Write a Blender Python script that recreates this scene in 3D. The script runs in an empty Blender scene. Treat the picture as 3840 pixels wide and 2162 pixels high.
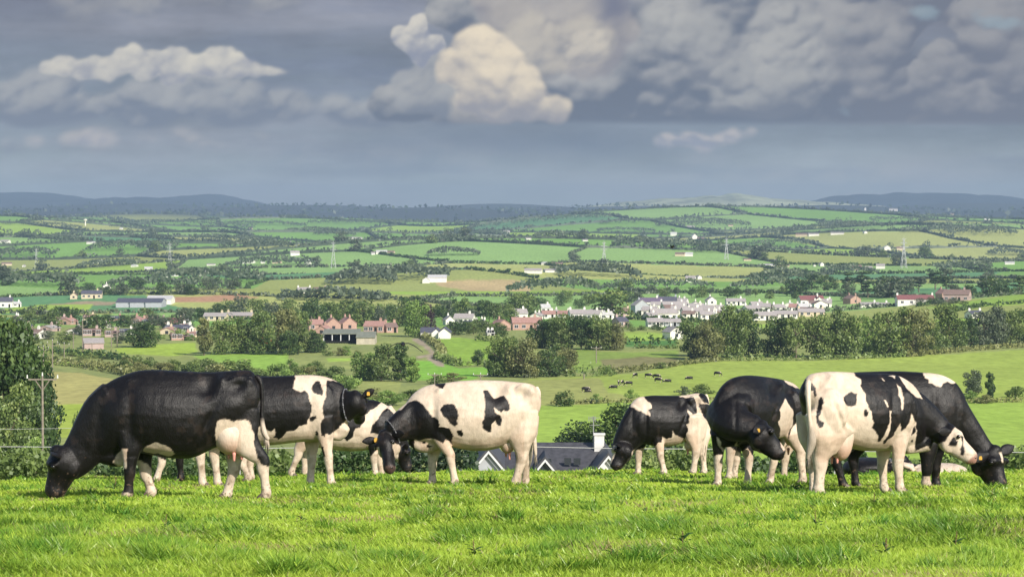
import bpy, math, random
import numpy as np
from mathutils import Vector, Matrix
sc = bpy.context.scene
COL = sc.collection
R = math.radians
F = 10667.0            # focal length in photo pixels (3840 wide), a 100 mm lens
TH = math.atan(311.0 / F)
cT, sT = math.cos(TH), math.sin(TH)

# ---------------------------------------------------------------- helpers
def at(px, py, D):
    """world point seen at photo pixel (px,py) at depth D"""
    u = (px - 1920.0) / F; v = (1081.0 - py) / F
    Y = cT + sT * v; Z = -sT + cT * v
    return Vector((D * u / Y, D, D * Z / Y))

def proj(x, y, z):
    """numpy world -> photo pixel"""
    yc = y * cT - z * sT
    zc = y * sT + z * cT
    return 1920 + F * x / yc, 1081 - F * zc / yc

def tag(o, label=None, cat=None, group=None, kind=None):
    if label: o['label'] = label
    if cat: o['category'] = cat
    if group: o['group'] = group
    if kind: o['kind'] = kind
    return o

def empty(name, loc=(0, 0, 0), rz=0.0):
    o = bpy.data.objects.new(name, None)
    o.empty_display_size = 0.2
    o.location = loc; o.rotation_euler = (0, 0, rz)
    COL.objects.link(o)
    return o

def link(name, me, mat=None, parent=None, smooth=False):
    if mat is not None and not me.materials: me.materials.append(mat)
    o = bpy.data.objects.new(name, me)
    COL.objects.link(o)
    if parent is not None: o.parent = parent
    return o

def mesh_np(name, V, faces, smooth=False):
    """V (n,3); faces: list of (m,k) int arrays"""
    if isinstance(faces, np.ndarray): faces = [faces]
    me = bpy.data.meshes.new(name)
    V = np.asarray(V, dtype=np.float32)
    me.vertices.add(len(V)); me.vertices.foreach_set('co', V.ravel())
    nl = sum(f.size for f in faces); nf = sum(len(f) for f in faces)
    me.loops.add(nl); me.polygons.add(nf)
    me.loops.foreach_set('vertex_index', np.concatenate([f.ravel() for f in faces]).astype(np.int32))
    tot = np.concatenate([np.full(len(f), f.shape[1]) for f in faces])
    start = np.concatenate([[0], np.cumsum(tot)[:-1]]).astype(np.int32)
    me.polygons.foreach_set('loop_start', start)
    me.update(calc_edges=True)
    me.polygons.foreach_set('use_smooth', np.full(nf, smooth))
    me.validate()
    return me

def set_col(me, name, rgb):
    a = me.attributes.new(name, 'FLOAT_COLOR', 'POINT')
    c = np.ones((len(me.vertices), 4), dtype=np.float32); c[:, :3] = rgb
    a.data.foreach_set('color', c.ravel())

def set_float(me, name, val):
    a = me.attributes.new(name, 'FLOAT', 'POINT')
    a.data.foreach_set('value', np.asarray(val, dtype=np.float32))

class MB:
    """collects boxes / prisms / tubes into one mesh"""
    def __init__(s): s.v = []; s.f = []
    def add(s, vs, fs):
        n = len(s.v); s.v += [tuple(v) for v in vs]; s.f += [tuple(i + n for i in f) for f in fs]
    def box(s, c, d):
        x, y, z = c; a, b, h = d[0] / 2, d[1] / 2, d[2] / 2
        s.add([(x-a,y-b,z-h),(x+a,y-b,z-h),(x+a,y+b,z-h),(x-a,y+b,z-h),(x-a,y-b,z+h),(x+a,y-b,z+h),(x+a,y+b,z+h),(x-a,y+b,z+h)],
              [(3,2,1,0),(4,5,6,7),(0,1,5,4),(1,2,6,5),(2,3,7,6),(3,0,4,7)])
    def bar(s, p, q, r, r2=None, n=6):
        p = Vector(p); q = Vector(q); r2 = r if r2 is None else r2
        t = (q - p).normalized(); a = t.orthogonal().normalized(); b = t.cross(a)
        vs = []
        for c, rr in ((p, r), (q, r2)):
            for k in range(n):
                w = 2 * math.pi * k / n
                vs.append(c + a * (rr * math.cos(w)) + b * (rr * math.sin(w)))
        s.add(vs, [(k, (k+1) % n, n + (k+1) % n, n + k) for k in range(n)] + [tuple(range(n))[::-1], tuple(range(n, 2*n))])
    def build(s, name, mat, parent=None, smooth=False):
        me = bpy.data.meshes.new(name); me.from_pydata(s.v, [], s.f); me.update()
        if smooth: me.polygons.foreach_set('use_smooth', [True] * len(me.polygons))
        return link(name, me, mat, parent)

# value noise (numpy)
def vnoise2(x, y, seed=0):
    xi = np.floor(x).astype(np.int64); yi = np.floor(y).astype(np.int64)
    fx = x - xi; fy = y - yi
    fx = fx * fx * (3 - 2 * fx); fy = fy * fy * (3 - 2 * fy)
    def h(a, b):
        n = (a * 374761393 + b * 668265263 + seed * 1442695041) & 0xffffffff
        n = ((n ^ (n >> 13)) * 1274126177) & 0xffffffff
        return ((n ^ (n >> 16)) & 0xffff) / 65535.0
    return (h(xi, yi) * (1 - fx) + h(xi + 1, yi) * fx) * (1 - fy) + (h(xi, yi + 1) * (1 - fx) + h(xi + 1, yi + 1) * fx) * fy
def fbm2(x, y, o=4, seed=0):
    s = 0; a = .5
    for k in range(o):
        s = s + a * vnoise2(x * 2 ** k, y * 2 ** k, seed + k); a *= .5
    return s / (1 - .5 ** o)
def sstep(a, b, x):
    t = np.clip((x - a) / (b - a), 0, 1); return t * t * (3 - 2 * t)

def poly_sd(px, py, poly):
    """signed distance (positive inside) of points to polygon"""
    P = np.asarray(poly, float); n = len(P)
    d = np.full(px.shape, 1e9); ins = np.zeros(px.shape, bool)
    for i in range(n):
        ax, ay = P[i]; bx, by = P[(i + 1) % n]
        ex, ey = bx - ax, by - ay
        L = ex * ex + ey * ey + 1e-9
        t = np.clip(((px - ax) * ex + (py - ay) * ey) / L, 0, 1)
        dd = np.hypot(px - ax - t * ex, py - ay - t * ey)
        d = np.minimum(d, dd)
        c = ((ay > py) != (by > py))
        xx = ax + (py - ay) * ex / (ey if abs(ey) > 1e-9 else 1e-9)
        ins ^= c & (px < xx)
    return np.where(ins, d, -d)

# ---------------------------------------------------------------- materials
def newmat(name):
    m = bpy.data.materials.new(name); m.use_nodes = True
    nt = m.node_tree; nt.nodes.clear()
    return m, nt
def N(nt, t, **kw):
    n = nt.nodes.new(t)
    for k, v in kw.items():
        if k.startswith('i_'):
            key = k[2:].replace('_', ' ')
            n.inputs[key].default_value = v
        else: setattr(n, k, v)
    return n

def simple(name, col, rough=.7, spec=.3, noise=.12, scale=6., metal=0., bump=0.):
    """plain painted / built surface with a little natural variation"""
    m, nt = newmat(name)
    b = N(nt, 'ShaderNodeBsdfPrincipled'); out = N(nt, 'ShaderNodeOutputMaterial')
    b.inputs['Roughness'].default_value = rough; b.inputs['Specular IOR Level'].default_value = spec
    b.inputs['Metallic'].default_value = metal
    tc = N(nt, 'ShaderNodeTexCoord'); nz = N(nt, 'ShaderNodeTexNoise'); nz.inputs['Scale'].default_value = scale
    nz.inputs['Detail'].default_value = 5
    nt.links.new(tc.outputs['Object'], nz.inputs['Vector'])
    mr = N(nt, 'ShaderNodeMapRange'); mr.inputs['From Min'].default_value = .3; mr.inputs['From Max'].default_value = .7
    mr.inputs['To Min'].default_value = 1 - noise; mr.inputs['To Max'].default_value = 1 + noise
    nt.links.new(nz.outputs['Fac'], mr.inputs['Value'])
    vm = N(nt, 'ShaderNodeVectorMath', operation='SCALE'); vm.inputs[0].default_value = col[:3]
    nt.links.new(mr.outputs['Result'], vm.inputs['Scale'])
    nt.links.new(vm.outputs['Vector'], b.inputs['Base Color'])
    if bump:
        bp = N(nt, 'ShaderNodeBump'); bp.inputs['Strength'].default_value = bump
        nt.links.new(nz.outputs['Fac'], bp.inputs['Height']); nt.links.new(bp.outputs['Normal'], b.inputs['Normal'])
    nt.links.new(b.outputs['BSDF'], out.inputs['Surface'])
    return m

def leaf_mat(name, cols, transl=.3, objrand=.25):
    """foliage: cols = three base colours mixed by the per-leaf 'tint' attribute"""
    m, nt = newmat(name)
    at_ = N(nt, 'ShaderNodeAttribute', attribute_name='tint')
    oi = N(nt, 'ShaderNodeObjectInfo')
    add = N(nt, 'ShaderNodeMath', operation='MULTIPLY_ADD'); add.inputs[1].default_value = objrand; 
    sub = N(nt, 'ShaderNodeMath', operation='SUBTRACT'); sub.inputs[1].default_value = .5
    nt.links.new(oi.outputs['Random'], sub.inputs[0]); nt.links.new(sub.outputs[0], add.inputs[0])
    nt.links.new(at_.outputs['Fac'], add.inputs[2])
    cr = N(nt, 'ShaderNodeValToRGB'); e = cr.color_ramp.elements
    e[0].position = 0; e[0].color = (*cols[0], 1); e[1].position = 1; e[1].color = (*cols[2], 1)
    x = cr.color_ramp.elements.new(.5); x.color = (*cols[1], 1)
    nt.links.new(add.outputs[0], cr.inputs['Fac'])
    d = N(nt, 'ShaderNodeBsdfDiffuse'); t = N(nt, 'ShaderNodeBsdfTranslucent')
    g = N(nt, 'ShaderNodeBsdfGlossy'); g.inputs['Roughness'].default_value = .5
    g.inputs['Color'].default_value = (.9, .95, .9, 1)
    mx = N(nt, 'ShaderNodeMixShader'); mx.inputs[0].default_value = transl
    mg = N(nt, 'ShaderNodeMixShader'); mg.inputs[0].default_value = .03
    nt.links.new(cr.outputs['Color'], d.inputs['Color']); nt.links.new(cr.outputs['Color'], t.inputs['Color'])
    nt.links.new(d.outputs[0], mx.inputs[1]); nt.links.new(t.outputs[0], mx.inputs[2])
    nt.links.new(mx.outputs[0], mg.inputs[1]); nt.links.new(g.outputs[0], mg.inputs[2])
    out = N(nt, 'ShaderNodeOutputMaterial'); nt.links.new(mg.outputs[0], out.inputs['Surface'])
    return m

# ---------------------------------------------------------------- camera, sun, render
cam_d = bpy.data.cameras.new('camera'); cam = bpy.data.objects.new('camera', cam_d); COL.objects.link(cam)
cam_d.lens = 100; cam_d.sensor_width = 36; cam_d.clip_start = .5; cam_d.clip_end = 90000
cam.location = (0, 0, 0); cam.rotation_euler = (math.pi / 2 - TH, 0, 0)
sc.camera = cam
SUN_EL, SUN_AZ = R(33), R(36)       # azimuth to the right of the view's back
SDIR = Vector((math.sin(SUN_AZ) * math.cos(SUN_EL), -math.cos(SUN_AZ) * math.cos(SUN_EL), math.sin(SUN_EL)))
sun_d = bpy.data.lights.new('sun', 'SUN'); sun = bpy.data.objects.new('sun', sun_d); COL.objects.link(sun)
sun_d.energy = 4.8; sun_d.angle = R(.6); sun_d.color = (1, .93, .82)
sun.rotation_euler = SDIR.to_track_quat('Z', 'Y').to_euler()
sc.view_settings.view_transform = 'Standard'; sc.view_settings.look = 'None'
sc.view_settings.exposure = .42; sc.view_settings.gamma = 1
try:
    sc.cycles.use_denoising = True
    sc.cycles.max_bounces = 6; sc.cycles.volume_bounces = 0; sc.cycles.transparent_max_bounces = 8
    sc.cycles.diffuse_bounces = 3; sc.cycles.glossy_bounces = 2; sc.cycles.transmission_bounces = 4
except Exception as ex: print(ex)
# ---------------------------------------------------------------- world light
world = bpy.data.worlds.new('World'); sc.world = world; world.use_nodes = True
wn = world.node_tree; wn.nodes.clear()
nis = wn.nodes.new('ShaderNodeTexSky'); nis.sky_type = 'NISHITA'; nis.sun_disc = False
nis.sun_elevation = SUN_EL; nis.sun_rotation = math.pi - SUN_AZ
bg = wn.nodes.new('ShaderNodeBackground'); bg.inputs['Strength'].default_value = .11
wn.links.new(nis.outputs[0], bg.inputs['Color'])
wo = wn.nodes.new('ShaderNodeOutputWorld'); wn.links.new(bg.outputs[0], wo.inputs['Surface'])
#SKYBEGIN
# ---------------------------------------------------------------- sky with its clouds (heaps of puffs, lit from above behind the viewer)
def perlin(x, y, seed=0):
    xi = np.floor(x).astype(np.int64); yi = np.floor(y).astype(np.int64); fx = x - xi; fy = y - yi
    ux = fx ** 3 * (fx * (6 * fx - 15) + 10); uy = fy ** 3 * (fy * (6 * fy - 15) + 10)
    def g(a, b, dx, dy):
        n = (a * 374761393 + b * 668265263 + seed * 1013904223) & 0xffffffff
        n = ((n ^ (n >> 13)) * 1274126177) & 0xffffffff
        w = ((n ^ (n >> 16)) & 0xffff) * (2 * math.pi / 65536)
        return np.cos(w) * dx + np.sin(w) * dy
    a = g(xi, yi, fx, fy); b = g(xi + 1, yi, fx - 1, fy); c = g(xi, yi + 1, fx, fy - 1); d = g(xi + 1, yi + 1, fx - 1, fy - 1)
    return (a + (b - a) * ux) * (1 - uy) + (c + (d - c) * ux) * uy
def pf(x, y, o=6, seed=0, gain=.5):
    s = 0; a = 1.; t = 0
    for k in range(o):
        s = s + a * perlin(x * 2.03 ** k + 7.3 * k, y * 2.03 ** k - 3.1 * k, seed + k); t += a; a *= gain
    return s / t * 1.5
SX0, SX1, SY0, SY1, SST = -900, 4740, -360, 830, 4.0
def sky_image():
    px = np.arange(SX0, SX1, SST); py = np.arange(SY0, SY1, SST); X, Y = np.meshgrid(px, py)
    a = (X - 1920) / 1000; b = (770 - Y) / 1000
    fx = np.fft.rfftfreq(X.shape[1])[None, :]; fy = np.fft.fftfreq(X.shape[0])[:, None]
    def blur(im, s, sy=None):
        s = s / SST; sy = s if sy is None else sy / SST
        return np.fft.irfft2(np.fft.rfft2(im) * np.exp(-2 * (math.pi ** 2) * ((fx * s) ** 2 + (fy * sy) ** 2)), s=im.shape)
    def L(c0, c1, f):
        f = f[..., None] if np.ndim(f) else f
        return c0 * (1 - f) + np.asarray(c1) * f
    C3 = lambda *c: np.broadcast_to(np.array(c, float), a.shape + (3,))
    # slate sky, paler low down
    col = L(C3(.38, .43, .44), (.20, .24, .295), sstep(.02, .36, b)); col = L(col, (.185, .20, .26), sstep(.42, .85, b))
    n = pf(a * .5, b * 3.4, 6, 21); col = L(col, (.345, .355, .41), sstep(-.1, .5, n) * .6)
    n = pf(a * .8, b * 5.4, 6, 31); col = L(col, (.175, .205, .29), sstep(.0, .5, n) * .65 * sstep(.0, .18, b))
    n = pf(a * 1.3 + 3, b * 5.5, 7, 41, .62); col = col * (1 + .34 * n[..., None]); n = pf(a * 3.1, b * 9, 6, 43, .62); col = col * (1 + .16 * n[..., None])
    veil = np.exp(-(((X - 2650) / 900) ** 2 + ((Y - 700) / 60) ** 2)) + np.exp(-(((X - 3450) / 500) ** 2 + ((Y - 650) / 70) ** 2))
    col = L(col, (.40, .41, .44), np.clip(veil * (.55 + .8 * pf(a * 2.4, b * 6, 6, 51)), 0, 1) * .75)
    rain = np.exp(-(((X - 2000) / 650) ** 2 + ((Y - 540) / 75) ** 2)); col = L(col, (.15, .19, .27), np.clip(rain * (.5 + .5 * pf(a * 1.4, b * 2.5, 5, 91)), 0, 1))
    rn = np.random.RandomState(5)
    def heap(parents, kids=(11, 8), ratio=.5, squash=.8, up=.35, zoff=0.):
        """clusters of spheres: each puff carries smaller puffs on its outside"""
        H = np.full(X.shape, -1e3); gen = [(x, y, r, 0.) for x, y, r in parents]; allp = list(gen)
        for k in kids:
            nxt = []
            for x, y, r, z in gen:
                for j in range(k):
                    an = rn.uniform(0, 2 * math.pi); q = rn.uniform(.45, .98); cx = x + math.cos(an) * r * q; cy = y - (math.sin(an) + up * .4) * r * q * squash
                    nxt.append((cx, cy, r * ratio * rn.uniform(.65, 1.15), z + r * math.sqrt(max(0, 1 - q * q)) * .8))
            allp += nxt; gen = nxt
        for x, y, r, z in allp:
            i0 = int(max(0, (x - r - SX0) / SST)); i1 = int(min(X.shape[1], (x + r - SX0) / SST + 2)); j0 = int(max(0, (y - r - SY0) / SST)); j1 = int(min(X.shape[0], (y + r - SY0) / SST + 2))
            if i1 <= i0 or j1 <= j0: continue
            d2 = ((XW[j0:j1, i0:i1] - x) / r) ** 2 + ((YW[j0:j1, i0:i1] - y) / (r * squash)) ** 2
            h = np.where(d2 < 1, z + r * np.sqrt(np.maximum(0, 1 - d2)), -1e3)
            H[j0:j1, i0:i1] = np.maximum(H[j0:j1, i0:i1], h)
        return H
    def cloud(col, parents, lit, dark, soft=14, kids=(11, 8), ratio=.5, light=(-.35, .62, .70), base=None, relief=1., k=1., squash=.8, edge=(.30, .75), fine=.5, lo=.15, hi=.95, seed=1, detail=5, under=0.):
        H = heap(parents, kids, ratio, squash); m = (H > -500).astype(float); H0 = np.where(m > 0, H, 0)
        mb = blur(m, detail * 2.2) + 1e-3; Hs = blur(H0 * 1.0, detail * 2.2) / mb
        Hs = np.where(m > 0, .5 * Hs + .5 * blur(H0, detail) / (blur(m, detail) + 1e-3), Hs)
        Hs = Hs + 7 * pf(a * 7, b * 8, 5, seed + 60, .55)
        gy, gx = np.gradient(Hs, SST); gx = gx * relief; gy = gy * relief
        nn = np.sqrt(gx * gx + gy * gy + 1); sh = (-gx * light[0] + gy * light[1] + light[2]) / nn
        big = blur(sh * m, 45) / (blur(m, 45) + .05); sh = .55 * sh + .45 * big
        sh = .70 * blur(sh, 2) + .30 * blur(sh * m, detail * 1.6) / (blur(m, detail * 1.6) + .02) + .20 * pf(a * 8, b * 9, 6, seed + 90, .66) + .10 * pf(a * 5, b * 6, 5, seed + 70)
        al = sstep(edge[0], edge[1], blur(m, soft) + fine * .35 * pf(a * 6, b * 7, 6, seed + 80, .6) * np.minimum(1, 4 * blur(m, soft * 1.6) * (1 - blur(m, soft * 1.6))))
        if base is not None:
            bl = base + 5 * pf(a * 3, b * 0, 3, seed)
            al = al * (1 - sstep(-16, 14, Y - bl)); sh = sh - .28 * sstep(-120, -10, Y - bl)
        t = sstep(lo, hi, sh); c = L(C3(*dark), lit, t)
        return L(col, c, al * k)
    XW = X + 30 * pf(a * 6, b * 7, 6, 3, .6); YW = Y + 24 * pf(a * 6 + 9, b * 7, 6, 7, .6)
    def scatter(x0, x1, y0, y1, n, r0, r1, seed):
        q = np.random.RandomState(seed); return [(q.uniform(x0, x1), q.uniform(y0, y1), q.uniform(r0, r1)) for _ in range(n)]
    # soft heaps low on the left
    col = cloud(col, scatter(900, 3900, 560, 640, 26, 40, 90, 41), (.36, .38, .42), (.25, .30, .36), soft=40, squash=.4, k=.55, edge=(.15, 1.0), seed=31, detail=8)
    col = cloud(col, scatter(2300, 3800, 670, 745, 26, 30, 60, 42), (.44, .455, .47), (.33, .37, .41), soft=22, squash=.6, k=.6, edge=(.2, 1.0), seed=32, detail=7)
    col = cloud(col, scatter(-600, 1000, 500, 560, 16, 30, 62, 11), (.47, .445, .44), (.25, .28, .34), soft=24, squash=.5, k=.9, edge=(.2, .95), seed=2, light=(-.2, .75, .6), detail=7)
    col = cloud(col, [(330, 515, 60), (250, 520, 40), (420, 522, 36), (130, 528, 40)], (.60, .545, .50), (.36, .36, .42), soft=20, squash=.5, k=.7, edge=(.2, .95), seed=3, detail=6)
    col = cloud(col, scatter(-700, 950, 350, 460, 26, 60, 120, 12) + scatter(900, 1700, 390, 450, 12, 50, 90, 13), (.40, .405, .415), (.185, .215, .28), soft=24, squash=.6, k=.9, edge=(.2, .9), base=484, seed=4, detail=8)
    col = cloud(col, scatter(-600, 1600, -60, 30, 22, 60, 110, 14), (.37, .37, .375), (.215, .235, .285), soft=40, squash=.5, k=.8, edge=(.15, 1.0), seed=5, detail=8)
    col = cloud(col, scatter(-100, 90, 240, 290, 4, 30, 50, 15), (.34, .37, .42), (.23, .27, .35), soft=24, squash=.6, k=.8, seed=6)
    # the heavy deck
    dk = scatter(2250, 5200, -500, 330, 70, 130, 260, 16) + scatter(1750, 2450, -400, 140, 22, 110, 200, 17) + scatter(2300, 3000, -60, 300, 16, 90, 170, 27) + scatter(1450, 3000, 330, 420, 22, 60, 110, 18) + scatter(2500, 5200, 300, 400, 30, 90, 150, 19) + [(x, 410, 95) for x in range(2100, 5000, 90)] + scatter(2150, 2500, 120, 400, 10, 80, 130, 25)
    col = cloud(col, dk, (.425, .42, .415), (.14, .165, .22), soft=16, base=462, kids=(9, 7), squash=.72, relief=.75, seed=7, detail=7, lo=.10, hi=1.0, light=(-.3, .66, .68))
    col = L(col, (.19, .195, .24), sstep(2750, 3700, X + 200 * pf(a * 2, b * 2, 4, 99)) * (1 - sstep(455, 475, Y)) * .45)
    col = cloud(col, scatter(2500, 3050, 90, 400, 11, 70, 130, 20), (.46, .455, .44), (.18, .20, .25), soft=22, base=455, squash=.75, k=.7, seed=8, detail=6, edge=(.3, 1.0), relief=.7)
    col = cloud(col, scatter(1900, 2260, -40, 230, 9, 90, 150, 21), (.50, .455, .41), (.27, .26, .29), soft=16, squash=.8, k=.75, seed=9, detail=8, edge=(.25, 1.0), relief=.7)
    col = L(col, (.12, .14, .225), np.exp(-(((X - 2300) / 75) ** 2 + ((Y - 15) / 80) ** 2)) * .8)
    col = cloud(col, [(1640, 250, 70), (1600, 300, 70), (1560, 360, 80), (1680, 370, 90), (1900, 400, 90)], (.40, .40, .40), (.20, .225, .28), soft=20, squash=.8, k=.8, seed=10, detail=7, base=455)
    col = cloud(col, scatter(1640, 2230, 110, 430, 12, 60, 105, 31), (.55, .50, .43), (.28, .28, .30), soft=20, squash=.85, k=.85, seed=21, detail=7, base=462, edge=(.25, 1.0))
    # sunlit towers
    col = cloud(col, [(2205, 185, 62), (2160, 210, 45), (2240, 150, 40)], (.63, .57, .48), (.33, .32, .33), soft=16, squash=.85, k=.85, seed=11, edge=(.25, .95))
    col = cloud(col, [(1560, 150, 62), (1520, 135, 38), (1600, 170, 50), (1580, 215, 36), (1500, 155, 22)], (.68, .635, .55), (.27, .29, .36), soft=10, squash=.95, seed=12, light=(-.35, .75, .55), detail=6, relief=.8)
    col = cloud(col, [(1770, 210, 88), (1720, 270, 66), (1840, 270, 100), (1930, 330, 92), (1800, 350, 92), (1990, 390, 72), (1900, 405, 66), (2075, 420, 48), (2110, 400, 34), (1800, 165, 55)], (.83, .715, .54), (.31, .305, .335), soft=15, squash=.92, base=468, seed=13, relief=.85, detail=8, edge=(.25, .9), light=(.05, .70, .70), lo=.10, hi=1.02)
    col = cloud(col, [(190, 262, 34), (250, 258, 44), (330, 262, 46), (405, 255, 50), (490, 225, 56), (540, 255, 52), (620, 235, 62), (700, 245, 60), (790, 240, 62), (860, 240, 56), (900, 262, 42), (650, 290, 40), (620, 305, 26), (960, 268, 28), (1010, 268, 22), (1050, 267, 16), (1080, 267, 12), (1110, 268, 9)],
                (.70, .655, .555), (.30, .315, .375), soft=12, squash=.78, seed=14, light=(-.25, .78, .55), lo=.08, hi=.95, detail=7, relief=.75, edge=(.25, .85))
    col = cloud(col, [(2500, 535, 40), (2580, 525, 48), (2660, 528, 46), (2740, 518, 42), (2820, 500, 24), (2640, 560, 30), (2945, 480, 12)], (.60, .54, .50), (.30, .32, .39), soft=16, squash=.55, k=.9, seed=15, light=(.3, .7, .6), edge=(.25, .9), detail=5)
    op = np.clip(np.exp(-(((X - 3470) / 90) ** 2 + ((Y - 50) / 38) ** 2)) + np.exp(-(((X - 3790) / 120) ** 2 + ((Y - 85) / 34) ** 2)) , 0, 1)
    col = L(col, (.28, .37, .43), sstep(.35, 1.0, op + .9 * pf(a * 6, b * 10, 5, 121)) * .6)
    return px, py, np.clip(col, 0, 1.5)
#SKYEND
def sky_mesh():
    azs = np.concatenate([np.linspace(-26, -11.3, 60, endpoint=False), np.linspace(-11.3, 11.3, 1000, endpoint=False), np.linspace(11.3, 26, 60)])
    els = np.concatenate([[-2.0, -.8], np.linspace(-.4, 4.6, 230, endpoint=False), np.linspace(4.6, 16, 60)])
    AZ, EL = np.meshgrid(np.radians(azs), np.radians(els)); RAD = 42000.
    x = RAD * np.sin(AZ) * np.cos(EL); y = RAD * np.cos(AZ) * np.cos(EL); z = RAD * np.sin(EL)
    px, py, img = sky_image()
    qx = np.clip((x / y * F + 1920 - SX0) / SST, 0, len(px) - 1.001); qy = np.clip((770 - z / y * F - SY0) / SST, 0, len(py) - 1.001)
    i = qx.astype(int); j = qy.astype(int); u = (qx - i)[..., None]; v = (qy - j)[..., None]
    col = (img[j, i] * (1 - u) + img[j, i + 1] * u) * (1 - v) + (img[j + 1, i] * (1 - u) + img[j + 1, i + 1] * u) * v
    nh, nw = x.shape
    i = np.arange(nh - 1)[:, None] * nw + np.arange(nw - 1)[None, :]
    me = mesh_np('sky', np.stack([x, y, z], -1).reshape(-1, 3), np.stack([i, i + nw, i + nw + 1, i + 1], -1).reshape(-1, 4), True)
    set_col(me, 'cloud', col.reshape(-1, 3))
    m, nt = newmat('sky_and_clouds')
    at_ = N(nt, 'ShaderNodeAttribute', attribute_name='cloud')
    em = N(nt, 'ShaderNodeEmission'); em.inputs['Strength'].default_value = SKY_GAIN
    nt.links.new(at_.outputs['Color'], em.inputs['Color'])
    out = N(nt, 'ShaderNodeOutputMaterial'); nt.links.new(em.outputs[0], out.inputs['Surface'])
    m.cycles.emission_sampling = 'NONE'
    o = link('sky', me, m); tag(o, 'grey and slate blue cloudy sky with sunlit cumulus', 'sky', kind='structure')
SKY_GAIN = .80
sky_mesh()
# ---------------------------------------------------------------- terrain
PROF = np.array([  # distance, photo row of the ground at that distance (far side of the crest)
    (150, 2140), (220, 1945), (330, 1790), (430, 1682), (560, 1520), (670, 1442), (780, 1385), (900, 1312), (1050, 1252),
    (1300, 1192), (1650, 1131), (2200, 1070), (3000, 1002), (4000, 941), (5500, 886), (7500, 851), (9000, 834)], float)
PZ = -(PROF[:, 1] - 770) / F * PROF[:, 0]
PD = np.concatenate([[60, 100], PROF[:, 0], [10500, 12500, 14500, 18000]])
PZ = np.concatenate([[-14.0, -16.5], PZ, [-34, -12, -26, -120]])
EDGE_U = np.array([-2500, 0, 600, 1250, 1750, 2300, 2700, 3300, 3840, 6000.])
EDGE_D = np.array([44, 45, 47, 50, 54, 56, 52, 50, 55, 57.])
def zn(d): return -((1625 - 770) * d + 8138) / F
def znear(x, y):
    px = 1920 + F * x / np.maximum(y, 8)
    dc = np.interp(px, EDGE_U, EDGE_D)
    d = np.maximum(y, 0)
    a = zn(np.minimum(d, dc)); over = np.maximum(d - dc, 0)
    return a - .085 * np.minimum(over, 4) - .02 * np.minimum(over, 4) ** 2 - .26 * np.maximum(over - 4, 0) + .03 * np.sin(x * 1.3 + y * .7) * np.sin(y * .45 - x * .4)
def zfar(x, y):
    z = np.interp(y, PD, PZ)
    amp = np.interp(y, [300, 900, 1600, 3000, 5000, 9000, 12000], [0, 1.2, 5, 15, 25, 24, 22])
    w = (np.sin(x / 310 + y / 520 + 1.1) + .8 * np.sin(x / 190 - y / 400 + 4.2) + .9 * np.sin(y / 260 + x / 900 + .4 * np.sin(x / 400))) / 2.2
    z = z + amp * w
    # a low green hill on the right of the far plain and one on the left
    z = z + 52 * np.exp(-(((x - 760) / 520) ** 2 + ((y - 6900) / 900) ** 2)) + 34 * np.exp(-(((x + 950) / 330) ** 2 + ((y - 6300) / 700) ** 2))
    z = z + 15 * np.exp(-(((x + 25) / 190) ** 2 + ((y - 2480) / 170) ** 2)) + 8 * np.exp(-(((x + 185) / 120) ** 2 + ((y - 1830) / 110) ** 2))
    # slope rising to the right at mid distance
    z = z + 9 * sstep(.10, .20, x / np.maximum(y, 1)) * np.exp(-((y - 1500) / 300) ** 2)
    return z
def zt(x, y):
    x = np.asarray(x, float); y = np.asarray(y, float)
    a = znear(x, y); b = zfar(x, y)
    return np.where(y < 44, a, np.maximum(a, b))
def hit(px, py, dmin=14., dmax=13500.):
    """first terrain point seen at photo pixel"""
    d = np.exp(np.linspace(math.log(dmin), math.log(dmax), 2600))
    p = at(px, py, 1.0)
    zz = zt(p.x * d, d); k = np.nonzero(zz >= p.z * d)[0]
    if len(k) == 0: D = dmax
    else:
        k = k[0]; 
        if k == 0: D = d[0]
        else:
            e0 = p.z * d[k-1] - zz[k-1]; e1 = p.z * d[k] - zz[k]; D = d[k-1] + (d[k] - d[k-1]) * e0 / (e0 - e1)
    return Vector((p.x * D, D, p.z * D))
def ground(x, y): return float(zt(x, y))

# ---- fields of the far plain: Voronoi cells, hedges run along their edges
frng = np.random.RandomState(12)
seeds = []
yy = 1150.
while yy < 9300:
    cell = 150 + yy * .034
    half = yy * .23 + 80
    xs = np.arange(-half, half, cell * .95)
    for xk in xs:
        seeds.append((xk + frng.uniform(-.45, .45) * cell + (cell * .5 if int(yy) % 2 else 0), yy + frng.uniform(-.42, .42) * cell))
    yy += cell * 1.35
seeds = np.array(seeds)
SH = np.array([[1, .35], [0, 1]])          # a little shear so that hedges are not square to the view
def near_seed(x, y):
    out = np.zeros(x.shape, int); sd = np.full(x.shape, 1e18)
    xs = x.ravel(); ys = y.ravel(); o = np.zeros(xs.shape, int)
    CH = 20000
    for i in range(0, len(xs), CH):
        dx = xs[i:i+CH, None] - seeds[None, :, 0]; dy = (ys[i:i+CH, None] - seeds[None, :, 1]) * .66
        dx = dx + .3 * dy
        o[i:i+CH] = np.argmin(dx * dx + dy * dy, 1)
    return o.reshape(x.shape)
LIME = (.31, .46, .07); GREEN = (.19, .35, .075); OLIVE = (.30, .34, .10); DARKG = (.12, .26, .11); YEL = (.38, .41, .13)
TAN = (.42, .33, .17); PALEG = (.25, .40, .12); SOIL = (.36, .22, .14); SCRUB = (.17, .20, .075)
pal = [GREEN, LIME, PALEG, OLIVE, DARKG, GREEN, PALEG, YEL, GREEN]
seedcol = np.array([pal[frng.randint(len(pal))] for _ in seeds])
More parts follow.
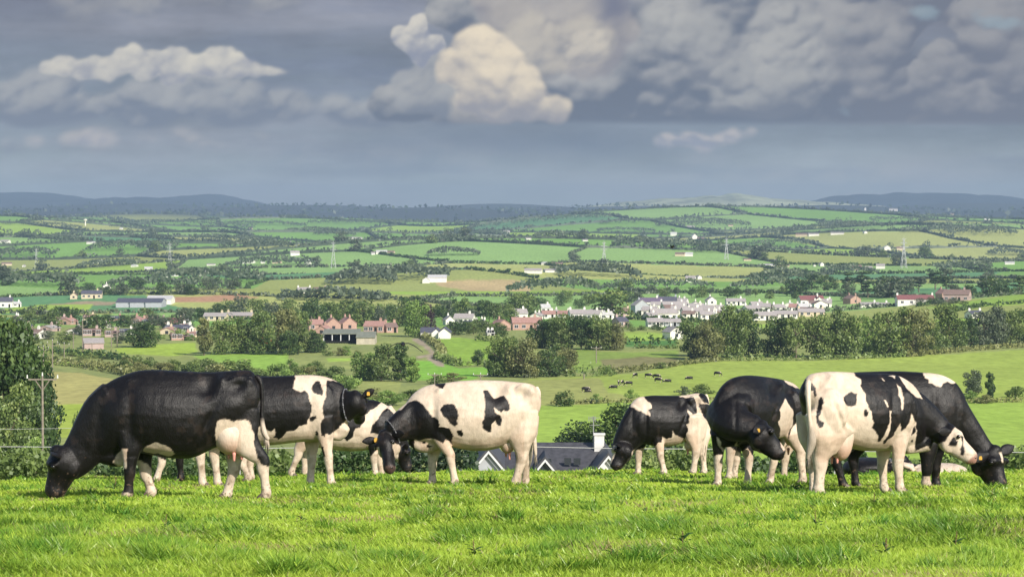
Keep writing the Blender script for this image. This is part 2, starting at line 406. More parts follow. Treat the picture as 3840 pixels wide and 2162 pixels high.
# fields traced where they lie (photo pixels), painted over the cells
FIELDS = [
 ([(160,1390),(300,1398),(480,1432),(420,1470),(330,1512),(190,1545)], (.40,.37,.13)),
 ([(150,1520),(330,1512),(420,1480),(400,1560),(330,1640),(200,1640)], (.33,.43,.06)),
 ([(0,1345),(160,1345),(430,1372),(432,1386),(150,1362),(0,1362)], (.25,.36,.06)),
 ([(80,1300),(150,1302),(430,1330),(420,1345),(150,1318),(80,1318)], (.25,.36,.06)),
 ([(430,1308),(560,1290),(730,1283),(738,1320),(640,1336),(450,1326)], (.33,.47,.06)),
 ([(720,1332),(900,1326),(1080,1322),(1078,1385),(1000,1395),(880,1360),(760,1352)], (.26,.43,.07)),
 ([(1225,1342),(1325,1342),(1325,1352),(1235,1356)], LIME),
 ([(1330,1420),(1505,1430),(1482,1500),(1400,1510),(1335,1450)], OLIVE),
 ([(1598,1266),(1720,1264),(1875,1282),(1872,1318),(1842,1365),(1720,1372),(1640,1345),(1655,1320),(1640,1290)], (.24,.40,.05)),
 ([(1545,1352),(1620,1350),(1720,1378),(1852,1372),(1848,1400),(1760,1425),(1535,1425)], (.20,.42,.05)),
 ([(2328,1244),(2400,1242),(2540,1252),(2538,1274),(2340,1276)], LIME),
 ([(2335,1277),(2540,1276),(2535,1300),(2350,1300)], (.08,.22,.05)),
 ([(2160,1300),(2250,1318),(2400,1320),(2540,1312),(2545,1350),(2300,1352),(2170,1400),(2100,1396),(2160,1330)], (.22,.33,.06)),
 ([(2250,1348),(2420,1335),(2560,1345),(2500,1368),(2270,1385)], (.21,.20,.09)),
 ([(2540,1360),(2800,1352),(3100,1352),(3400,1336),(3600,1325),(3840,1308),(4400,1300),(4400,1500),(3840,1508),(3400,1500),(2900,1500),(2420,1512),(2020,1520),(1960,1520),(1980,1420),(2160,1412),(2400,1400)], (.32,.42,.075)),
 ([(2020,1512),(2420,1505),(2900,1498),(3400,1503),(3840,1508),(4400,1508),(4400,1760),(1960,1760),(1980,1700),(1990,1600)], (.29,.43,.065)),
 ([(1960,1425),(2250,1415),(2280,1470),(2420,1490),(2200,1516),(2010,1520)], (.31,.34,.10)),
 ([(3550,1165),(3700,1140),(3850,1108),(4300,1060),(4300,1130),(3850,1140),(3700,1150)], LIME),
 ([(3440,1158),(3560,1140),(3840,1100),(4300,1050),(4300,1100),(3840,1128),(3600,1152)], (.25,.40,.06)),
 ([(1628,1056),(1800,1048),(1960,1050),(1988,1062),(1988,1092),(1760,1090),(1650,1074)], (.50,.38,.19)),
 ([(650,1112),(780,1108),(900,1100),(968,1116),(900,1124),(760,1134),(640,1132)], (.46,.25,.16)),
 ([(170,1140),(330,1128),(440,1132),(420,1144),(200,1146)], (.33,.26,.17)),
 ([(0,1158),(160,1142),(350,1140),(330,1166),(0,1176)], LIME),
 ([(400,1082),(600,1080),(590,1100),(500,1108),(400,1100)], (.25,.36,.07)),
 ([(1180,1380),(1330,1410),(1330,1500),(1180,1500),(1000,1440)], (.17,.20,.07)),
 ([(0,1180),(60,1180),(420,1165),(420,1178),(0,1190)], OLIVE),
]
TRACK = [([(1545,1268),(1575,1268),(1625,1310),(1628,1330),(1650,1350),(1668,1375),(1640,1372),(1600,1345),(1612,1325),(1590,1300),(1550,1278)], (.36,.29,.22)),
         ([(1560,1335),(1612,1325),(1625,1332),(1570,1346)], (.36,.29,.22))]

def terrain():
    us = np.concatenate([np.linspace(-.60, -.215, 40, endpoint=False), np.linspace(-.215, .215, 620, endpoint=False), np.linspace(.215, .60, 41)])
    ds = np.concatenate([[-6, -2, 1, 3, 6, 9, 12], np.exp(np.linspace(math.log(14), math.log(260), 150, endpoint=False)),
                         np.exp(np.linspace(math.log(260), math.log(14000), 640)), [15500, 18000]])
    U, Dm = np.meshgrid(us, ds)
    W = np.maximum(Dm, 12.)
    x = U * W; y = Dm
    z = zt(x, y)
    px, py = proj(x, np.maximum(y, 1), z)
    col = np.zeros(x.shape + (3,))
    sid = near_seed(x, y)
    far = np.array(seedcol)[sid]
    tone = 1 + .25 * (fbm2(x / 60, y / 140, 3, 4) - .5)[..., None]
    far = far * tone
    # land between 60 m and the plain: rough grass and scrub unless a traced field lies there
    sc1 = fbm2(x / 14, y / 30, 4, 8)[..., None]
    rough = np.array(SCRUB) * (1 - sc1) * 1.1 + np.array(OLIVE) * sc1 * 1.05
    t = sstep(1120, 1200, y)[..., None]
    col = rough * (1 - t) + far * t
    jx = px + (fbm2(x / 9, y / 9, 3, 5) - .5) * 10
    jy = py + (fbm2(x / 9 + 40, y / 9, 3, 6) - .5) * 7
    vis = (y > 150) & (y < 4500)
    for poly, c in FIELDS + TRACK:
        sd = np.full(x.shape, -99.)
        P = np.array(poly); m = vis & (px > P[:, 0].min() - 12) & (px < P[:, 0].max() + 12) & (py > P[:, 1].min() - 8) & (py < P[:, 1].max() + 8)
        if not m.any(): continue
        sd[m] = poly_sd(jx[m], jy[m], poly)
        f = sstep(-2, 2, sd)[..., None]
        n = 1 + .30 * (fbm2(x / 25, y / 60, 4, 15)[..., None] - .5)
        yl = fbm2(x / 40, y / 90, 4, 25)[..., None]
        cc = np.array(c) * n * (1 - .25 * yl) + np.array((.30, .27, .10)) * (.22 * yl)
        col = col * (1 - f) + cc * f
    # heath and woodland on the back ridge, cloud shadow put into the colour
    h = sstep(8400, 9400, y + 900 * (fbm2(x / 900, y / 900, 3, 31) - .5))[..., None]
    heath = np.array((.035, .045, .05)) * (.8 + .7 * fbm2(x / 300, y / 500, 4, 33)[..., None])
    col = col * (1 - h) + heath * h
    g = (1 - sstep(58, 75, y))[..., None]
    col = col * (1 - g) + np.array((.10, .17, .03)) * g
    nh, nw = x.shape
    i = np.arange(nh - 1)[:, None] * nw + np.arange(nw - 1)[None, :]
    Fq = np.stack([i, i + 1, i + nw + 1, i + nw], -1).reshape(-1, 4)
    me = mesh_np('ground', np.stack([x, y, z], -1).reshape(-1, 3), Fq, True)
    set_col(me, 'land', col.reshape(-1, 3))
    m, nt = newmat('meadow_and_fields')
    a = N(nt, 'ShaderNodeAttribute', attribute_name='land')
    geo = N(nt, 'ShaderNodeNewGeometry')
    mp = N(nt, 'ShaderNodeMapping'); mp.inputs['Scale'].default_value = (.45, .16, .3)
    nt.links.new(geo.outputs['Position'], mp.inputs['Vector'])
    nz = N(nt, 'ShaderNodeTexNoise'); nz.inputs['Scale'].default_value = 1.; nz.inputs['Detail'].default_value = 6; nz.inputs['Roughness'].default_value = .6
    nt.links.new(mp.outputs[0], nz.inputs['Vector'])
    mr = N(nt, 'ShaderNodeMapRange'); mr.inputs['From Min'].default_value = .3; mr.inputs['From Max'].default_value = .7
    mr.inputs['To Min'].default_value = .78; mr.inputs['To Max'].default_value = 1.22
    nt.links.new(nz.outputs['Fac'], mr.inputs['Value'])
    sc_ = N(nt, 'ShaderNodeVectorMath', operation='SCALE'); nt.links.new(a.outputs['Color'], sc_.inputs[0]); nt.links.new(mr.outputs[0], sc_.inputs['Scale'])
    b = N(nt, 'ShaderNodeBsdfPrincipled'); b.inputs['Roughness'].default_value = .95; b.inputs['Specular IOR Level'].default_value = .1
    nt.links.new(sc_.outputs[0], b.inputs['Base Color'])
    out = N(nt, 'ShaderNodeOutputMaterial'); nt.links.new(b.outputs[0], out.inputs['Surface'])
    o = link('ground', me, m); tag(o, 'rolling patchwork of green fields and pasture', 'ground', kind='structure')
terrain()

# ---------------------------------------------------------------- far hills
def hill(name, crest, D, depth, base, mat, seed, label):
    """a range of hills: crest given as photo pixels at distance D"""
    us = np.linspace(crest[0][0], crest[-1][0], 260)
    cy = np.interp(us, [c[0] for c in crest], [c[1] for c in crest])
    k = np.convolve(np.pad(cy, 8, mode='edge'), np.hanning(17) / np.hanning(17).sum(), 'valid')
    cz = (770 - k) / F * D + (fbm2(us / 60, us * 0 + seed, 5, seed) - .5) * 16
    t = np.linspace(-1, 1, 40)
    xs = ((us - 1920) / F * D)[None, :] * np.ones((40, 1)); ys = (D + t * depth)[:, None] * np.ones((1, 260))
    prof = (np.cos(t * math.pi / 2) ** 1.15)[:, None]
    z = base + (cz - base)[None, :] * prof + (fbm2(xs / 700, ys / 700, 5, seed + 3) - .5) * 50 * (1 - prof) * prof * 2
    i = np.arange(39)[:, None] * 260 + np.arange(259)[None, :]
    me = mesh_np(name, np.stack([xs, ys, z], -1).reshape(-1, 3), np.stack([i, i + 1, i + 261, i + 260], -1).reshape(-1, 4), True)
    o = link(name, me, mat); tag(o, label, 'hills', kind='structure')
    return o
shaded_heath_m = simple('cloud_shadow_heath', (.030, .042, .060), .95, .05, .35, .004)  # cloud shadow over the far hills is part of this dark base colour
farm_m = simple('upland_pasture', (.31, .33, .20), .95, .05, .5, .006)
hill('mountains', [(-900,760),(-300,735),(0,723),(70,718),(160,722),(260,733),(350,748),(450,755),(620,742),(720,732),(780,722),(840,730),(900,745),(1000,764),(1150,775),(1500,790)], 15800, 1900, -110, shaded_heath_m, 3, 'blue mountains with a rounded peak on the left skyline')
hill('hills', [(-900,765),(-200,756),(200,752),(400,744),(520,738),(640,742),(800,755),(950,770),(1100,778),(1500,785)], 14800, 1500, -110, shaded_heath_m, 5, 'dark rounded hills in front of the left mountains')
hill('pasture_hill', [(2100,785),(2300,762),(2480,742),(2600,740),(2700,730),(2740,726),(2800,731),(2900,742),(3000,750),(3150,758),(3300,775)], 14200, 1400, -110, farm_m, 9, 'low farmed hill on the skyline right of centre')
hill('dark_hills', [(2950,775),(3060,752),(3150,733),(3230,726),(3330,728),(3370,721),(3450,723),(3530,724),(3650,727),(3760,733),(3820,745),(3950,752),(4300,748),(4800,775)], 15200, 1700, -110, shaded_heath_m, 15, 'long dark blue hill on the right skyline')

# ---------------------------------------------------------------- haze
def haze():
    mb = MB(); x, y0, y1, z0, z1 = 9500., -60., 18500., -200., 125.
    mb.box((0, (y0 + y1) / 2, (z0 + z1) / 2), (2 * x, y1 - y0, z1 - z0))
    m, nt = newmat('moist_air')
    v = N(nt, 'ShaderNodeVolumePrincipled'); v.inputs['Density'].default_value = HAZE
    v.inputs['Color'].default_value = (.38, .515, .69, 1)
    v.inputs['Anisotropy'].default_value = 0.
    out = N(nt, 'ShaderNodeOutputMaterial'); nt.links.new(v.outputs[0], out.inputs['Volume'])
    m.volume_intersection_method = 'ACCURATE' if hasattr(m, 'volume_intersection_method') else None
    o = mb.build('haze', m); tag(o, 'thin blue haze over the distant plain', 'haze', kind='stuff')
HAZE = 7.5e-5
try: haze()
except Exception as ex: print('haze', ex)
# ---------------------------------------------------------------- cattle
def ring(c, T, L, rv, rl, n=20, egg=0., sg=1):
    T = T.normalized(); L = (L - T * L.dot(T)).normalized(); Nn = L.cross(T) * sg
    out = []
    for k in range(n):
        w = 2 * math.pi * k / n; s, co = math.sin(w), math.cos(w)
        sx = abs(co) ** .9 * (1 if co > 0 else -1); sy = abs(s) ** .95 * (1 if s > 0 else -1)
        lat = rl * sx * (1 - egg * max(0, s) ** 1.5)
        out.append(c + L * lat + Nn * (rv * sy))
    return out
def tube(bmv, bmf, pts, L=Vector((0, 1, 0)), n=20, sub=3, egg=0., fixT=None):
    """pts: (Vector centre, rv, rl); smooth interpolation between stations"""
    P = [p[0] for p in pts]; m = len(pts)
    fine = []
    def cr(a, b, c, d, t): return .5 * ((2 * b) + (c - a) * t + (2 * a - 5 * b + 4 * c - d) * t * t + (3 * b - a - 3 * c + d) * t ** 3)
    for i in range(m - 1):
        g = lambda j: pts[min(max(j, 0), m - 1)]
        for s in range(sub):
            t = s / sub
            fine.append((cr(g(i-1)[0], g(i)[0], g(i+1)[0], g(i+2)[0], t), cr(g(i-1)[1], g(i)[1], g(i+1)[1], g(i+2)[1], t), cr(g(i-1)[2], g(i)[2], g(i+1)[2], g(i+2)[2], t)))
    fine.append(pts[-1])
    base = len(bmv)
    T0 = (fine[1][0] - fine[0][0]).normalized() if fixT is None else fixT.normalized(); sgn = 1 if L.cross(T0).z >= -.2 else -1
    rings = []
    for i, (c, rv, rl) in enumerate(fine):
        T = (fine[min(i + 1, len(fine) - 1)][0] - fine[max(i - 1, 0)][0]) if fixT is None else fixT
        L = (L - T.normalized() * L.dot(T.normalized())).normalized(); Ls = Ls + [L] if i else [L]
        rings.append(ring(c, T, L, max(rv, .004), max(rl, .004), n, egg, sgn))
    # rounded end caps
    for end in (0, -1):
        c, rv, rl = fine[end]; nb = fine[1 if end == 0 else -2][0]
        T = (c - nb).normalized(); h = min(rv, rl) * .55
        T2 = (fine[min(1, len(fine)-1)][0] - fine[0][0]) if end == 0 else (fine[-1][0] - fine[-2][0])
        if fixT is not None: T2 = fixT; T = fixT * (1 if (c - nb).dot(fixT) > 0 else -1)
        cap = ring(c + T * h * .6, T2, Ls[end], rv * .72, rl * .72, n, egg, sgn); tip = ring(c + T * h, T2, Ls[end], rv * .3, rl * .3, n, egg, sgn)
        if end == 0: rings = [tip, cap] + rings
        else: rings = rings + [cap, tip]
    for r in rings: bmv.extend([tuple(v) for v in r])
    for i in range(len(rings) - 1):
        for k in range(n):
            a = base + i * n + k; b = base + i * n + (k + 1) % n
            bmf.append((a, b, b + n, a + n))
    bmf.append(tuple(base + k for k in range(n))[::-1]); e = base + (len(rings) - 1) * n
    bmf.append(tuple(e + k for k in range(n)))
def ellipsoid(bmv, bmf, c, r, ax=None, n=12, m=8):
    base = len(bmv); ax = ax or (Vector((1, 0, 0)), Vector((0, 1, 0)), Vector((0, 0, 1)))
    for i in range(1, m):
        ph = math.pi * i / m
        for k in range(n):
            w = 2 * math.pi * k / n
            bmv.append(tuple(c + ax[0] * (r[0] * math.sin(ph) * math.cos(w)) + ax[1] * (r[1] * math.sin(ph) * math.sin(w)) + ax[2] * (r[2] * math.cos(ph))))
    t = len(bmv); bmv.append(tuple(c + ax[2] * r[2])); bmv.append(tuple(c - ax[2] * r[2]))
    for i in range(m - 2):
        for k in range(n):
            a = base + i * n + k; b = base + i * n + (k + 1) % n
            bmf.append((a, a + n, b + n, b))
    for k in range(n):
        bmf.append((t, base + k, base + (k + 1) % n)); q = base + (m - 2) * n
        bmf.append((t + 1, q + (k + 1) % n, q + k))

def remeshed(name, v, f, voxel, smooth_it=5, fac=.5):
    me = bpy.data.meshes.new(name + '_raw'); me.from_pydata(v, [], f); me.update()
    o = bpy.data.objects.new(name + '_raw', me); COL.objects.link(o)
    r = o.modifiers.new('r', 'REMESH'); r.mode = 'VOXEL'; r.voxel_size = voxel; r.use_smooth_shade = True
    s = o.modifiers.new('s', 'SMOOTH'); s.factor = fac; s.iterations = smooth_it
    dg = bpy.context.evaluated_depsgraph_get(); dg.update()
    out = bpy.data.meshes.new_from_object(o.evaluated_get(dg)); out.name = name
    bpy.data.objects.remove(o); bpy.data.meshes.remove(me)
    return out

# coat: colour comes from the 'coat' point attribute, plus fine hair noise and dirt
def coat_material():
    m, nt = newmat('cow_coat')
    a = N(nt, 'ShaderNodeAttribute', attribute_name='coat')
    tcn = N(nt, 'ShaderNodeTexCoord')
    mp = N(nt, 'ShaderNodeMapping'); mp.inputs['Scale'].default_value = (9, 9, 3.5); nt.links.new(tcn.outputs['Object'], mp.inputs[0])
    n1 = N(nt, 'ShaderNodeTexNoise'); n1.inputs['Scale'].default_value = 1.6; n1.inputs['Detail'].default_value = 8; n1.inputs['Roughness'].default_value = .65
    nt.links.new(mp.outputs[0], n1.inputs['Vector'])
    mr = N(nt, 'ShaderNodeMapRange'); mr.inputs['From Min'].default_value = .3; mr.inputs['From Max'].default_value = .7
    mr.inputs['To Min'].default_value = .82; mr.inputs['To Max'].default_value = 1.12
    nt.links.new(n1.outputs['Fac'], mr.inputs['Value'])
    s = N(nt, 'ShaderNodeVectorMath', operation='SCALE'); nt.links.new(a.outputs['Color'], s.inputs[0]); nt.links.new(mr.outputs[0], s.inputs['Scale'])
    # mud specks low on the legs
    n2 = N(nt, 'ShaderNodeTexNoise'); n2.inputs['Scale'].default_value = 22; n2.inputs['Detail'].default_value = 4
    nt.links.new(tcn.outputs['Object'], n2.inputs['Vector'])
    sep = N(nt, 'ShaderNodeSeparateXYZ'); nt.links.new(tcn.outputs['Object'], sep.inputs[0])
    hz = N(nt, 'ShaderNodeMapRange'); hz.inputs['From Min'].default_value = .62; hz.inputs['From Max'].default_value = .08
    hz.inputs['To Min'].default_value = -.12; hz.inputs['To Max'].default_value = .10; nt.links.new(sep.outputs['Z'], hz.inputs['Value'])
    ad = N(nt, 'ShaderNodeMath', operation='ADD'); nt.links.new(hz.outputs[0], ad.inputs[0]); nt.links.new(n2.outputs['Fac'], ad.inputs[1])
    st = N(nt, 'ShaderNodeMapRange'); st.inputs['From Min'].default_value = .64; st.inputs['From Max'].default_value = .74
    st.inputs['To Max'].default_value = .75; nt.links.new(ad.outputs[0], st.inputs['Value'])
    mx = N(nt, 'ShaderNodeMix', data_type='RGBA'); nt.links.new(st.outputs[0], mx.inputs[0]); nt.links.new(s.outputs[0], mx.inputs[6])
    mx.inputs[7].default_value = (.13, .085, .055, 1)
    b = N(nt, 'ShaderNodeBsdfPrincipled'); b.inputs['Roughness'].default_value = .42; b.inputs['Specular IOR Level'].default_value = .34
    b.inputs['Sheen Weight'].default_value = .03; b.inputs['Sheen Roughness'].default_value = .4; b.inputs['Sheen Tint'].default_value = (1, .9, .85, 1)
    rr = N(nt, 'ShaderNodeMapRange'); rr.inputs['From Min'].default_value = .3; rr.inputs['From Max'].default_value = .7; rr.inputs['To Min'].default_value = .40; rr.inputs['To Max'].default_value = .54
    nt.links.new(n1.outputs['Fac'], rr.inputs['Value']); nt.links.new(rr.outputs[0], b.inputs['Roughness'])
    nt.links.new(mx.outputs[2], b.inputs['Base Color'])
    # soft body relief: ribs, muscle and hair direction
    n3 = N(nt, 'ShaderNodeTexNoise'); n3.inputs['Scale'].default_value = 7; n3.inputs['Detail'].default_value = 3; nt.links.new(tcn.outputs['Object'], n3.inputs['Vector'])
    bp = N(nt, 'ShaderNodeBump'); bp.inputs['Strength'].default_value = .22; bp.inputs['Distance'].default_value = .03
    nt.links.new(n3.outputs['Fac'], bp.inputs['Height'])
    mp2 = N(nt, 'ShaderNodeMapping'); mp2.inputs['Scale'].default_value = (60, 60, 22); nt.links.new(tcn.outputs['Object'], mp2.inputs[0])
    n4 = N(nt, 'ShaderNodeTexNoise'); n4.inputs['Scale'].default_value = 1.; n4.inputs['Detail'].default_value = 4; n4.inputs['Roughness'].default_value = .7; nt.links.new(mp2.outputs[0], n4.inputs['Vector'])
    bp2 = N(nt, 'ShaderNodeBump'); bp2.inputs['Strength'].default_value = .55; bp2.inputs['Distance'].default_value = .012
    nt.links.new(n4.outputs['Fac'], bp2.inputs['Height']); nt.links.new(bp.outputs[0], bp2.inputs['Normal']); nt.links.new(bp2.outputs[0], b.inputs['Normal'])
    out = N(nt, 'ShaderNodeOutputMaterial'); nt.links.new(b.outputs[0], out.inputs['Surface'])
    return m
M_COAT = coat_material()
M_UDDER = simple('udder_skin', (.66, .42, .31), .5, .35, .12, 9, bump=.1)
M_TEAT = simple('teat_skin', (.60, .27, .22), .5, .35, .08, 9)
M_EYE = simple('dark_eye', (.01, .008, .007), .12, .6, .02)
M_HOOF = simple('hoof_horn', (.10, .075, .06), .5, .3, .2, 20)
M_TAG = simple('yellow_tag_plastic', (.62, .36, .06), .45, .4, .05)
M_COLLAR = simple('collar_strap', (.12, .12, .13), .5, .4, .5, 40)
WHITE = np.array((.62, .515, .41)); BLACK = np.array((.0040, .0030, .0032)); PINK = np.array((.52, .27, .20))

FRONT_R = [(.105, .06), (.078, .058), (.058, .048), (.036, .034), (.046, .042)]
class Cow:
    """one animal. crop = (x0, y0, k): drawing coordinates are photo = x0 + cx/k"""
    def __init__(s, crop, S, foot_px, foot_row, D=None, heading=0.):
        s.c = crop; s.S = S; s.px0 = foot_px; s.py0 = foot_row; s.D = D or F / S
        s.v = []; s.f = []; s.parts = []; s.L = Vector((-math.sin(heading), math.cos(heading), 0)); s.hd = heading
        s.loc = at(foot_px, foot_row, s.D); s.loc.z = ground(s.loc.x, s.loc.y)
        s.gz = lambda X, Y: ground(s.loc.x + X, s.loc.y + Y) - s.loc.z
        s.hoofs = []
    def P(s, cx, cy, Y=0.):
        px = s.c[0] + cx / s.c[2]; py = s.c[1] + cy / s.c[2]
        k = (s.D + Y) / s.D      # true perspective for parts set nearer or farther
        p = at(px, py, s.D + Y)
        return Vector((p.x - s.loc.x, Y, p.z - s.loc.z))
    def pxr(s, r): return r / s.c[2] / s.S
    def barrel(s, st, egg=.34):
        pts = []
        for q in st:
            cx, top, bot, hw = q[:4]; Y = q[4] if len(q) > 4 else 0
            pts.append((s.P(cx, (top + bot) / 2, Y), s.pxr(bot - top) / 2, hw))
        ax = Vector((s.L.y, -s.L.x, 0)); d_ = pts[-1][0] - pts[0][0]
        s.bst = st; tube(s.v, s.f, pts, s.L, 28, 3, egg, ax * (1 if ax.dot(d_) > 0 else -1))
    def limb(s, st, L=None, egg=0.):
        """(cx,cy,Y,r_px,r_lat)"""
        tube(s.v, s.f, [(s.P(a, b, c), s.pxr(r), l) for a, b, c, r, l in st], L or s.L, 16, 3, egg)
    def leg(s, pts, Y, front=True, k=1., toe=None):
        """pts crop coordinates: top, (stifle), joint, fetlock ; the hoof is set on the ground"""
        q = [s.P(*p, Y) for p in pts]; k = k * 1.10
        dirx = toe if toe is not None else s.fw
        fet = q[-1]; g = s.gz(fet.x, fet.y)
        fet.z = g + .08
        if front:
            top, el, kn = q[0], q[1], q[2]
            st = [(top, .15, .07), (el, .105, .07), ((el + kn) / 2, .076, .060), (kn + Vector((0, 0, .03)), .062, .056), (kn - Vector((0, 0, .03)), .060, .054),
                  (kn.lerp(fet, .5), .046, .043), (kn.lerp(fet, .85), .050, .046)]
        else:
            top, stf, hk = q[0], q[1], q[2]
            st = [(top, .19, .07), (stf, .18, .09), (stf.lerp(hk, .5), .115, .07), (hk + Vector((0, 0, .05)), .076, .054), (hk - Vector((0, 0, .03)), .068, .052),
                  (hk.lerp(fet, .5), .048, .044), (hk.lerp(fet, .85), .050, .046)]
        st = [(c, a * k, b * k) for c, a, b in st]
        st.append((fet, .056 * k, .052 * k))
        pa = fet + dirx * .035 + Vector((0, 0, -.055)); pa.z = max(pa.z, g + .035)
        st.append((pa, .050 * k, .050 * k))
        tube(s.v, s.f, st, s.L, 16, 3)
        s.hoofs.append((Vector((pa.x, pa.y, g)), dirx, k))
    def head(s, poll, muz, Ypoll, Ymuz, up, lat=None, k=1., ears=(1, 1), eardir=None, tags=(0, 1), tagcol=None):
        k = k * 1.2
        A = s.P(*poll, Ypoll); Bz = s.P(*muz, Ymuz); T = (Bz - A); L = (lat or s.L).copy()
        L = (L - T.normalized() * L.dot(T.normalized())).normalized()
        Up = Vector(up); Tn = T.normalized(); Up = (Up - Tn * Up.dot(Tn) - L * Up.dot(L)).normalized()
        H = T.length
        # t, offset along Up, rv, rl
        for_st = [(-.02, -.02, .095, .085), (.10, -.035, .125, .105), (.22, -.045, .138, .112), (.34, -.045, .130, .108), (.48, -.04, .108, .086), (.62, -.03, .098, .070), (.76, -.02, .088, .065), (.88, -.015, .082, .070), (.97, -.015, .068, .064), (1.02, -.015, .042, .045)]
        pts = [(A + T * t + Up * (o * k), rv * k, rl * k) for t, o, rv, rl in for_st]
        tube(s.v, s.f, pts, L, 20, 3)
        for sg in (-1, 1):      # brows, cheeks and nostril wings
            ellipsoid(s.v, s.f, A + T * .27 + Up * (.035 * k) + L * (sg * .088 * k), (.045 * k, .032 * k, .032 * k))
            ellipsoid(s.v, s.f, A + T * .30 - Up * (.10 * k) + L * (sg * .062 * k), (.075 * k, .045 * k, .085 * k))
            ellipsoid(s.v, s.f, A + T * .93 + Up * (.015 * k) + L * (sg * .036 * k), (.03 * k, .026 * k, .03 * k))
            s.parts.append(('eye', A + T * .31 + Up * (.030 * k) + L * (sg * .107 * k), (.021 * k,) * 3, M_EYE))
            s.parts.append(('nostril', A + T * .975 + Up * (.022 * k) + L * (sg * .038 * k), (.013 * k,) * 3, M_EYE))
        ellipsoid(s.v, s.f, A + T * -.02 + Up * (.02 * k), (.06 * k, .06 * k, .05 * k))
        s.hframe = (A, T, Up, L, H)
        for sg, on, tg in ((-1, ears[0], tags[0]), (1, ears[1], tags[1])):
            if not on: continue
            d = (L * sg * 1.0 - Up * .15 - Tn * .12) if eardir is None else Vector(eardir[0 if sg < 0 else 1])
            d.normalize(); root = A + T * .07 + L * (sg * .085 * k) + Up * (.0 * k)
            s.parts.append(('ear', root, d, (Tn + Up * .4).normalized(), .175 * k, tg, sg))
    def bump(s, p, r):
        big = r[0] > .11
        if big:      # muscle masses: kept flush with the flank
            q = Vector(p); q -= s.L * (.055 if q.dot(s.L) > 0 else -.055); ellipsoid(s.v, s.f, q, (r[0] * 1.05, r[1] * .9, r[2] * 1.05))
        else:
            pass      # hips are raised later, on the finished surface
    def tail(s, pts, col, brush=.3):
        s.parts.append(('tail', [s.P(*p[:2], p[2]) for p in pts], [p[3] for p in pts], col, brush))
    def udder(s, cx, cy, Y, rx, rz, ry, teats=(), col=None):
        s.parts.append(('udder', s.P(cx, cy - rz * .35, Y), (s.pxr(rx), ry, s.pxr(rz) * 1.35), [s.P(*t, Y + dy) for t, dy in teats]))
    def finish(s, name, label, paint, black=True, voxel=.015, group='dairy cows grazing in the near pasture', drift=1.0):
        ob = empty(name, s.loc); tag(ob, label, 'cow', group)
        me = remeshed('cow_body', s.v, s.f, voxel)
        n = len(me.vertices); co = np.zeros(n * 3, np.float32); me.vertices.foreach_get('co', co); co = co.reshape(-1, 3).astype(float)
        # gentle relief: ribs and folds
        X, Y, Z = co.T
        px, py = proj(X + s.loc.x, Y + s.loc.y, Z + s.loc.z)
        cx = (px - s.c[0]) * s.c[2]; cy = (py - s.c[1]) * s.c[2]
        u = (px - s.px0) / s.S; w = py / s.S
        # anatomy relief: flank hollow, thurl, groove behind the shoulder, ribs
        st = sorted(s.bst, key=lambda q: q[0]); bx = [q[0] for q in st]
        r0, r1 = s.bst[0][0], s.bst[-1][0]
        sx = (cx - r0) / (r1 - r0); tp = np.interp(cx, bx, [q[1] for q in st]); bo = np.interp(cx, bx, [q[2] for q in st])
        hh = (bo - cy) / (bo - tp); G = lambda a, b, w_: np.exp(-((a - b) / w_) ** 2)
        nr = np.zeros(n * 3, np.float32); me.vertices.foreach_get('normal', nr); nr = nr.reshape(-1, 3)
        latn = np.abs(nr @ np.array(s.L))
        hh2 = hh + .05 * np.sin(sx * 9)
        dsp = .055 * G(sx, .315, .055) * G(hh, .80, .12) + .045 * G(sx, .115, .045) * G(hh, .78, .10) + .030 * G(sx, .795, .028) * G(hh2, .5, .27) - .016 * G(sx, .88, .05) * G(hh, .45, .25)
        dsp = dsp - .040 * G(sx, .215, .032) * G(hh, .87, .075) - .022 * G(sx, .04, .03) * G(hh, .82, .09) - .014 * G(sx, .15, .06) * G(hh, .52, .14)
        dsp = dsp + .026 * G(sx + .25 * (hh - .4), .30, .025) * G(hh, .36, .18) + .020 * G(sx, .98, .03) * G(hh, .5, .3)
        dsp = dsp + .0010 * np.sin(2 * math.pi * (sx * 17 + hh * 1.6)) * sstep(.42, .5, sx) * (1 - sstep(.62, .7, sx)) * G(hh, .6, .15)
        inb = sstep(-.02, .03, sx) * (1 - sstep(1.02, 1.1, sx))
        dsp = dsp * inb + .014 * (fbm2(u * 4.2 + Y, w * 5., 3, 71) - .5) * (Z > .5) + .003 * (fbm2(u * 17 + Y * 3, w * 17, 3, 72) - .5)
        latn = np.maximum(latn, .35)
        dsp = dsp * sstep(.3, .8, latn)
        co = co - nr * dsp[:, None]
        me.vertices.foreach_set('co', co.astype(np.float32).ravel()); me.update()
        jit = 7 * s.c[2] / 2.3
        jx = cx + (fbm2(u * 16, w * 16 + Y * 6, 3, 5) - .5) * jit * 3.2; jy = cy + (fbm2(u * 16 + 50, w * 16 + Y * 6, 3, 8) - .5) * jit * 3.2
        col = np.tile(BLACK if black else WHITE, (n, 1))
        for item in paint:
            kind, poly = item[0], item[1]; cond = item[2] if len(item) > 2 else None
            c = {'w': WHITE, 'b': BLACK, 'p': PINK}.get(kind, None) if isinstance(kind, str) else np.array(kind)
            sd = poly_sd(jx, jy, poly); wd = 3. if isinstance(kind, str) and kind != 'p' else 14.
            f = sstep(-wd, wd, sd)
            if cond is not None: f = f * cond(X, Y, Z)
            col = col * (1 - f[:, None]) + c * f[:, None]
        blotch = fbm2(u * 5, w * 5 + Y * 3, 4, 21)
        lum = col.mean(1, keepdims=True)
        col = np.where(lum > .2, col * (1 - .16 * blotch[:, None] ** 2) + np.array((-.0, -.02, -.03)) * blotch[:, None], col * (1 + .5 * (blotch[:, None] - .5)))
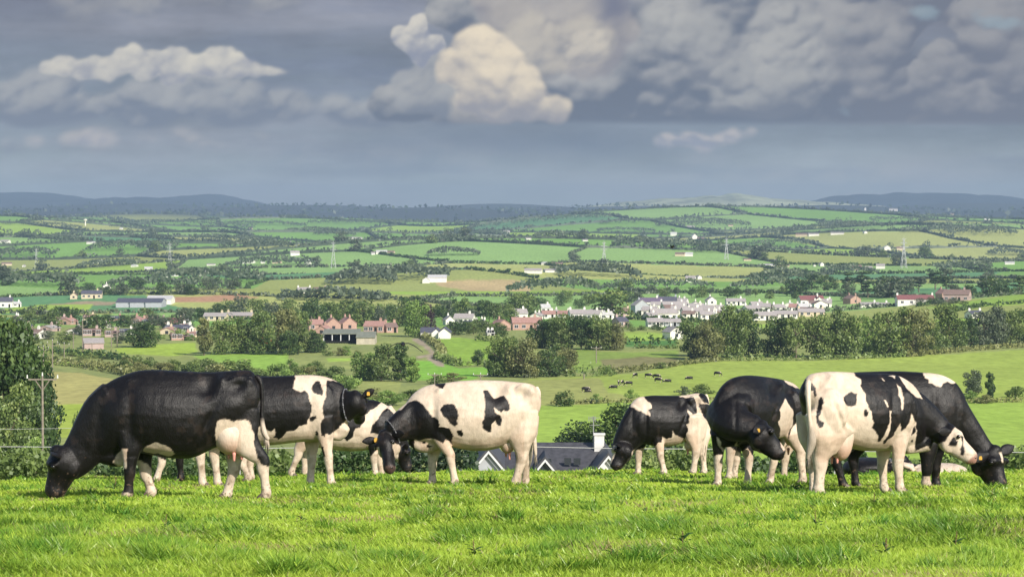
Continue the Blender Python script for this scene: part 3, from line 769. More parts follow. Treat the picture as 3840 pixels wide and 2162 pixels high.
        # skin of the muzzle
        if hasattr(s, 'hframe'):
            A, T, Up, L, H = s.hframe
            t = ((co - np.array(A)) @ np.array(T)) / (H * H)
            dd = np.linalg.norm(co - np.array(A + T * .95), axis=1)
            m = (sstep(.90, .95, t) * (dd < .16))[:, None]
            col = col * (1 - m) + np.array(getattr(s, 'muzcol', (.035, .028, .028))) * m
        lum = col.mean(1, keepdims=True); wmask = (lum > .2)
        stain = (sstep(.50, .70, fbm2(u * 6, w * 8 + Y * 4, 4, 81)) * (.25 + .45 * (Z < .75)) + .5 * sstep(.55, .7, fbm2(u * 22, w * 22, 3, 82)) * (Z < .5) + .35 * sstep(.55, .72, fbm2(u * 4, w * 4, 3, 83)) * (sx < .14))[:, None]
        belly = ((1 - sstep(.04, .22, hh)) * (Z > .45) * (sx > .1) * (sx < .9))[:, None] * .45
        col = np.where(wmask, col * (1 - belly) + np.array((.50, .33, .23)) * belly, col)
        col = np.where(wmask, col * (1 - .6 * stain) + np.array((.24, .17, .11)) * .6 * stain, col)
        dusty = (sstep(.62, .75, fbm2(u * 9, w * 9, 4, 84)))[:, None]
        col = np.where(~wmask, col + np.array((.012, .008, .006)) * dusty, col)
        set_col(me, 'coat', np.clip(col, .002, 1))
        link('body', me, M_COAT, ob)
        lookup = lambda p: col[np.argmin(((co - np.array(p)) ** 2).sum(1))]
        for p in s.parts:
            if p[0] in ('eye', 'nostril'):
                v, f = [], []; ellipsoid(v, f, p[1], p[2], None, 12, 8)
                mb = MB(); mb.add(v, f); mb.build(p[0], p[3], ob, True)
            elif p[0] == 'ear':
                _, root, d, nrm, ln, tg, sg = p
                side = d.cross(nrm).normalized(); nn = (Vector((0, -1, .15)) - d * d.dot(Vector((0, -1, .15))));  nn = nn.normalized() if nn.length > .3 else side.cross(d).normalized(); side = d.cross(nn).normalized()
                v, f = [], []
                prof = [(0, .030, .028), (.18, .042, .022), (.45, .058, .018), (.7, .050, .012), (.9, .026, .008), (1.0, .006, .005)]
                tube(v, f, [(root + d * (ln * t) + Vector((0, 0, -.02 * t * t)), h * ln / .22, w_ * ln / .24) for t, h, w_ in prof], nn, 12, 3)
                mb = MB(); mb.add(v, f); e = mb.build('ear', M_COAT, ob, True)
                ec = lookup(root) if getattr(s, 'earcol', None) is None else s.earcol
                set_col(e.data, 'coat', np.tile(ec, (len(e.data.vertices), 1)))
                if tg:
                    c = root + d * (ln * .5); front = Vector((0, -1, 0))
                    mb = MB(); a = side if abs(side.z) > abs(d.z) else d; a = Vector((0, 0, 1)); b = Vector((1, 0, 0))
                    o_ = c + front * .035 + Vector((0, 0, -.01)); pr = []
                    for z_ in (0, .006):
                        for q in ((-.014, .022), (.014, .022), (.022, -.004), (.019, -.028), (-.019, -.028), (-.022, -.004)):
                            pr.append(o_ + b * q[0] + a * q[1] + front * z_)
                    mb.add(pr, [(0,1,2,3,4,5), (11,10,9,8,7,6)] + [(k, (k+1) % 6 + 0, (k+1) % 6 + 6, k + 6) for k in range(6)])
                    mb.build('ear_tag', M_TAG, e)
            elif p[0] == 'tail':
                _, P, rr, tcol, brush = p
                v, f = [], []
                tube(v, f, [(a, r, r) for a, r in zip(P, rr)], s.L, 10, 4)
                mb = MB(); mb.add(v, f)
                # hair of the switch
                rnd = random.Random(5); i0 = int(len(P) * (1 - brush))
                for k in range(46):
                    t = rnd.random(); j = min(i0 + int(t * (len(P) - 1 - i0)), len(P) - 2); b0 = P[j].lerp(P[j + 1], rnd.random())
                    q = b0 + Vector((rnd.uniform(-.03, .03), rnd.uniform(-.03, .03), -rnd.uniform(.1, .2)))
                    mb.bar(b0, q, .006, .002, 3)
                e = mb.build('tail', M_COAT, ob, True); nv = len(e.data.vertices)
                cc = np.zeros(nv * 3, np.float32); e.data.vertices.foreach_get('co', cc); zz = cc.reshape(-1, 3)[:, 2]
                z0, z1 = zz.max(), zz.min(); t = ((z0 - zz) / (z0 - z1))[:, None]
                c0, c1, tt = tcol; c0 = np.array(c0); c1 = np.array(c1)
                set_col(e.data, 'coat', c0 * (1 - sstep(tt - .05, tt + .05, t)) + c1 * sstep(tt - .05, tt + .05, t))
            elif p[0] == 'udder':
                _, c, r, teats = p
                v, f = [], []; ellipsoid(v, f, c, r, None, 20, 14)
                ellipsoid(v, f, c + Vector((r[0] * .35, 0, r[2] * .25)), (r[0] * .75, r[1] * .9, r[2] * .8), None, 16, 10)
                me2 = remeshed('udder', v, f, .018, 8); u_ = link('udder', me2, M_COAT, ob)
                nv = len(me2.vertices); cc = np.zeros(nv * 3, np.float32); me2.vertices.foreach_get('co', cc); zz = cc.reshape(-1, 3)[:, 2]
                t_ = sstep(c.z + r[2] * .2, c.z - r[2] * 1.0, zz)[:, None] if False else (1 - sstep(c.z - r[2] * 1.0, c.z + r[2] * .35, zz))[:, None]
                set_col(me2, 'coat', WHITE * (1 - t_) + np.array((.56, .33, .24)) * t_)
                for t in teats:
                    mb = MB(); v, f = [], []
                    tube(v, f, [(t + Vector((0, 0, .05)), .022, .022), (t, .017, .017), (t - Vector((0, 0, .035)), .013, .013)], s.L, 8, 2)
                    mb.add(v, f); mb.build('teat', M_TEAT, u_, True)
        for c, d, k in s.hoofs:
            mb = MB(); sd = Vector((-d.y, d.x, 0))
            for sg in (-1, 1):      # two claws
                v, f = [], []
                b0 = c + sd * (sg * .024 * k)
                tube(v, f, [(b0 - d * .03 * k + Vector((0, 0, .065)), .034, .026), (b0 + Vector((0, 0, .04)) + d * .01, .046, .028), (b0 + d * .03 * k + Vector((0, 0, .012)), .052, .03)], sd, 10, 2)
                mb.add(v, f)
            mb.build('hoof', M_HOOF, ob, True)
        for c_ in getattr(s, 'collars', []):
            mb = MB(); P0, T0, Lx, rv, rl = c_
            T0 = T0.normalized(); Lx = (Lx - T0 * Lx.dot(T0)).normalized(); Nv = Lx.cross(T0)
            pts = [P0 + Lx * (rl * math.cos(w)) + Nv * (rv * math.sin(w)) for w in [2 * math.pi * k / 28 for k in range(29)]]
            for k in range(28): mb.bar(pts[k], pts[k + 1], .007, n=5)
            for k in range(0, 28, 2):
                mb.bar(pts[k], pts[k].lerp(pts[k + 1], .5), .012, n=6)
            mb.build('collar', M_COLLAR, ob, True)
        return ob

near = lambda X, Y, Z: (Y < .02).astype(float)
farside = lambda X, Y, Z: (Y >= .02).astype(float)
LEFT = Vector((-1, 0, 0)); RIGHT = Vector((1, 0, 0))

# --- cow 1: black cow grazing at the left
c = Cow((100, 1300, 2.231), 330, 640, 1880); c.fw = LEFT
c.barrel([(1925, 260, 480, .10), (1885, 200, 640, .19), (1800, 192, 760, .25), (1680, 198, 800, .285), (1540, 210, 860, .31), (1400, 204, 925, .35), (1250, 196, 935, .375), (1100, 188, 915, .37),
          (960, 192, 890, .34), (840, 222, 880, .29), (730, 268, 900, .24), (640, 325, 925, .19), (585, 385, 900, .15)])
c.limb([(800, 540, 0, 290, .20), (690, 620, 0, 272, .18), (590, 720, 0, 225, .15), (500, 830, 0, 182, .125), (415, 935, -.01, 155, .11), (335, 1010, -.02, 130, .10)])
c.limb([(820, 880, 0, 110, .12), (740, 890, 0, 115, .11), (640, 890, 0, 85, .08), (540, 870, 0, 70, .06)])
c.head((275, 880), (215, 1250), -.03, -.03, (-1, 0, .1), Vector((-.15, 1, 0)), 1.24, eardir=((-.15, -1, .25), (-.35, .9, .35)), tags=(0, 0))
c.limb([(880, 620, -.17, 120, .06), (880, 740, -.2, 100, .07), (880, 830, -.2, 85, .07)])
c.leg([(870, 700), (872, 850), (862, 1035), (850, 1230)], -.2, True, 1.05)
c.leg([(960, 760), (975, 880), (995, 1050), (1045, 1225)], .17, True, 1.05)
c.leg([(1790, 520), (1800, 740), (1975, 985), (2005, 1225)], -.14, False, 1.0)
c.leg([(1780, 560), (1745, 780), (1735, 1000), (1680, 1180)], .14, False, 1.0)
for sg in (-1, 1):
    c.bump(c.P(1560, 255, sg * .23), (.085, .06, .06)); c.bump(c.P(1890, 300, sg * .13), (.06, .045, .055))
c.bump(c.P(1780, 420, -.20), (.22, .10, .24)); c.bump(c.P(890, 480, -.20), (.15, .07, .28))
c.udder(1705, 790, -.08, 138, 112, .19, [((1735, 925), -.08), ((1800, 915), -.06), ((1690, 905), .08)])
c.tail([(1925, 250, 0, .035), (1955, 290, -.02, .028), (1970, 420, -.03, .022), (1968, 560, -.04, .022), (1975, 660, -.05, .028), (1995, 730, -.06, .03), (2020, 770, -.06, .02)], (BLACK, WHITE * .8, .58), .45)
PW = [('w', [(1592, 622), (1640, 600), (1700, 606), (1735, 622), (1790, 610), (1850, 610), (1872, 640), (1880, 690), (1905, 720), (1905, 830), (1930, 930), (1960, 985), (2035, 1000), (2200, 1400), (1900, 1400), (1850, 1000), (1560, 900), (1520, 905), (1600, 820), (1572, 740)], near),
      ('w', [(1400, 880), (2200, 880), (2200, 1400), (1400, 1400)], farside),
      ('w', [(975, 862), (1010, 822), (1090, 800), (1195, 845), (1240, 892), (1205, 916), (1100, 890), (1000, 876)]),
      ('w', [(780, 1215), (900, 1235), (950, 1400), (750, 1400)], near),
      ('w', [(900, 940), (960, 955), (1020, 975), (1200, 1400), (900, 1400)], farside),
      ('w', [(715, 960), (760, 890), (800, 850), (835, 845), (835, 1010), (770, 1005)]),
      ('w', [(1500, 900), (1560, 870), (1640, 850), (1640, 920), (1530, 930)])]
c.muzcol = (.012, .01, .01)
c.finish('grazing_cow', 'large almost all black cow with white udder patch, grazing at the far left', PW)

# --- cow 2: black and white cow facing right, standing behind cow 1
c = Cow((850, 1350, 2.9), 272, 1240, 1826, D=39.6); c.fw = RIGHT
c.barrel([(-440, 250, 620, .12), (-380, 205, 740, .24), (-240, 195, 800, .29), (-60, 190, 850, .32), (150, 178, 900, .36), (350, 168, 935, .37), (520, 165, 925, .36), (700, 160, 905, .35), (850, 155, 890, .33),
          (980, 158, 890, .30), (1090, 178, 880, .27), (1180, 215, 850, .23), (1260, 255, 800, .19)])
c.limb([(1080, 480, 0, 290, .21), (1180, 500, -.02, 240, .17), (1260, 500, -.06, 190, .14), (1340, 480, -.10, 160, .12), (1400, 460, -.14, 130, .11)])
c.head((1395, 385), (1450, 650), -.12, .22, (.35, .7, .3), Vector((.75, -.45, .45)), 1.0, eardir=((-.25, -.55, -.75), (.78, -.1, .60)), tags=(0, 1))
c.limb([(1120, 760, -.05, 90, .13), (1220, 800, -.05, 80, .10), (1260, 720, -.1, 90, .08)])
c.leg([(1050, 620), (1075, 830), (1105, 1060), (1135, 1265)], -.2, True, 1.0)
c.leg([(960, 700), (930, 880), (925, 1070), (910, 1265)], .18, True, 1.0)
c.leg([(-240, 560), (-210, 760), (-290, 1010), (-262, 1220)], -.17, False)
c.leg([(-180, 600), (-120, 800), (-135, 1020), (-100, 1215)], .17, False)
c.bump(c.P(1060, 480, -.22), (.15, .07, .26)); c.bump(c.P(-60, 240, -.23), (.08, .06, .06))
p0 = c.P(1440, 470, -.18)
c.collars = [(c.P(1310, 490, -.09), Vector((.8, -.25, .1)), Vector((.2, 1, 0)), .23, .16)]
PB = [('b', [(-700, 0), (740, 130), (745, 190), (727, 250), (722, 300), (760, 330), (800, 345), (850, 322), (885, 350), (900, 400), (905, 450), (930, 490), (925, 560), (905, 620), (885, 650), (870, 700), (830, 715), (790, 710), (740, 760), (690, 775), (650, 770), (600, 840), (560, 860), (505, 850), (525, 800), (520, 745), (480, 770), (440, 770), (380, 700), (200, 850), (-700, 800)]),
      ('b', [(1085, 215), (1150, 215), (1250, 240), (1330, 240), (1700, 250), (1700, 420), (1500, 640), (1400, 560), (1320, 620), (1260, 690), (1200, 760), (1130, 805), (1075, 790), (1065, 830), (1030, 815), (1018, 750), (1030, 680), (1060, 620), (1030, 570), (1035, 520), (1050, 470), (1075, 420), (1080, 330), (1078, 260)]),
      ('b', [(960, 232), (1010, 225), (1030, 260), (1035, 310), (1048, 350), (1035, 388), (990, 370), (955, 350), (927, 310), (935, 270)]),
      ('b', [(900, 625), (970, 598), (975, 630), (940, 665), (900, 670)]), ('b', [(970, 770), (990, 760), (1000, 800), (990, 830), (970, 815)]),
      ('b', [(1030, 950), (1050, 940), (1060, 990), (1075, 1040), (1055, 1052), (1030, 1010), (1018, 960)]), ('b', [(1160, 910), (1172, 880), (1170, 1000), (1150, 1030), (1142, 990)]),
      ('b', [(1300, 300), (1650, 300), (1650, 800), (1380, 800), (1300, 640)])]
c.earcol = BLACK
c.muzcol = (.03, .02, .02)
c.finish('grazing_cow', 'black and white cow behind the big black one, yellow tag in its raised ear', PB, black=False)

# --- cow 2b: half hidden between cow 2 and the white cow
c = Cow((850, 1350, 2.9), 222, 1300, 1797, D=48.2); c.fw = RIGHT
c.barrel([(640, 540, 800, .12), (700, 480, 880, .24), (850, 460, 930, .30), (1050, 450, 960, .34), (1250, 440, 985, .36), (1400, 425, 990, .35), (1550, 425, 975, .31), (1660, 445, 950, .27), (1760, 500, 930, .23), (1830, 570, 900, .18)])
c.limb([(1660, 660, 0, 220, .2), (1760, 740, 0, 180, .16), (1830, 840, 0, 145, .13), (1880, 940, 0, 110, .11), (1920, 990, 0, 90, .1)])
c.head((1925, 920), (1975, 1195), 0, 0, (1, 0, .1), None, 1.0, eardir=((.4, -.9, .2), (.4, .9, .3)), tags=(0, 0))
c.leg([(1600, 760), (1600, 900), (1600, 1060), (1615, 1215)], -.18, True)
c.leg([(1650, 760), (1670, 900), (1660, 1060), (1680, 1215)], .18, True)
c.leg([(820, 700), (860, 830), (780, 1010), (700, 1200)], -.17, False)
c.leg([(880, 700), (900, 850), (850, 1030), (850, 1215)], .17, False)
c.finish('grazing_cow', 'black and white cow with a grey shoulder, grazing behind the head of the white cow',
         [('b', [(1250, 400), (1690, 380), (1690, 450), (1630, 510), (1560, 540), (1510, 590), (1500, 660), (1450, 730), (1390, 750), (1370, 830), (1310, 880), (1270, 840), (1200, 500)]),
          ('b', [(1740, 520), (1800, 560), (1850, 620), (2100, 700), (2100, 1100), (1900, 1100), (1800, 800), (1620, 800), (1560, 800), (1580, 720), (1640, 640), (1700, 550)]),
          ('b', [(1560, 860), (1620, 850), (1640, 960), (1550, 1050), (1535, 960)]), ('b', [(1880, 850), (2150, 850), (2150, 1300), (1850, 1300)])], black=False)

# --- cow 3: white cow with black neck
c = Cow((1300, 1350, 2.736), 262, 1750, 1828, D=40.7); c.fw = LEFT
c.barrel([(1955, 300, 560, .10), (1925, 258, 640, .17), (1860, 235, 760, .24), (1740, 222, 820, .28), (1600, 208, 890, .31), (1450, 203, 925, .35), (1300, 203, 930, .37), (1150, 212, 905, .36),
          (1000, 232, 880, .33), (880, 245, 870, .28), (770, 280, 850, .24), (680, 345, 830, .20), (620, 420, 800, .16)])
c.limb([(860, 560, 0, 250, .2), (740, 600, -.03, 215, .18), (640, 640, -.08, 185, .16), (540, 690, -.14, 150, .13), (450, 740, -.2, 115, .11)])
c.limb([(980, 800, 0, 80, .12), (860, 850, 0, 95, .12), (760, 850, 0, 90, .10), (680, 800, 0, 80, .09)])
c.head((385, 770), (440, 1130), -.22, -.55, (-.35, -.75, .35), Vector((.90, -.42, 0)), 1.06, eardir=((-.95, -.1, .0), (.8, -.45, .25)), tags=(0, 0))
c.leg([(960, 640), (970, 800), (1065, 990), (1110, 1215)], -.2, True, 1.0)
c.leg([(900, 760), (895, 900), (880, 1060), (880, 1215)], .18, True, 1.0)
c.leg([(1790, 520), (1790, 740), (1800, 985), (1740, 1200)], -.14, False, 1.2)
c.leg([(1830, 560), (1820, 760), (1850, 990), (1835, 1190)], .14, False, 1.0)
c.udder(1650, 870, 0, 85, 90, .14, [((1672, 990), -.06), ((1635, 960), .04)])
for sg in (-1, 1):
    c.bump(c.P(1650, 270, sg * .22), (.09, .065, .06)); c.bump(c.P(1915, 320, sg * .13), (.06, .045, .055))
c.bump(c.P(1830, 420, -.20), (.20, .09, .25)); c.bump(c.P(960, 480, -.20), (.14, .07, .26))
c.tail([(1945, 285, 0, .035), (1975, 340, .0, .026), (1965, 460, .0, .02), (1935, 600, 0, .02), (1925, 720, 0, .022), (1930, 860, 0, .032), (1940, 970, 0, .02)], (WHITE, WHITE * .85, .6), .5)
c.collars = [(c.P(470, 745, -.19), Vector((1, .5, .55)), Vector((-.4, 1, 0)), .20, .14)]
PB = [('b', [(620, 440), (660, 415), (715, 405), (770, 440), (810, 490), (850, 530), (880, 580), (930, 610), (945, 650), (950, 685), (1000, 680), (1060, 710), (1085, 750), (1088, 860), (1060, 850), (1010, 805), (985, 850), (940, 820), (880, 795), (820, 800), (760, 815), (700, 815), (690, 880), (710, 950), (660, 945), (640, 900), (560, 880), (470, 845), (470, 900), (500, 1000), (505, 1200), (350, 1200), (370, 1080), (330, 890), (300, 900), (230, 1000), (215, 900), (240, 820), (200, 780), (300, 640), (440, 560), (560, 500)]),
      ('b', [(990, 460), (1050, 448), (1110, 460), (1140, 510), (1145, 570), (1130, 610), (1140, 650), (1115, 678), (1080, 670), (1040, 610), (990, 580), (968, 530), (972, 490)]),
      ('b', [(1398, 312), (1450, 300), (1480, 340), (1520, 380), (1580, 355), (1620, 362), (1660, 420), (1675, 500), (1650, 528), (1610, 510), (1590, 538), (1550, 520), (1505, 480), (1520, 530), (1580, 560), (1598, 620), (1585, 675), (1550, 665), (1530, 620), (1490, 660), (1482, 735), (1430, 725), (1390, 690), (1385, 640), (1408, 600), (1410, 540), (1428, 470), (1415, 400)]),
      ('b', [(1135, 720), (1175, 715), (1198, 760), (1180, 788), (1145, 775), (1128, 745)]),
      ('b', [(895, 240), (1010, 235), (990, 292), (950, 285), (915, 265)]), ('b', [(1080, 905), (1120, 960), (1075, 1110), (1000, 1000), (1040, 920)], farside),
      ('b', [(780, 830), (810, 825), (805, 865), (780, 855)]), ('b', [(820, 870), (880, 880), (850, 895), (820, 890)])]
c.earcol = BLACK; c.muzcol = (.06, .035, .03)
ob = c.finish('grazing_cow', 'mostly white cow with black neck and head, in the middle of the field', PB, black=False)
A, T, Up, L, H = c.hframe
for o_ in [o for o in ob.children if o.name.startswith('ear')][:1]:
    mb = MB(); cc = A + T * .03 - L * .13 + Vector((0, -.08, 0.0))
    pr = [cc + Vector((a, y, b)) for y in (0, -.006) for a, b in ((-.016, .028), (.016, .028), (.026, 0), (.020, -.032), (-.020, -.032), (-.026, 0))]
    mb.add(pr, [(0,1,2,3,4,5), (11,10,9,8,7,6)] + [(k, (k+1) % 6, (k+1) % 6 + 6, k + 6) for k in range(6)]); mb.build('ear_tag', M_TAG, o_)

# --- cow 5: small cow with black saddle, grazing right of centre
c = Cow((2200, 1400, 3.222), 212, 2470, 1789, D=50.3, heading=.35); c.fw = Vector((-.9, -.43, 0))
c.barrel([(1440, 260, 560, .11, .35), (1400, 235, 640, .18, .32), (1310, 235, 760, .25, .28), (1180, 258, 820, .29, .2), (1050, 262, 870, .33, .12), (920, 262, 880, .35, .05), (790, 262, 870, .33, -.02),
          (680, 275, 850, .29, -.08), (600, 300, 850, .25, -.12), (535, 370, 840, .20, -.15)])
c.limb([(700, 540, -.1, 250, .2), (610, 640, -.15, 225, .18), (530, 740, -.2, 190, .15), (460, 840, -.22, 155, .125), (420, 920, -.24, 130, .11)])
c.head((395, 865), (335, 1140), -.28, -.40, (-1, -.15, .25), Vector((.12, 1, 0)), 1.22, eardir=((-.1, -1, .1), (-.5, .8, .3)), tags=(0, 0))
c.leg([(860, 640), (870, 800), (890, 980), (935, 1150)], -.2, True)
c.leg([(640, 700), (640, 850), (625, 1010), (622, 1160)], .05, True)
c.leg([(1330, 520), (1310, 740), (1320, 950), (1290, 1130)], -.02, False, 1.05)
c.leg([(1380, 560), (1380, 740), (1400, 960), (1420, 1120)], .42, False)
c.udder(1250, 880, .15, 75, 60, .12, [((1222, 950), -.03)])
c.bump(c.P(1240, 285, -.02), (.09, .06, .06)); c.bump(c.P(1400, 290, .2), (.06, .05, .05)); c.bump(c.P(1340, 420, .02), (.18, .10, .24))
c.tail([(1440, 260, .38, .03), (1465, 340, .4, .025), (1460, 560, .4, .02), (1440, 720, .4, .022), (1415, 860, .38, .03), (1405, 1000, .38, .02)], (WHITE, WHITE * .9, .3), .4)
PB = [('w', [(525, 390), (540, 330), (620, 270), (690, 268), (720, 320), (780, 370), (790, 410), (750, 440), (768, 515), (720, 500), (640, 450), (560, 405)]),
      ('w', [(1110, 268), (1200, 240), (1370, 220), (1345, 260), (1400, 330), (1480, 378), (1350, 350), (1370, 430), (1400, 500), (1440, 560), (1700, 700), (1700, 1300), (1200, 1300), (900, 1300), (800, 1300), (920, 900), (915, 760), (960, 790), (1030, 770), (1035, 690), (1070, 740), (1180, 785), (1230, 690), (1200, 610), (1245, 600), (1228, 430), (1290, 500), (1340, 480), (1320, 340), (1290, 290), (1200, 290)]),
      ('w', [(920, 765), (920, 1200), (800, 1300), (800, 930), (860, 840)], lambda X, Y, Z: (Z < .62).astype(float)), ('w', [(550, 940), (620, 900), (720, 890), (720, 1300), (550, 1300)]),
      ('w', [(240, 880), (330, 870), (360, 880), (330, 1000), (280, 1120), (200, 1120)])]
c.muzcol = (.02, .015, .015)
c.finish('grazing_cow', 'smaller cow with black saddle and white shoulder, grazing beside the slate roofed house', PB)

# --- cow 6: black cow turning its head back, chest towards the left
c = Cow((2600, 1350, 2.737), 262, 2850, 1822, D=40.9, heading=.72); c.fw = Vector((-.75, -.66, 0))
c.barrel([(1075, 280, 560, .12, .95), (1010, 225, 700, .22, .85), (930, 195, 780, .26, .70), (830, 175, 820, .31, .52), (720, 160, 850, .345, .32), (610, 150, 870, .36, .12), (500, 155, 880, .345, -.06), (400, 185, 880, .30, -.2),
          (320, 250, 860, .25, -.32), (265, 340, 800, .19, -.40)])
c.limb([(620, 440, .25, 200, .20), (480, 470, .0, 250, .26), (380, 520, -.25, 250, .27), (370, 590, -.42, 225, .25), (440, 650, -.56, 195, .21), (540, 680, -.64, 165, .17), (650, 700, -.70, 135, .14)], Vector((.3, .6, .6)))
c.limb([(270, 700, -.38, 120, .14), (320, 790, -.42, 120, .12), (420, 800, -.46, 90, .09), (520, 740, -.5, 90, .09)])
c.head((690, 680), (905, 980), -.72, -.80, (.75, -.1, .55), Vector((.1, -1, .15)), 1.28, eardir=((.3, .9, .3), (-.55, -.75, -.12)), tags=(0, 1))
c.leg([(270, 760), (262, 880), (255, 1050), (250, 1200)], -.42, True)
c.leg([(520, 780), (555, 900), (570, 1020), (555, 1190)], -.12, True)
c.leg([(960, 560), (1040, 740), (1100, 960), (1125, 1190)], .62, False, 1.08)
c.leg([(860, 700), (830, 850), (830, 1000), (790, 1130)], .82, False)
c.udder(985, 790, .70, 60, 90, .13, [((975, 940), 0)])
c.bump(c.P(890, 215, .42), (.09, .09, .08)); 
c.bump(c.P(990, 480, .62), (.18, .14, .24))
PB = [('w', [(920, 190), (1000, 200), (1060, 230), (1200, 200), (1200, 300), (1060, 285), (980, 250), (940, 225)]),
      ('w', [(942, 385), (965, 440), (1000, 480), (1025, 520), (1028, 620), (1010, 680), (975, 760), (985, 850), (1000, 900), (930, 960), (880, 800), (890, 700), (862, 640), (890, 600), (890, 500), (920, 440)]),
      ('w', [(1090, 590), (1300, 560), (1300, 1300), (1000, 1300), (985, 800), (1020, 680)]),
      ('w', [(200, 980), (300, 970), (330, 1300), (180, 1300)]), ('w', [(480, 940), (560, 900), (620, 980), (620, 1300), (480, 1300)]), ('w', [(740, 900), (880, 900), (880, 1300), (700, 1300)], lambda X, Y, Z: (Y > 0).astype(float)),
      ('w', [(240, 780), (262, 800), (285, 880), (340, 925), (400, 900), (455, 830), (440, 900), (380, 945), (300, 940), (255, 860)])]
c.muzcol = (.01, .008, .008); c.earcol = BLACK
c.finish('grazing_cow', 'stocky black cow bending its head back towards the patched cow beside it', PB)

# --- cow 7: white and black patched cow seen from behind and the side
c = Cow((2950, 1350, 2.636), 302, 3200, 1858, D=35.3, heading=.50); c.fw = Vector((.88, .48, 0))
c.barrel([(195, 190, 480, .14, -.10), (235, 140, 620, .22, -.06), (320, 118, 720, .27, .0), (440, 108, 790, .29, .09), (580, 112, 850, .32, .2), (720, 118, 895, .355, .3), (860, 120, 905, .36, .4), (990, 122, 895, .34, .5),
          (1100, 145, 880, .30, .58), (1200, 200, 880, .26, .65), (1280, 270, 860, .21, .70)])
c.limb([(1130, 480, .55, 260, .2), (1240, 500, .62, 215, .18), (1350, 560, .66, 175, .155), (1450, 640, .68, 150, .13), (1540, 720, .66, 125, .115), (1600, 770, .64, 110, .105)])
c.limb([(1180, 830, .6, 100, .12), (1280, 830, .64, 90, .10), (1400, 820, .66, 80, .09)])
c.head((1600, 690), (1855, 985), .62, .50, (.6, -.05, .75), Vector((-.15, -1, .1)), 1.04, eardir=((.1, .9, .5), (-.75, -.6, .1)), tags=(0, 0))
c.leg([(1110, 640), (1110, 820), (1100, 1030), (1118, 1240)], .32, True, 1.08)
c.leg([(1000, 760), (960, 880), (945, 1050), (962, 1240)], .72, True)
c.leg([(360, 500), (400, 740), (335, 1000), (312, 1240)], -.16, False, 1.32)
c.leg([(205, 520), (225, 740), (250, 970), (262, 1180)], .20, False, .85)
c.udder(535, 830, .06, 125, 165, .19, [((500, 985), -.06), ((445, 990), .02)])
c.bump(c.P(300, 250, -.16), (.10, .08, .08)); c.bump(c.P(560, 170, -.10), (.10, .07, .07)); c.bump(c.P(150, 260, .02), (.08, .07, .09))
c.bump(c.P(400, 520, -.14), (.22, .12, .30)); c.bump(c.P(1140, 500, .36), (.16, .09, .26))
c.limb([(560, 640, -.12, 150, .06), (480, 780, -.14, 110, .06), (420, 900, -.14, 80, .05)])
c.tail([(215, 215, -.24, .036), (212, 270, -.31, .034), (215, 400, -.36, .03), (225, 560, -.36, .026), (240, 680, -.34, .04), (248, 800, -.32, .055), (225, 900, -.32, .04), (205, 970, -.32, .018)], (WHITE, WHITE * .62, .5), .5)
PB = [('b', [(95, 200), (150, 185), (200, 190), (180, 260), (185, 330), (200, 400), (190, 540), (150, 545), (120, 440), (95, 330)]),
      ('b', [(200, 215), (250, 230), (290, 270), (295, 350), (275, 370), (262, 300), (200, 290)]),
      ('b', [(320, 370), (350, 350), (375, 410), (355, 450), (345, 520), (320, 560), (330, 590), (375, 615), (355, 650), (325, 665), (300, 620), (290, 560), (300, 480)]),
      ('b', [(570, 360), (600, 330), (640, 302), (690, 330), (700, 390), (680, 440), (640, 462), (590, 445), (572, 400)]),
      ('b', [(762, 490), (790, 472), (808, 510), (785, 565), (760, 540)]),
      ('b', [(640, 60), (1250, 60), (1500, 300), (1700, 600), (1500, 900), (1440, 900), (1390, 850), (1270, 900), (1265, 830), (1280, 760), (1285, 640), (1262, 545), (1235, 530), (1215, 620), (1180, 665), (1130, 695), (1112, 620), (1100, 650), (1060, 760), (1010, 785), (960, 825), (945, 815), (985, 770), (1030, 680), (1045, 580), (1030, 510), (1020, 620), (980, 700), (930, 800), (895, 800), (905, 760), (880, 700), (845, 670), (855, 600), (840, 500), (780, 400), (785, 330), (730, 250), (740, 205), (720, 180), (680, 165)]),
      ('w', [(1090, 232), (1120, 260), (1160, 370), (1150, 470), (1132, 490), (1130, 400)]), ('w', [(965, 390), (985, 395), (1015, 450), (1000, 465)]), ('w', [(1020, 500), (1050, 500), (1045, 620), (1010, 740), (985, 760), (1030, 620)]),
      ('w', [(1110, 150), (1150, 150), (1230, 210), (1290, 290), (1340, 380), (1290, 370), (1240, 320), (1180, 260)]),
      ('w', [(1010, 150), (1070, 155), (1065, 185), (1040, 165)]), ('w', [(935, 170), (965, 210), (950, 205)]),
      ('b', [(1225, 780), (1250, 780), (1240, 815), (1228, 800)]), ('b', [(1250, 680), (1285, 640), (1270, 720), (1225, 740)]),
      ('w', [(1500, 820), (1600, 800), (1640, 700), (1660, 660), (1760, 740), (1770, 800), (1870, 930), (1870, 1060), (1700, 1050), (1500, 940)]),
      ('b', [(1600, 830), (1650, 750), (1690, 800), (1680, 850), (1630, 850)]), ('b', [(1720, 740), (1750, 750), (1745, 830), (1762, 900), (1750, 955), (1725, 930), (1720, 870), (1735, 810)]),
      ('b', [(410, 1005), (560, 980), (560, 1030), (410, 1040)], lambda X, Y, Z: ((Y > -.1) & (Z > .45)).astype(float))]
c.muzcol = (.34, .18, .14); c.earcol = BLACK
c.finish('grazing_cow', 'white and black patched cow seen from behind with full udder and pale tail', PB, black=False)

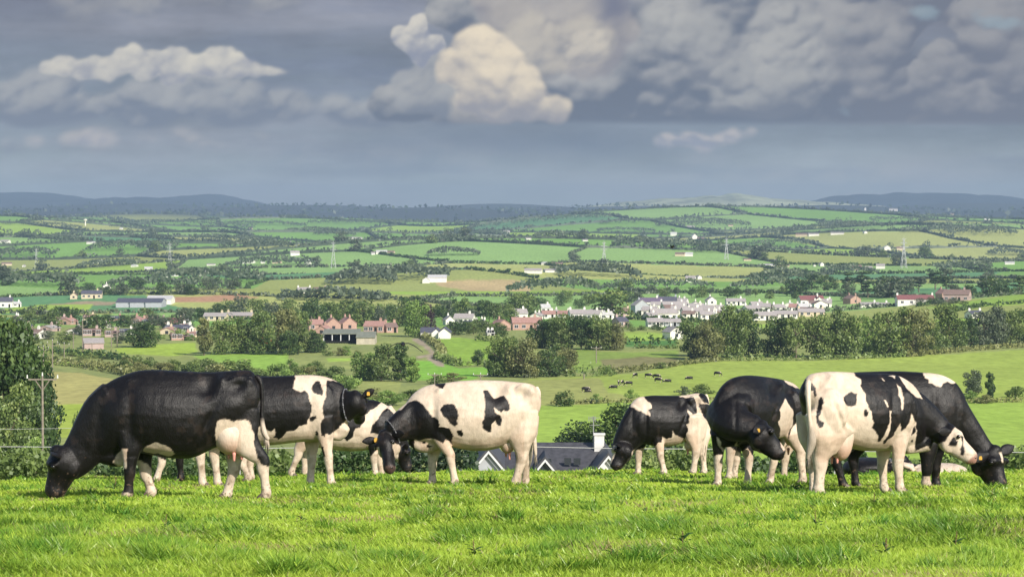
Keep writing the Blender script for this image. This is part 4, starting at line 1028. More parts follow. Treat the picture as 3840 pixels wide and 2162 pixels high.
# --- cow 8: black cow grazing at the far right
c = Cow((2950, 1350, 2.636), 282, 3420, 1850, D=38.2, heading=0); c.fw = RIGHT
c.barrel([(480, 180, 480, .10), (520, 140, 640, .19), (620, 118, 760, .25), (760, 108, 830, .30), (900, 103, 880, .34), (1060, 100, 890, .36), (1220, 106, 885, .35), (1360, 116, 880, .32), (1480, 128, 880, .28), (1580, 158, 860, .24),
          (1670, 215, 820, .20), (1720, 280, 760, .16)])
c.limb([(1500, 420, 0, 270, .2), (1600, 500, 0, 215, .17), (1700, 600, 0, 170, .14), (1800, 720, 0, 145, .12), (1900, 850, 0, 125, .11), (1970, 930, -.02, 115, .105)])
c.head((2035, 905), (2105, 1270), -.03, -.14, (.75, -.62, .2), Vector((-.62, -.78, .0)), 1.42, eardir=((.85, .5, .45), (-.75, -.6, -.15)), tags=(0, 1))
c.leg([(1390, 700), (1395, 880), (1385, 1070), (1375, 1230)], -.2, True, 1.15)
c.leg([(1470, 700), (1475, 880), (1470, 1060), (1475, 1215)], .15, True, 1.1)
c.leg([(640, 560), (600, 760), (490, 990), (555, 1220)], -.15, False, 1.0)
c.leg([(700, 600), (700, 780), (660, 980), (680, 1200)], .2, False)
c.bump(c.P(1500, 420, -.19), (.15, .08, .26)); c.bump(c.P(760, 160, -.2), (.08, .07, .06))
PB = [('w', [(1348, 125), (1500, 120), (1600, 150), (1690, 210), (1640, 225), (1590, 210), (1545, 225), (1520, 258), (1480, 255), (1450, 235), (1410, 230), (1400, 190), (1370, 175)]),
      ('w', [(1310, 1150), (1420, 1140), (1450, 1350), (1290, 1350)], near),
      ('w', [(2098, 912), (2125, 905), (2140, 960), (2142, 1015), (2128, 1010), (2118, 960)]),
      ('w', [(640, 170), (800, 160), (820, 300), (700, 330)])]
c.muzcol = (.012, .01, .01); c.earcol = BLACK
c.finish('grazing_cow', 'black cow with a white patch on its withers, grazing at the far right', PB)

# --- cow behind cow 1: only its legs show
c = Cow((100, 1300, 2.231), 245, 800, 1806, D=43.6); c.fw = LEFT
c.barrel([(1830, 380, 600, .12), (1760, 350, 760, .24), (1600, 340, 810, .3), (1400, 340, 830, .36), (1200, 345, 820, .34), (1060, 380, 800, .27), (960, 450, 780, .2)])
c.limb([(1020, 560, 0, 150, .17), (920, 640, 0, 110, .13), (860, 700, 0, 90, .11)])
c.head((840, 700), (800, 920), 0, 0, (-1, 0, .2), None, 1.0)
c.leg([(1120, 620), (1130, 800), (1130, 960), (1090, 1100)], -.15, True)
c.leg([(1240, 620), (1260, 800), (1280, 950), (1290, 1090)], .15, True)
c.leg([(1660, 600), (1650, 780), (1800, 960), (1855, 1090)], -.15, False)
c.leg([(1700, 600), (1700, 800), (1860, 970), (1880, 1090)], .2, False)
c.finish('grazing_cow', 'cow almost hidden behind the big black cow, only its legs in view under the belly', [('w', [(1050, 900), (1200, 960), (1150, 1200), (1000, 1200)]), ('b', [(1220, 800), (1330, 800), (1330, 1075), (1220, 1075)]), ('w', [(1700, 850), (2000, 850), (2000, 1200), (1700, 1200)])], voxel=.02)

# --- cow behind cow 6: legs only
c = Cow((2600, 1350, 2.737), 236, 2820, 1800, D=45.5); c.fw = LEFT
c.barrel([(1130, 420, 640, .12), (1060, 380, 800, .24), (900, 370, 850, .3), (700, 370, 880, .36), (520, 380, 860, .34), (400, 410, 830, .25), (330, 500, 760, .18)])
c.limb([(420, 560, 0, 150, .17), (360, 640, 0, 110, .13), (340, 720, 0, 90, .11)])
c.head((330, 700), (290, 900), 0, 0, (-1, 0, .2), None, .85)
c.leg([(400, 700), (390, 850), (375, 1020), (370, 1150)], -.15, True)
c.leg([(440, 700), (440, 850), (440, 1020), (420, 1140)], .15, True)
c.leg([(860, 640), (850, 820), (830, 1000), (790, 1130)], -.15, False)
c.leg([(960, 640), (960, 820), (940, 1000), (930, 1130)], .2, False)
c.udder(700, 900, 0, 70, 55, .13)
c.finish('grazing_cow', 'cow hidden behind the stocky black cow, pale legs and udder in view', [('b', [(200, 300), (640, 300), (600, 930), (480, 960), (200, 760)])], black=False, voxel=.02)

# --- lying cows behind cow 7 and cow 8
def lying(cx0, cx1, top, bot, D, S, name_, label, black, paint, flip=1, head=True):
    c = Cow((2950, 1350, 2.636), S, 2950 + (cx0 + cx1) / 2 / 2.636, 1350 + bot / 2.636, D=D); c.fw = LEFT * flip
    w = cx1 - cx0; h = bot - top
    g = lambda t: (cx0 + w * t) if flip > 0 else (cx1 - w * t)
    c.barrel([(g(.12), top + h * .3, bot, .2), (g(.25), top + h * .1, bot + 10, .33), (g(.45), top, bot + 14, .42), (g(.65), top, bot + 14, .44), (g(.82), top + h * .05, bot + 10, .38), (g(.95), top + h * .25, bot, .25)], .15)
    c.limb([(g(.25), top + h * .4, -.05, h * .32, .16), (g(.12), top + h * .25, -.1, h * .25, .13), (g(.02), top + h * .1, -.15, h * .2, .1)])
    if head: c.head((g(.0), top - h * .05), (g(-.16), top + h * .45), -.15, -.3, (-.7 * flip, -.2, .7), Vector((.2, 1, 0)), .9)
    c.limb([(g(.3), bot - h * .12, -.35, h * .12, .06), (g(.12), bot - h * .04, -.42, h * .09, .05), (g(.25), bot - h * .02, -.48, h * .07, .04)])
    c.limb([(g(.8), bot - h * .2, -.35, h * .2, .08), (g(.6), bot - h * .06, -.45, h * .1, .05), (g(.5), bot - h * .02, -.48, h * .07, .04)])
    c.finish(name_, label, paint, black=black, voxel=.02)
lying(560, 1130, 960, 1130, 55.0, 192, 'lying_cow', 'black cow lying in the grass behind the legs of the patched cow', True, [('w', [(1010, 960), (1050, 980), (1050, 1010), (1020, 1000)])], -1)
lying(1130, 1790, 1015, 1165, 54.0, 196, 'lying_cow', 'pale cow lying in the grass behind the head of the patched cow', False, [('b', [(1100, 900), (1330, 900), (1330, 1000), (1260, 1060), (1240, 980), (1180, 1000), (1100, 1000)])], 1, False)
# ---------------------------------------------------------------- foliage
def leaf_quads(P, Nrm, size, rng, flat=.5):
    """one small bent leaf-clump face per point; P (n,3) Nrm (n,3) size (n,)"""
    n = len(P)
    r = rng.normal(size=(n, 3)); d = Nrm * (1 - flat) + r * flat; d /= np.linalg.norm(d, axis=1)[:, None] + 1e-9
    a = np.cross(d, rng.normal(size=(n, 3))); a /= np.linalg.norm(a, axis=1)[:, None] + 1e-9
    b = np.cross(d, a); s = size[:, None]
    asp = rng.uniform(.55, 1.0, (n, 1))
    V = np.stack([P - a * s, P - b * s * asp, P + a * s, P + b * s * asp], 1).reshape(-1, 3)
    Fq = np.arange(4 * n).reshape(-1, 4)
    return V, Fq
def foliage_mesh(name, P, Nrm, size, tint, rng, flat=.5, extra=None):
    V, Fq = leaf_quads(P, Nrm, size, rng, flat)
    t = np.repeat(tint, 4)
    me = mesh_np(name, V, Fq); set_float(me, 'tint', t)
    return me
def crown_points(kind, rng, n):
    """unit tree: height 1, crown about .8 wide; returns points, normals, tint"""
    cl = []
    if kind == 'round':
        k = 32
        for i in range(k):
            a = rng.uniform(0, 2 * math.pi); z = rng.uniform(.10, .92); rr = .42 * math.sqrt(max(0, 1 - ((z - .46) / .52) ** 2)) * rng.uniform(.5, .98)
            cl.append((rr * math.cos(a), rr * math.sin(a), z, rng.uniform(.10, .17)))
        cl.append((0, 0, .5, .26)); cl.append((0, 0, .75, .16)); cl.append((0, 0, .28, .2))
    elif kind == 'spread':
        for i in range(26):
            a = rng.uniform(0, 2 * math.pi); z = rng.uniform(.34, .90); rr = .52 * math.sqrt(max(0, 1 - ((z - .5) / .50) ** 2)) * rng.uniform(.4, .95)
            cl.append((rr * math.cos(a), rr * math.sin(a), z, rng.uniform(.09, .17)))
        cl.append((0, 0, .58, .24))
    elif kind == 'tall':
        for i in range(24):
            a = rng.uniform(0, 2 * math.pi); z = rng.uniform(.10, .95); rr = .24 * math.sqrt(max(0, 1 - ((z - .48) / .55) ** 2)) * rng.uniform(.3, .95)
            cl.append((rr * math.cos(a), rr * math.sin(a), z, rng.uniform(.07, .12)))
        cl.append((0, 0, .4, .16)); cl.append((0, 0, .65, .14))
    elif kind == 'conifer':
        for i in range(44):
            z = .06 + .92 * (i / 44.); rr = .27 * (1 - z) ** .8 + .02; a = i * 2.4
            cl.append((rr * .7 * math.cos(a), rr * .7 * math.sin(a), z, .05 + .09 * (1 - z)))
    elif kind == 'pine':
        for i in range(16):
            a = rng.uniform(0, 2 * math.pi); z = rng.choice([.45, .58, .7, .82, .92]) + rng.uniform(-.03, .03); rr = rng.uniform(.08, .36) * (1.25 - z)
            cl.append((rr * math.cos(a), rr * math.sin(a), z, rng.uniform(.07, .12)))
    elif kind == 'shrub':
        for i in range(16):
            a = rng.uniform(0, 2 * math.pi); z = rng.uniform(.12, .82); rr = .5 * rng.uniform(.1, .95)
            cl.append((rr * math.cos(a), rr * math.sin(a), z * (1.1 - rr), rng.uniform(.12, .2)))
    cl = np.array(cl); w = cl[:, 3] ** 2; idx = rng.choice(len(cl), n, p=w / w.sum())
    d = rng.normal(size=(n, 3)); d /= np.linalg.norm(d, axis=1)[:, None]
    rad = cl[idx, 3] * (rng.uniform(.45, 1.0, n) ** .35) * (1 + .12 * rng.normal(size=n))
    P = cl[idx, :3] + d * rad[:, None] * (np.array([1, 1, .8]) if kind not in ('pine', 'conifer') else np.array([1.2, 1.2, .5]))
    keep = P[:, 2] > .02
    clt = rng.uniform(0, 1, len(cl))
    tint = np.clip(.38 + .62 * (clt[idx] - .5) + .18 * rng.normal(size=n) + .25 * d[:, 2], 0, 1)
    return P[keep], d[keep], tint[keep], cl
def trunk_mesh(name, kind, cl, rng, r0=.022):
    mb = MB()
    top = {'conifer': .95, 'tall': .8, 'pine': .88}.get(kind, .55)
    pts = [Vector((rng.uniform(-.01, .01) * (k > 0), rng.uniform(-.01, .01) * (k > 0), top * k / 5 - (.02 if k == 0 else 0))) for k in range(6)]
    for k in range(5): mb.bar(pts[k], pts[k + 1], r0 * (1.25 if k == 0 else 1) * (1 - .16 * k), r0 * (1 - .16 * (k + 1)), 7)
    for c in cl[:14]:
        z = min(max(.12, c[2] - .22), top * .95); b = pts[0].lerp(pts[5], z / top)
        mb.bar(b, Vector(c[:3]), r0 * .42, r0 * .12, 5)
    me = bpy.data.meshes.new(name); me.from_pydata(mb.v, [], mb.f); me.update(); return me
M_BARK = simple('bark', (.15, .12, .09), .9, .1, .3, 12)
GREENS = {
 'deep': leaf_mat('deep_green_leaves', [(0.029, 0.058, 0.019), (0.064, 0.115, 0.032), (0.136, 0.200, 0.048)]),
 'olive': leaf_mat('olive_leaves', [(0.072, 0.113, 0.032), (0.147, 0.210, 0.055), (0.264, 0.321, 0.096)]),
 'rust': leaf_mat('autumn_tinged_leaves', [(0.096, 0.110, 0.044), (0.200, 0.211, 0.073), (0.303, 0.311, 0.113)]),
 'light': leaf_mat('light_green_leaves', [(0.102, 0.174, 0.041), (0.205, 0.317, 0.072), (0.348, 0.471, 0.123)]),
 'grey': leaf_mat('grey_green_leaves', [(0.056, 0.083, 0.051), (0.109, 0.141, 0.080), (0.184, 0.216, 0.115)]),
 'dark': leaf_mat('dark_evergreen_leaves', [(0.019, 0.038, 0.019), (0.038, 0.072, 0.029), (0.080, 0.128, 0.042)]),
 'plum': leaf_mat('copper_leaves', [(0.040, 0.024, 0.029), (0.088, 0.051, 0.058), (0.144, 0.088, 0.080)]),
}
PROTO = {}
def proto(kind, v, n, ls):
    key = (kind, v, n)
    if key not in PROTO:
        rng = np.random.RandomState(hash(kind) % 1 + 17 * v + len(kind) * 101 + n)
        P, Nn, t, cl = crown_points(kind, rng, n)
        PROTO[key] = (P, Nn, t, cl, ls, rng)
    return PROTO[key]
MESHC = {}
def tree_meshes(kind, v, n, ls, mat):
    k = (kind, v, n, mat)
    if k not in MESHC:
        P, Nn, t, cl, ls, rng = proto(kind, v, n, ls)
        rng = np.random.RandomState(v * 7 + 3)
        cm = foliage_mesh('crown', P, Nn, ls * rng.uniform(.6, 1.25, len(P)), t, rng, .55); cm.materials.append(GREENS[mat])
        if ('t', kind, v) not in MESHC:
            tm = trunk_mesh('trunk', kind, cl, np.random.RandomState(v)); tm.materials.append(M_BARK); MESHC[('t', kind, v)] = tm
        MESHC[k] = (cm, MESHC[('t', kind, v)])
    return MESHC[k]
trng = random.Random(4)
TREE_NAMES = {'conifer': 'conifer', 'pine': 'pine_tree', 'shrub': 'shrub', 'tall': 'slender_tree', 'round': 'broadleaf_tree', 'spread': 'broadleaf_tree'}
def tree_at(loc, h, w, kind, mat, label=None, group=None, n=2600, ls=.026, v=None):
    """tree of height h and crown width w metres standing at loc"""
    v = trng.randrange(6) if v is None else v
    cm, tm = tree_meshes(kind, v, n, ls, mat)
    e = empty(TREE_NAMES[kind], (loc[0], loc[1], loc[2] - .15), trng.uniform(0, 6.28))
    bw = {'round': .92, 'spread': 1.15, 'tall': .60, 'conifer': .62, 'pine': .60, 'shrub': 1.2}[kind]
    sx = w / (bw * h)
    sx *= 1.18 if kind == 'round' else 1.05
    e.scale = (h * sx, h * sx, h)
    cat = 'shrub' if kind == 'shrub' else 'tree'
    tag(e, label, cat, group)
    c = link('crown', cm, None, e); t = link('trunk' if kind != 'shrub' else 'stem', tm, None, e)
    return e
def tree(px, row, hpx, wpx, kind, mat, label, group=None, n=2600, ls=.026, D=None, v=None):
    if D is None: p = hit(px, row)
    else: p = at(px, row, D); p.z = ground(p.x, p.y)
    s = p.y / F
    # the foot may be hidden: keep the crown top where the photo shows it
    top = at(px, row - hpx, p.y).z
    h = max(top - p.z, hpx * s * .5)
    return tree_at(p, h, wpx * s, kind, mat, label, group, n, ls, v)

# --- big trees at the left edge
G1 = 'trees at the left edge of the near pasture'
tree(-10, 1700, 520, 330, 'round', 'deep', 'tall dark tree at the extreme left edge of the view', G1, 17000, .019, D=330)
tree(92, 1690, 370, 230, 'round', 'deep', 'dark green tree beside the crossarm pole at the left', G1, 12000, .021, D=345)
tree(40, 1700, 270, 230, 'round', 'olive', 'lower olive tree in front of the tall dark trees at the left', G1, 6000, .018, D=300)
tree(165, 1690, 240, 130, 'conifer', 'deep', 'pointed conifer just right of the crossarm pole at the left', G1, 5000, .017, D=340)
tree(300, 1690, 200, 130, 'shrub', 'olive', 'straggly bush between the left conifer and the black cow', G1, 3500, .022, D=300)
tree(140, 1700, 150, 150, 'shrub', 'light', 'light green bush at the foot of the left trees', G1, 3000, .022, D=280)
# --- dark tree cluster behind the slate-roofed house
G2 = 'dark trees behind the slate roofed house'
for i, (x, r, h, w, k, mt, lb) in enumerate([
    (2330, 1790, 285, 330, 'round', 'deep', 'tallest dark tree behind the chimney of the slate roofed house'),
    (2220, 1790, 220, 260, 'round', 'dark', 'lower dark tree sloping down left of the chimney'),
    (2150, 1790, 140, 170, 'round', 'deep', 'lowest dark tree at the left end of the cluster behind the house'),
    (2420, 1790, 275, 280, 'round', 'dark', 'dark tree rising behind the shoulder of the small cow'),
    (2480, 1790, 200, 200, 'round', 'deep', 'dark tree seen below the belly of the small cow'),
    (2620, 1790, 150, 200, 'shrub', 'deep', 'dark bushes behind the hind legs of the small cow')]):
    tree(x, r, h, w, k, mt, lb, G2, 6500, .018, D=290 + 9 * i, v=i % 4)
# --- named single trees and groups of the middle distance
LIST = [
 (2118, 1522, 66, 70, 'round', 'deep', 'lone small round tree standing in the green field right of the white cow'),
 (536, 1302, 105, 125, 'round', 'deep', 'dark round tree behind the twin poles, left of centre'),
 (765, 1332, 150, 75, 'tall', 'rust', 'brownish slender tree at the left end of the copse left of the brick houses'),
 (835, 1328, 130, 100, 'round', 'olive', 'olive tree in the copse left of the brick houses'),
 (905, 1325, 145, 110, 'round', 'olive', 'second olive tree in the copse left of the brick houses'),
 (985, 1328, 155, 110, 'round', 'olive', 'broad tree in the middle of the copse by the red tank'),
 (1060, 1325, 165, 110, 'round', 'rust', 'tall tree above the red tank left of the brick houses'),
 (1120, 1322, 155, 100, 'round', 'olive', 'tree at the right end of the copse beside the brick houses'),
 (1180, 1322, 85, 80, 'round', 'deep', 'low dark tree in front of the brick houses and barn'),
 (1085, 1330, 90, 80, 'round', 'deep', 'low dark tree under the copse right of the red tank'),
 (1555, 1262, 135, 100, 'round', 'light', 'large pale green tree left of the white farm gables'),
 (1605, 1235, 95, 60, 'round', 'plum', 'copper purple tree behind the white farm gables'),
 (1370, 1425, 110, 110, 'round', 'light', 'light bushy tree below the barn, left part of its clump'),
 (1430, 1428, 135, 110, 'round', 'olive', 'middle tree of the clump between the barn and the track'),
 (1500, 1425, 140, 80, 'tall', 'deep', 'ivy dark slender tree at the right end of the clump below the barn'),
 (1545, 1432, 95, 70, 'tall', 'light', 'pale slender tree beside the farm track'),
 (1895, 1412, 150, 130, 'round', 'olive', 'tree above the withers of the white cow, left of a pair'),
 (1965, 1415, 150, 110, 'round', 'rust', 'brownish tree above the hip of the white cow'),
 (1860, 1410, 90, 70, 'round', 'deep', 'dark low tree at the left foot of the trees behind the white cow'),
 (2062, 1412, 120, 100, 'round', 'deep', 'dark tree right of the brownish pair behind the white cow'),
 (2125, 1405, 100, 90, 'round', 'rust', 'rusty small tree at the hedge end above the lone field tree'),
 (2035, 1305, 115, 110, 'round', 'deep', 'green tree below the red bungalow'),
 (2105, 1308, 125, 110, 'round', 'olive', 'tall olive tree below the long grey roofed terrace'),
 (2180, 1310, 125, 100, 'round', 'deep', 'deep green tree under the terrace, right of the olive one'),
 (2245, 1312, 125, 100, 'round', 'olive', 'olive tree above the T shaped pole'),
 (2305, 1312, 110, 90, 'round', 'rust', 'brown tinged tree right of the T shaped pole'),
 (2595, 1335, 130, 110, 'round', 'olive', 'tree just right of the small white gable house'),
 (2652, 1350, 155, 120, 'round', 'rust', 'large autumn tinged tree in the middle of the meadow edge'),
 (2610, 1345, 100, 70, 'round', 'dark', 'dark shaded tree at the left foot of the autumn tinged tree'),
 (2745, 1340, 195, 130, 'round', 'olive', 'tall olive tree rising in front of the white estate'),
 (2800, 1330, 160, 110, 'round', 'deep', 'deep green tree right of the tall olive one in front of the estate'),
 (2705, 1310, 130, 90, 'round', 'olive', 'tree behind the autumn tinged one, in front of the estate'),
 (2915, 1338, 150, 120, 'round', 'deep', 'green tree at the left of the row along the right field'),
 (2985, 1342, 160, 120, 'spread', 'olive', 'spreading tree with bare trunks in the row along the right field'),
 (3065, 1342, 165, 120, 'round', 'olive', 'olive tree over the dark gap in the right hand row'),
 (3105, 1340, 130, 90, 'round', 'dark', 'dark shaded tree in the gap of the right hand row'),
 (3165, 1340, 185, 140, 'round', 'olive', 'large olive tree in the middle of the right hand row'),
 (3255, 1325, 150, 100, 'round', 'light', 'paler tree between two large ones in the right hand row'),
 (3345, 1335, 190, 150, 'round', 'olive', 'tallest broad tree of the right hand row'),
 (3425, 1335, 180, 130, 'round', 'rust', 'brown tinged tree right of the tallest one in the row'),
 (3480, 1325, 130, 100, 'round', 'olive', 'lower tree near the white wall end in the right hand row'),
 (3560, 1308, 165, 130, 'round', 'olive', 'rounded tree with hanging boughs in the right hand row'),
 (3625, 1300, 110, 90, 'round', 'deep', 'dark small tree left of the slate roofed cottage at the right'),
 (3690, 1292, 125, 110, 'round', 'grey', 'greyish tree below the dark roofed cottage at the right'),
 (3735, 1290, 155, 100, 'round', 'grey', 'tall grey green tree right of the dark roofed cottage'),
 (3790, 1288, 120, 100, 'round', 'olive', 'tree near the right border above the meadow'),
 (3845, 1285, 130, 100, 'round', 'deep', 'tree cut by the right border above the meadow'),
 (3652, 1478, 92, 75, 'round', 'grey', 'pale grey bush tree above the neck of the far right cow'),
 (3713, 1490, 96, 42, 'tall', 'deep', 'narrow upright tree above the far right cow'),
 (3645, 1510, 55, 80, 'shrub', 'light', 'small green bush below the pale bush tree at the right'),
 (3810, 1488, 62, 90, 'shrub', 'olive', 'bush in the field at the right border'),
 (3700, 1512, 40, 90, 'shrub', 'rust', 'dry brownish scrub in the right field'),
 (2560, 1480, 40, 70, 'shrub', 'grey', 'thin grey bush above the back of the small cow'),
 (2640, 1475, 45, 110, 'shrub', 'olive', 'low scrub between the small cow and the stocky black cow'),
 (2370, 1500, 50, 60, 'shrub', 'light', 'small pale bush above the shoulder of the small cow'),
 (2240, 1508, 40, 60, 'shrub', 'light', 'bush at the field boundary above the dark trees'),
 (2215, 1512, 28, 60, 'shrub', 'grey', 'low grey bush at the field boundary above the dark trees'),
 (2480, 1382, 30, 60, 'shrub', 'olive', 'small bush on the hedge above the distant cattle'),
 (2350, 1392, 26, 60, 'shrub', 'rust', 'small rusty bush on the hedge above the distant cattle'),
 (1780, 1360, 45, 40, 'shrub', 'olive', 'little bush at the corner of the lime green hill field'),
 (1795, 1362, 60, 40, 'round', 'deep', 'small dark tree at the corner of the lime green hill field'),
 (1700, 1430, 40, 120, 'shrub', 'rust', 'rusty hedge bush above the shoulder of the white cow'),
 (1640, 1440, 45, 90, 'shrub', 'olive', 'olive bush beside the pole above the white cow'),
 (1560, 1500, 60, 160, 'shrub', 'olive', 'wide scrub left of the white cow, above its neck'),
 (1450, 1520, 70, 150, 'shrub', 'light', 'green scrub behind the ear tagged head of the second cow'),
 (1380, 1500, 60, 160, 'shrub', 'rust', 'brownish scrub above the second cow'),
 (3180, 1128, 70, 60, 'round', 'grey', 'tree behind the small brick house on the estate edge'),
]
for q in LIST:
    small = q[2] < 70
    if not small: q = (q[0], q[1], q[2] * 1.04, q[3] * .98) + q[4:]
    tree(*q, group='trees of the middle distance', n=1500 if small else 4200, ls=.036 if small else .025)
# --- rows generated along bands of the photo: dark wood above the village, thickets, brown bushes
BAND = []
def band(n, x0, x1, r0, r1, h0, h1, wk, kinds, mats, label, group, seed, nn=1500):
    rg = random.Random(seed)
    for i in range(n):
        x = x0 + (x1 - x0) * (i + rg.uniform(.15, .85)) / n; row = rg.uniform(r0, r1); h = rg.uniform(h0, h1)
        e = tree(x, row, h, h * wk * rg.uniform(.85, 1.2), rg.choice(kinds), rg.choice(mats), label, group, nn, .034)
band(16, 1170, 1560, 1196, 1226, 60, 105, .95, ['round'], ['olive', 'olive', 'grey', 'deep'], 'tree of the dense wood behind the brick houses', 'trees of the wood behind the brick houses', 1)
band(17, 1560, 2000, 1178, 1215, 50, 95, .95, ['round', 'spread'], ['olive', 'grey', 'olive', 'deep'], 'tree of the dense wood behind the white village houses', 'trees of the wood left of the white estate', 2)
band(11, 2000, 2400, 1135, 1160, 32, 55, 1.0, ['round'], ['grey', 'olive', 'deep'], 'tree behind the grey roofed terrace of the village', 'trees behind the village terrace', 3)
band(13, 2430, 3000, 1098, 1122, 28, 48, 1.0, ['round', 'spread'], ['grey', 'deep', 'olive'], 'tree on the slope behind the white estate', 'trees behind the white estate', 4)
band(19, 2960, 3840, 1085, 1118, 45, 78, .9, ['pine', 'round', 'round'], ['deep', 'grey', 'deep'], 'dark tree in the tall belt behind the long red roof', 'dark tree belt at the upper right', 5, 1800)
band(15, 30, 700, 1205, 1245, 45, 75, 1.1, ['round'], ['grey', 'olive', 'deep'], 'tree among the houses at the left of the village', 'trees among the left hand houses', 6)
band(13, 60, 740, 1250, 1290, 35, 60, 1.3, ['round', 'shrub'], ['olive', 'light', 'grey'], 'bushy tree below the houses at the left', 'bushy trees below the left hand houses', 7)
band(10, 690, 1180, 1170, 1200, 45, 80, 1.0, ['round'], ['grey', 'deep', 'olive'], 'tree behind the long brown roofs left of centre', 'trees behind the long brown roofs', 8)
band(9, 300, 900, 1080, 1108, 30, 50, 1.2, ['round'], ['grey', 'deep'], 'tree near the dark farm sheds at the left', 'trees around the dark farm sheds', 9)
band(12, 440, 800, 1385, 1420, 45, 80, 1.6, ['shrub'], ['rust', 'olive', 'rust'], 'russet thorn bush above the back of the big black cow', 'russet thorn bushes above the big black cow', 10, 2200)
band(12, 790, 1330, 1400, 1470, 60, 100, 1.4, ['shrub', 'round'], ['rust', 'olive', 'light'], 'thorn thicket bush above the second cow', 'thorn thicket above the second cow', 11, 2200)
band(6, 1060, 1200, 1385, 1410, 40, 60, 1.3, ['shrub'], ['olive', 'light'], 'scrubby bush at the end of the bright field', 'scrubby bushes at the end of the bright field', 18)
band(8, 1210, 1540, 1310, 1345, 30, 45, 1.5, ['shrub'], ['light', 'olive', 'rust'], 'scrubby bush on the slope below the barn', 'scrubby bushes below the barn', 12)
band(9, 150, 440, 1336, 1350, 20, 30, 1.8, ['shrub'], ['deep', 'olive'], 'low bush in the hedge beside the line of poles', 'hedge bushes beside the line of poles', 13, 1000)
band(9, 1700, 1900, 1240, 1262, 40, 58, 1.2, ['round'], ['olive', 'deep'], 'bushy tree below the white gabled house', 'bushy trees below the white gabled house', 14)
band(7, 2330, 2560, 1232, 1246, 25, 40, 1.6, ['shrub'], ['olive', 'deep'], 'bush along the garden edge beside the small white gable', 'garden edge bushes', 15, 1000)
band(8, 3440, 3620, 1135, 1150, 22, 36, 1.3, ['round'], ['deep', 'grey'], 'small tree in front of the long red roof', 'small trees in front of the long red roof', 16, 1000)

# ---------------------------------------------------------------- hedges
def hedge_mesh(pts, h, w, rng, step, ls, mat, n_per):
    """leafy bank along a polyline of world points"""
    P, Nn, T = [], [], []
    for a, b in zip(pts[:-1], pts[1:]):
        L = (b - a).length; m = max(2, int(L / step)); dx, dy = (b - a).x / L, (b - a).y / L
        for i in range(m):
            t = (i + rng.rand()) / m; x = a.x + (b.x - a.x) * t; y = a.y + (b.y - a.y) * t
            hh = h * (.65 + .5 * rng.rand() + (.5 if rng.rand() < .06 else 0)); c = rng.rand()
            z = float(zt(x, y)); k = n_per
            an = rng.rand(k) * math.pi; rr = rng.uniform(.6, 1.05, k)
            lat = np.cos(an) * w / 2 * rr; up = np.sin(an) * hh * rr; al = rng.uniform(-.7, .7, k) * step
            P.append(np.stack([x - dy * lat + dx * al, y + dx * lat + dy * al, z + up], 1))
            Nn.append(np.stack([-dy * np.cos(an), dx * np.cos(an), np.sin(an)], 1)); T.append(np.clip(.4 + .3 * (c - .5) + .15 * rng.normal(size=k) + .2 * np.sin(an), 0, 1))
    P = np.concatenate(P); Nn = np.concatenate(Nn); T = np.concatenate(T)
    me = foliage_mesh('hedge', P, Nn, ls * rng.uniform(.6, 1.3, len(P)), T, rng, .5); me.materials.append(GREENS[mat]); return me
def hedge_px(pxs, h, w, mat, label, seed=1, group='hedges of the near fields', ls=None, step=None, n_per=14):
    pts = [hit(*p) for p in pxs]
    D = sum(p.y for p in pts) / len(pts)
    step = step or max(.8, D * .0016); ls = ls or max(.12, D * .00055)
    o = link('hedge', hedge_mesh(pts, h, w, np.random.RandomState(seed), step, ls, mat, n_per)); tag(o, label, 'hedge', group)
hedge_px([(150, 1360), (300, 1375), (430, 1398), (520, 1415)], 2.4, 3, 'rust', 'russet hedge above the tan field at the left', 2)
hedge_px([(60, 1320), (200, 1325), (420, 1345), (470, 1352)], 2.2, 3, 'deep', 'dark hedge between two lime strips at the left', 3)
hedge_px([(1580, 1262), (1640, 1300), (1660, 1320), (1640, 1345)], 2.2, 2.5, 'rust', 'hedge along the bend of the farm track', 4)
hedge_px([(1640, 1345), (1720, 1372), (1850, 1372)], 2.0, 2.5, 'olive', 'hedge along the foot of the lime green hill field', 5)
hedge_px([(1780, 1276), (1880, 1282), (1930, 1290)], 2.0, 2.5, 'olive', 'hedge along the top of the lime green hill field', 6)
hedge_px([(2080, 1410), (2180, 1412), (2265, 1410), (2290, 1402)], 2.6, 3, 'olive', 'hedge above the lone field tree', 7)
hedge_px([(2290, 1402), (2420, 1385), (2560, 1368), (2700, 1352)], 1.4, 2, 'rust', 'low ragged hedge above the distant cattle', 8)
hedge_px([(2700, 1352), (2900, 1352), (3120, 1348), (3400, 1338)], 1.7, 2.5, 'olive', 'hedge bank under the right hand row of trees', 9)
hedge_px([(3400, 1338), (3560, 1322), (3700, 1310), (3900, 1298)], 1.7, 2.5, 'rust', 'brown hedge bank along the top of the right meadow', 10)
hedge_px([(2335, 1290), (2540, 1290)], 2.4, 3, 'deep', 'dark hedge below the small white gable house', 11)
hedge_px([(2380, 1305), (2560, 1306)], 1.2, 2, 'olive', 'low hedge under the dark one below the small white gable', 12)
hedge_px([(3560, 1172), (3700, 1146), (3860, 1136)], 2.0, 3, 'deep', 'hedge below the bright sloping field at the right', 13)
hedge_px([(3440, 1150), (3620, 1118), (3840, 1090)], 2.0, 3, 'deep', 'hedge above the bright sloping field at the right', 14)
hedge_px([(2060, 1516), (2250, 1512), (2420, 1506)], .9, 1.6, 'rust', 'low weedy bank between the two green fields', 15)
hedge_px([(3640, 1512), (3740, 1508), (3860, 1505)], 1.0, 2, 'rust', 'dry weedy bank above the near right field', 16)
hedge_px([(2420, 1506), (2700, 1500), (3000, 1500)], .9, 1.6, 'rust', 'dry bank behind the right hand cows', 17)
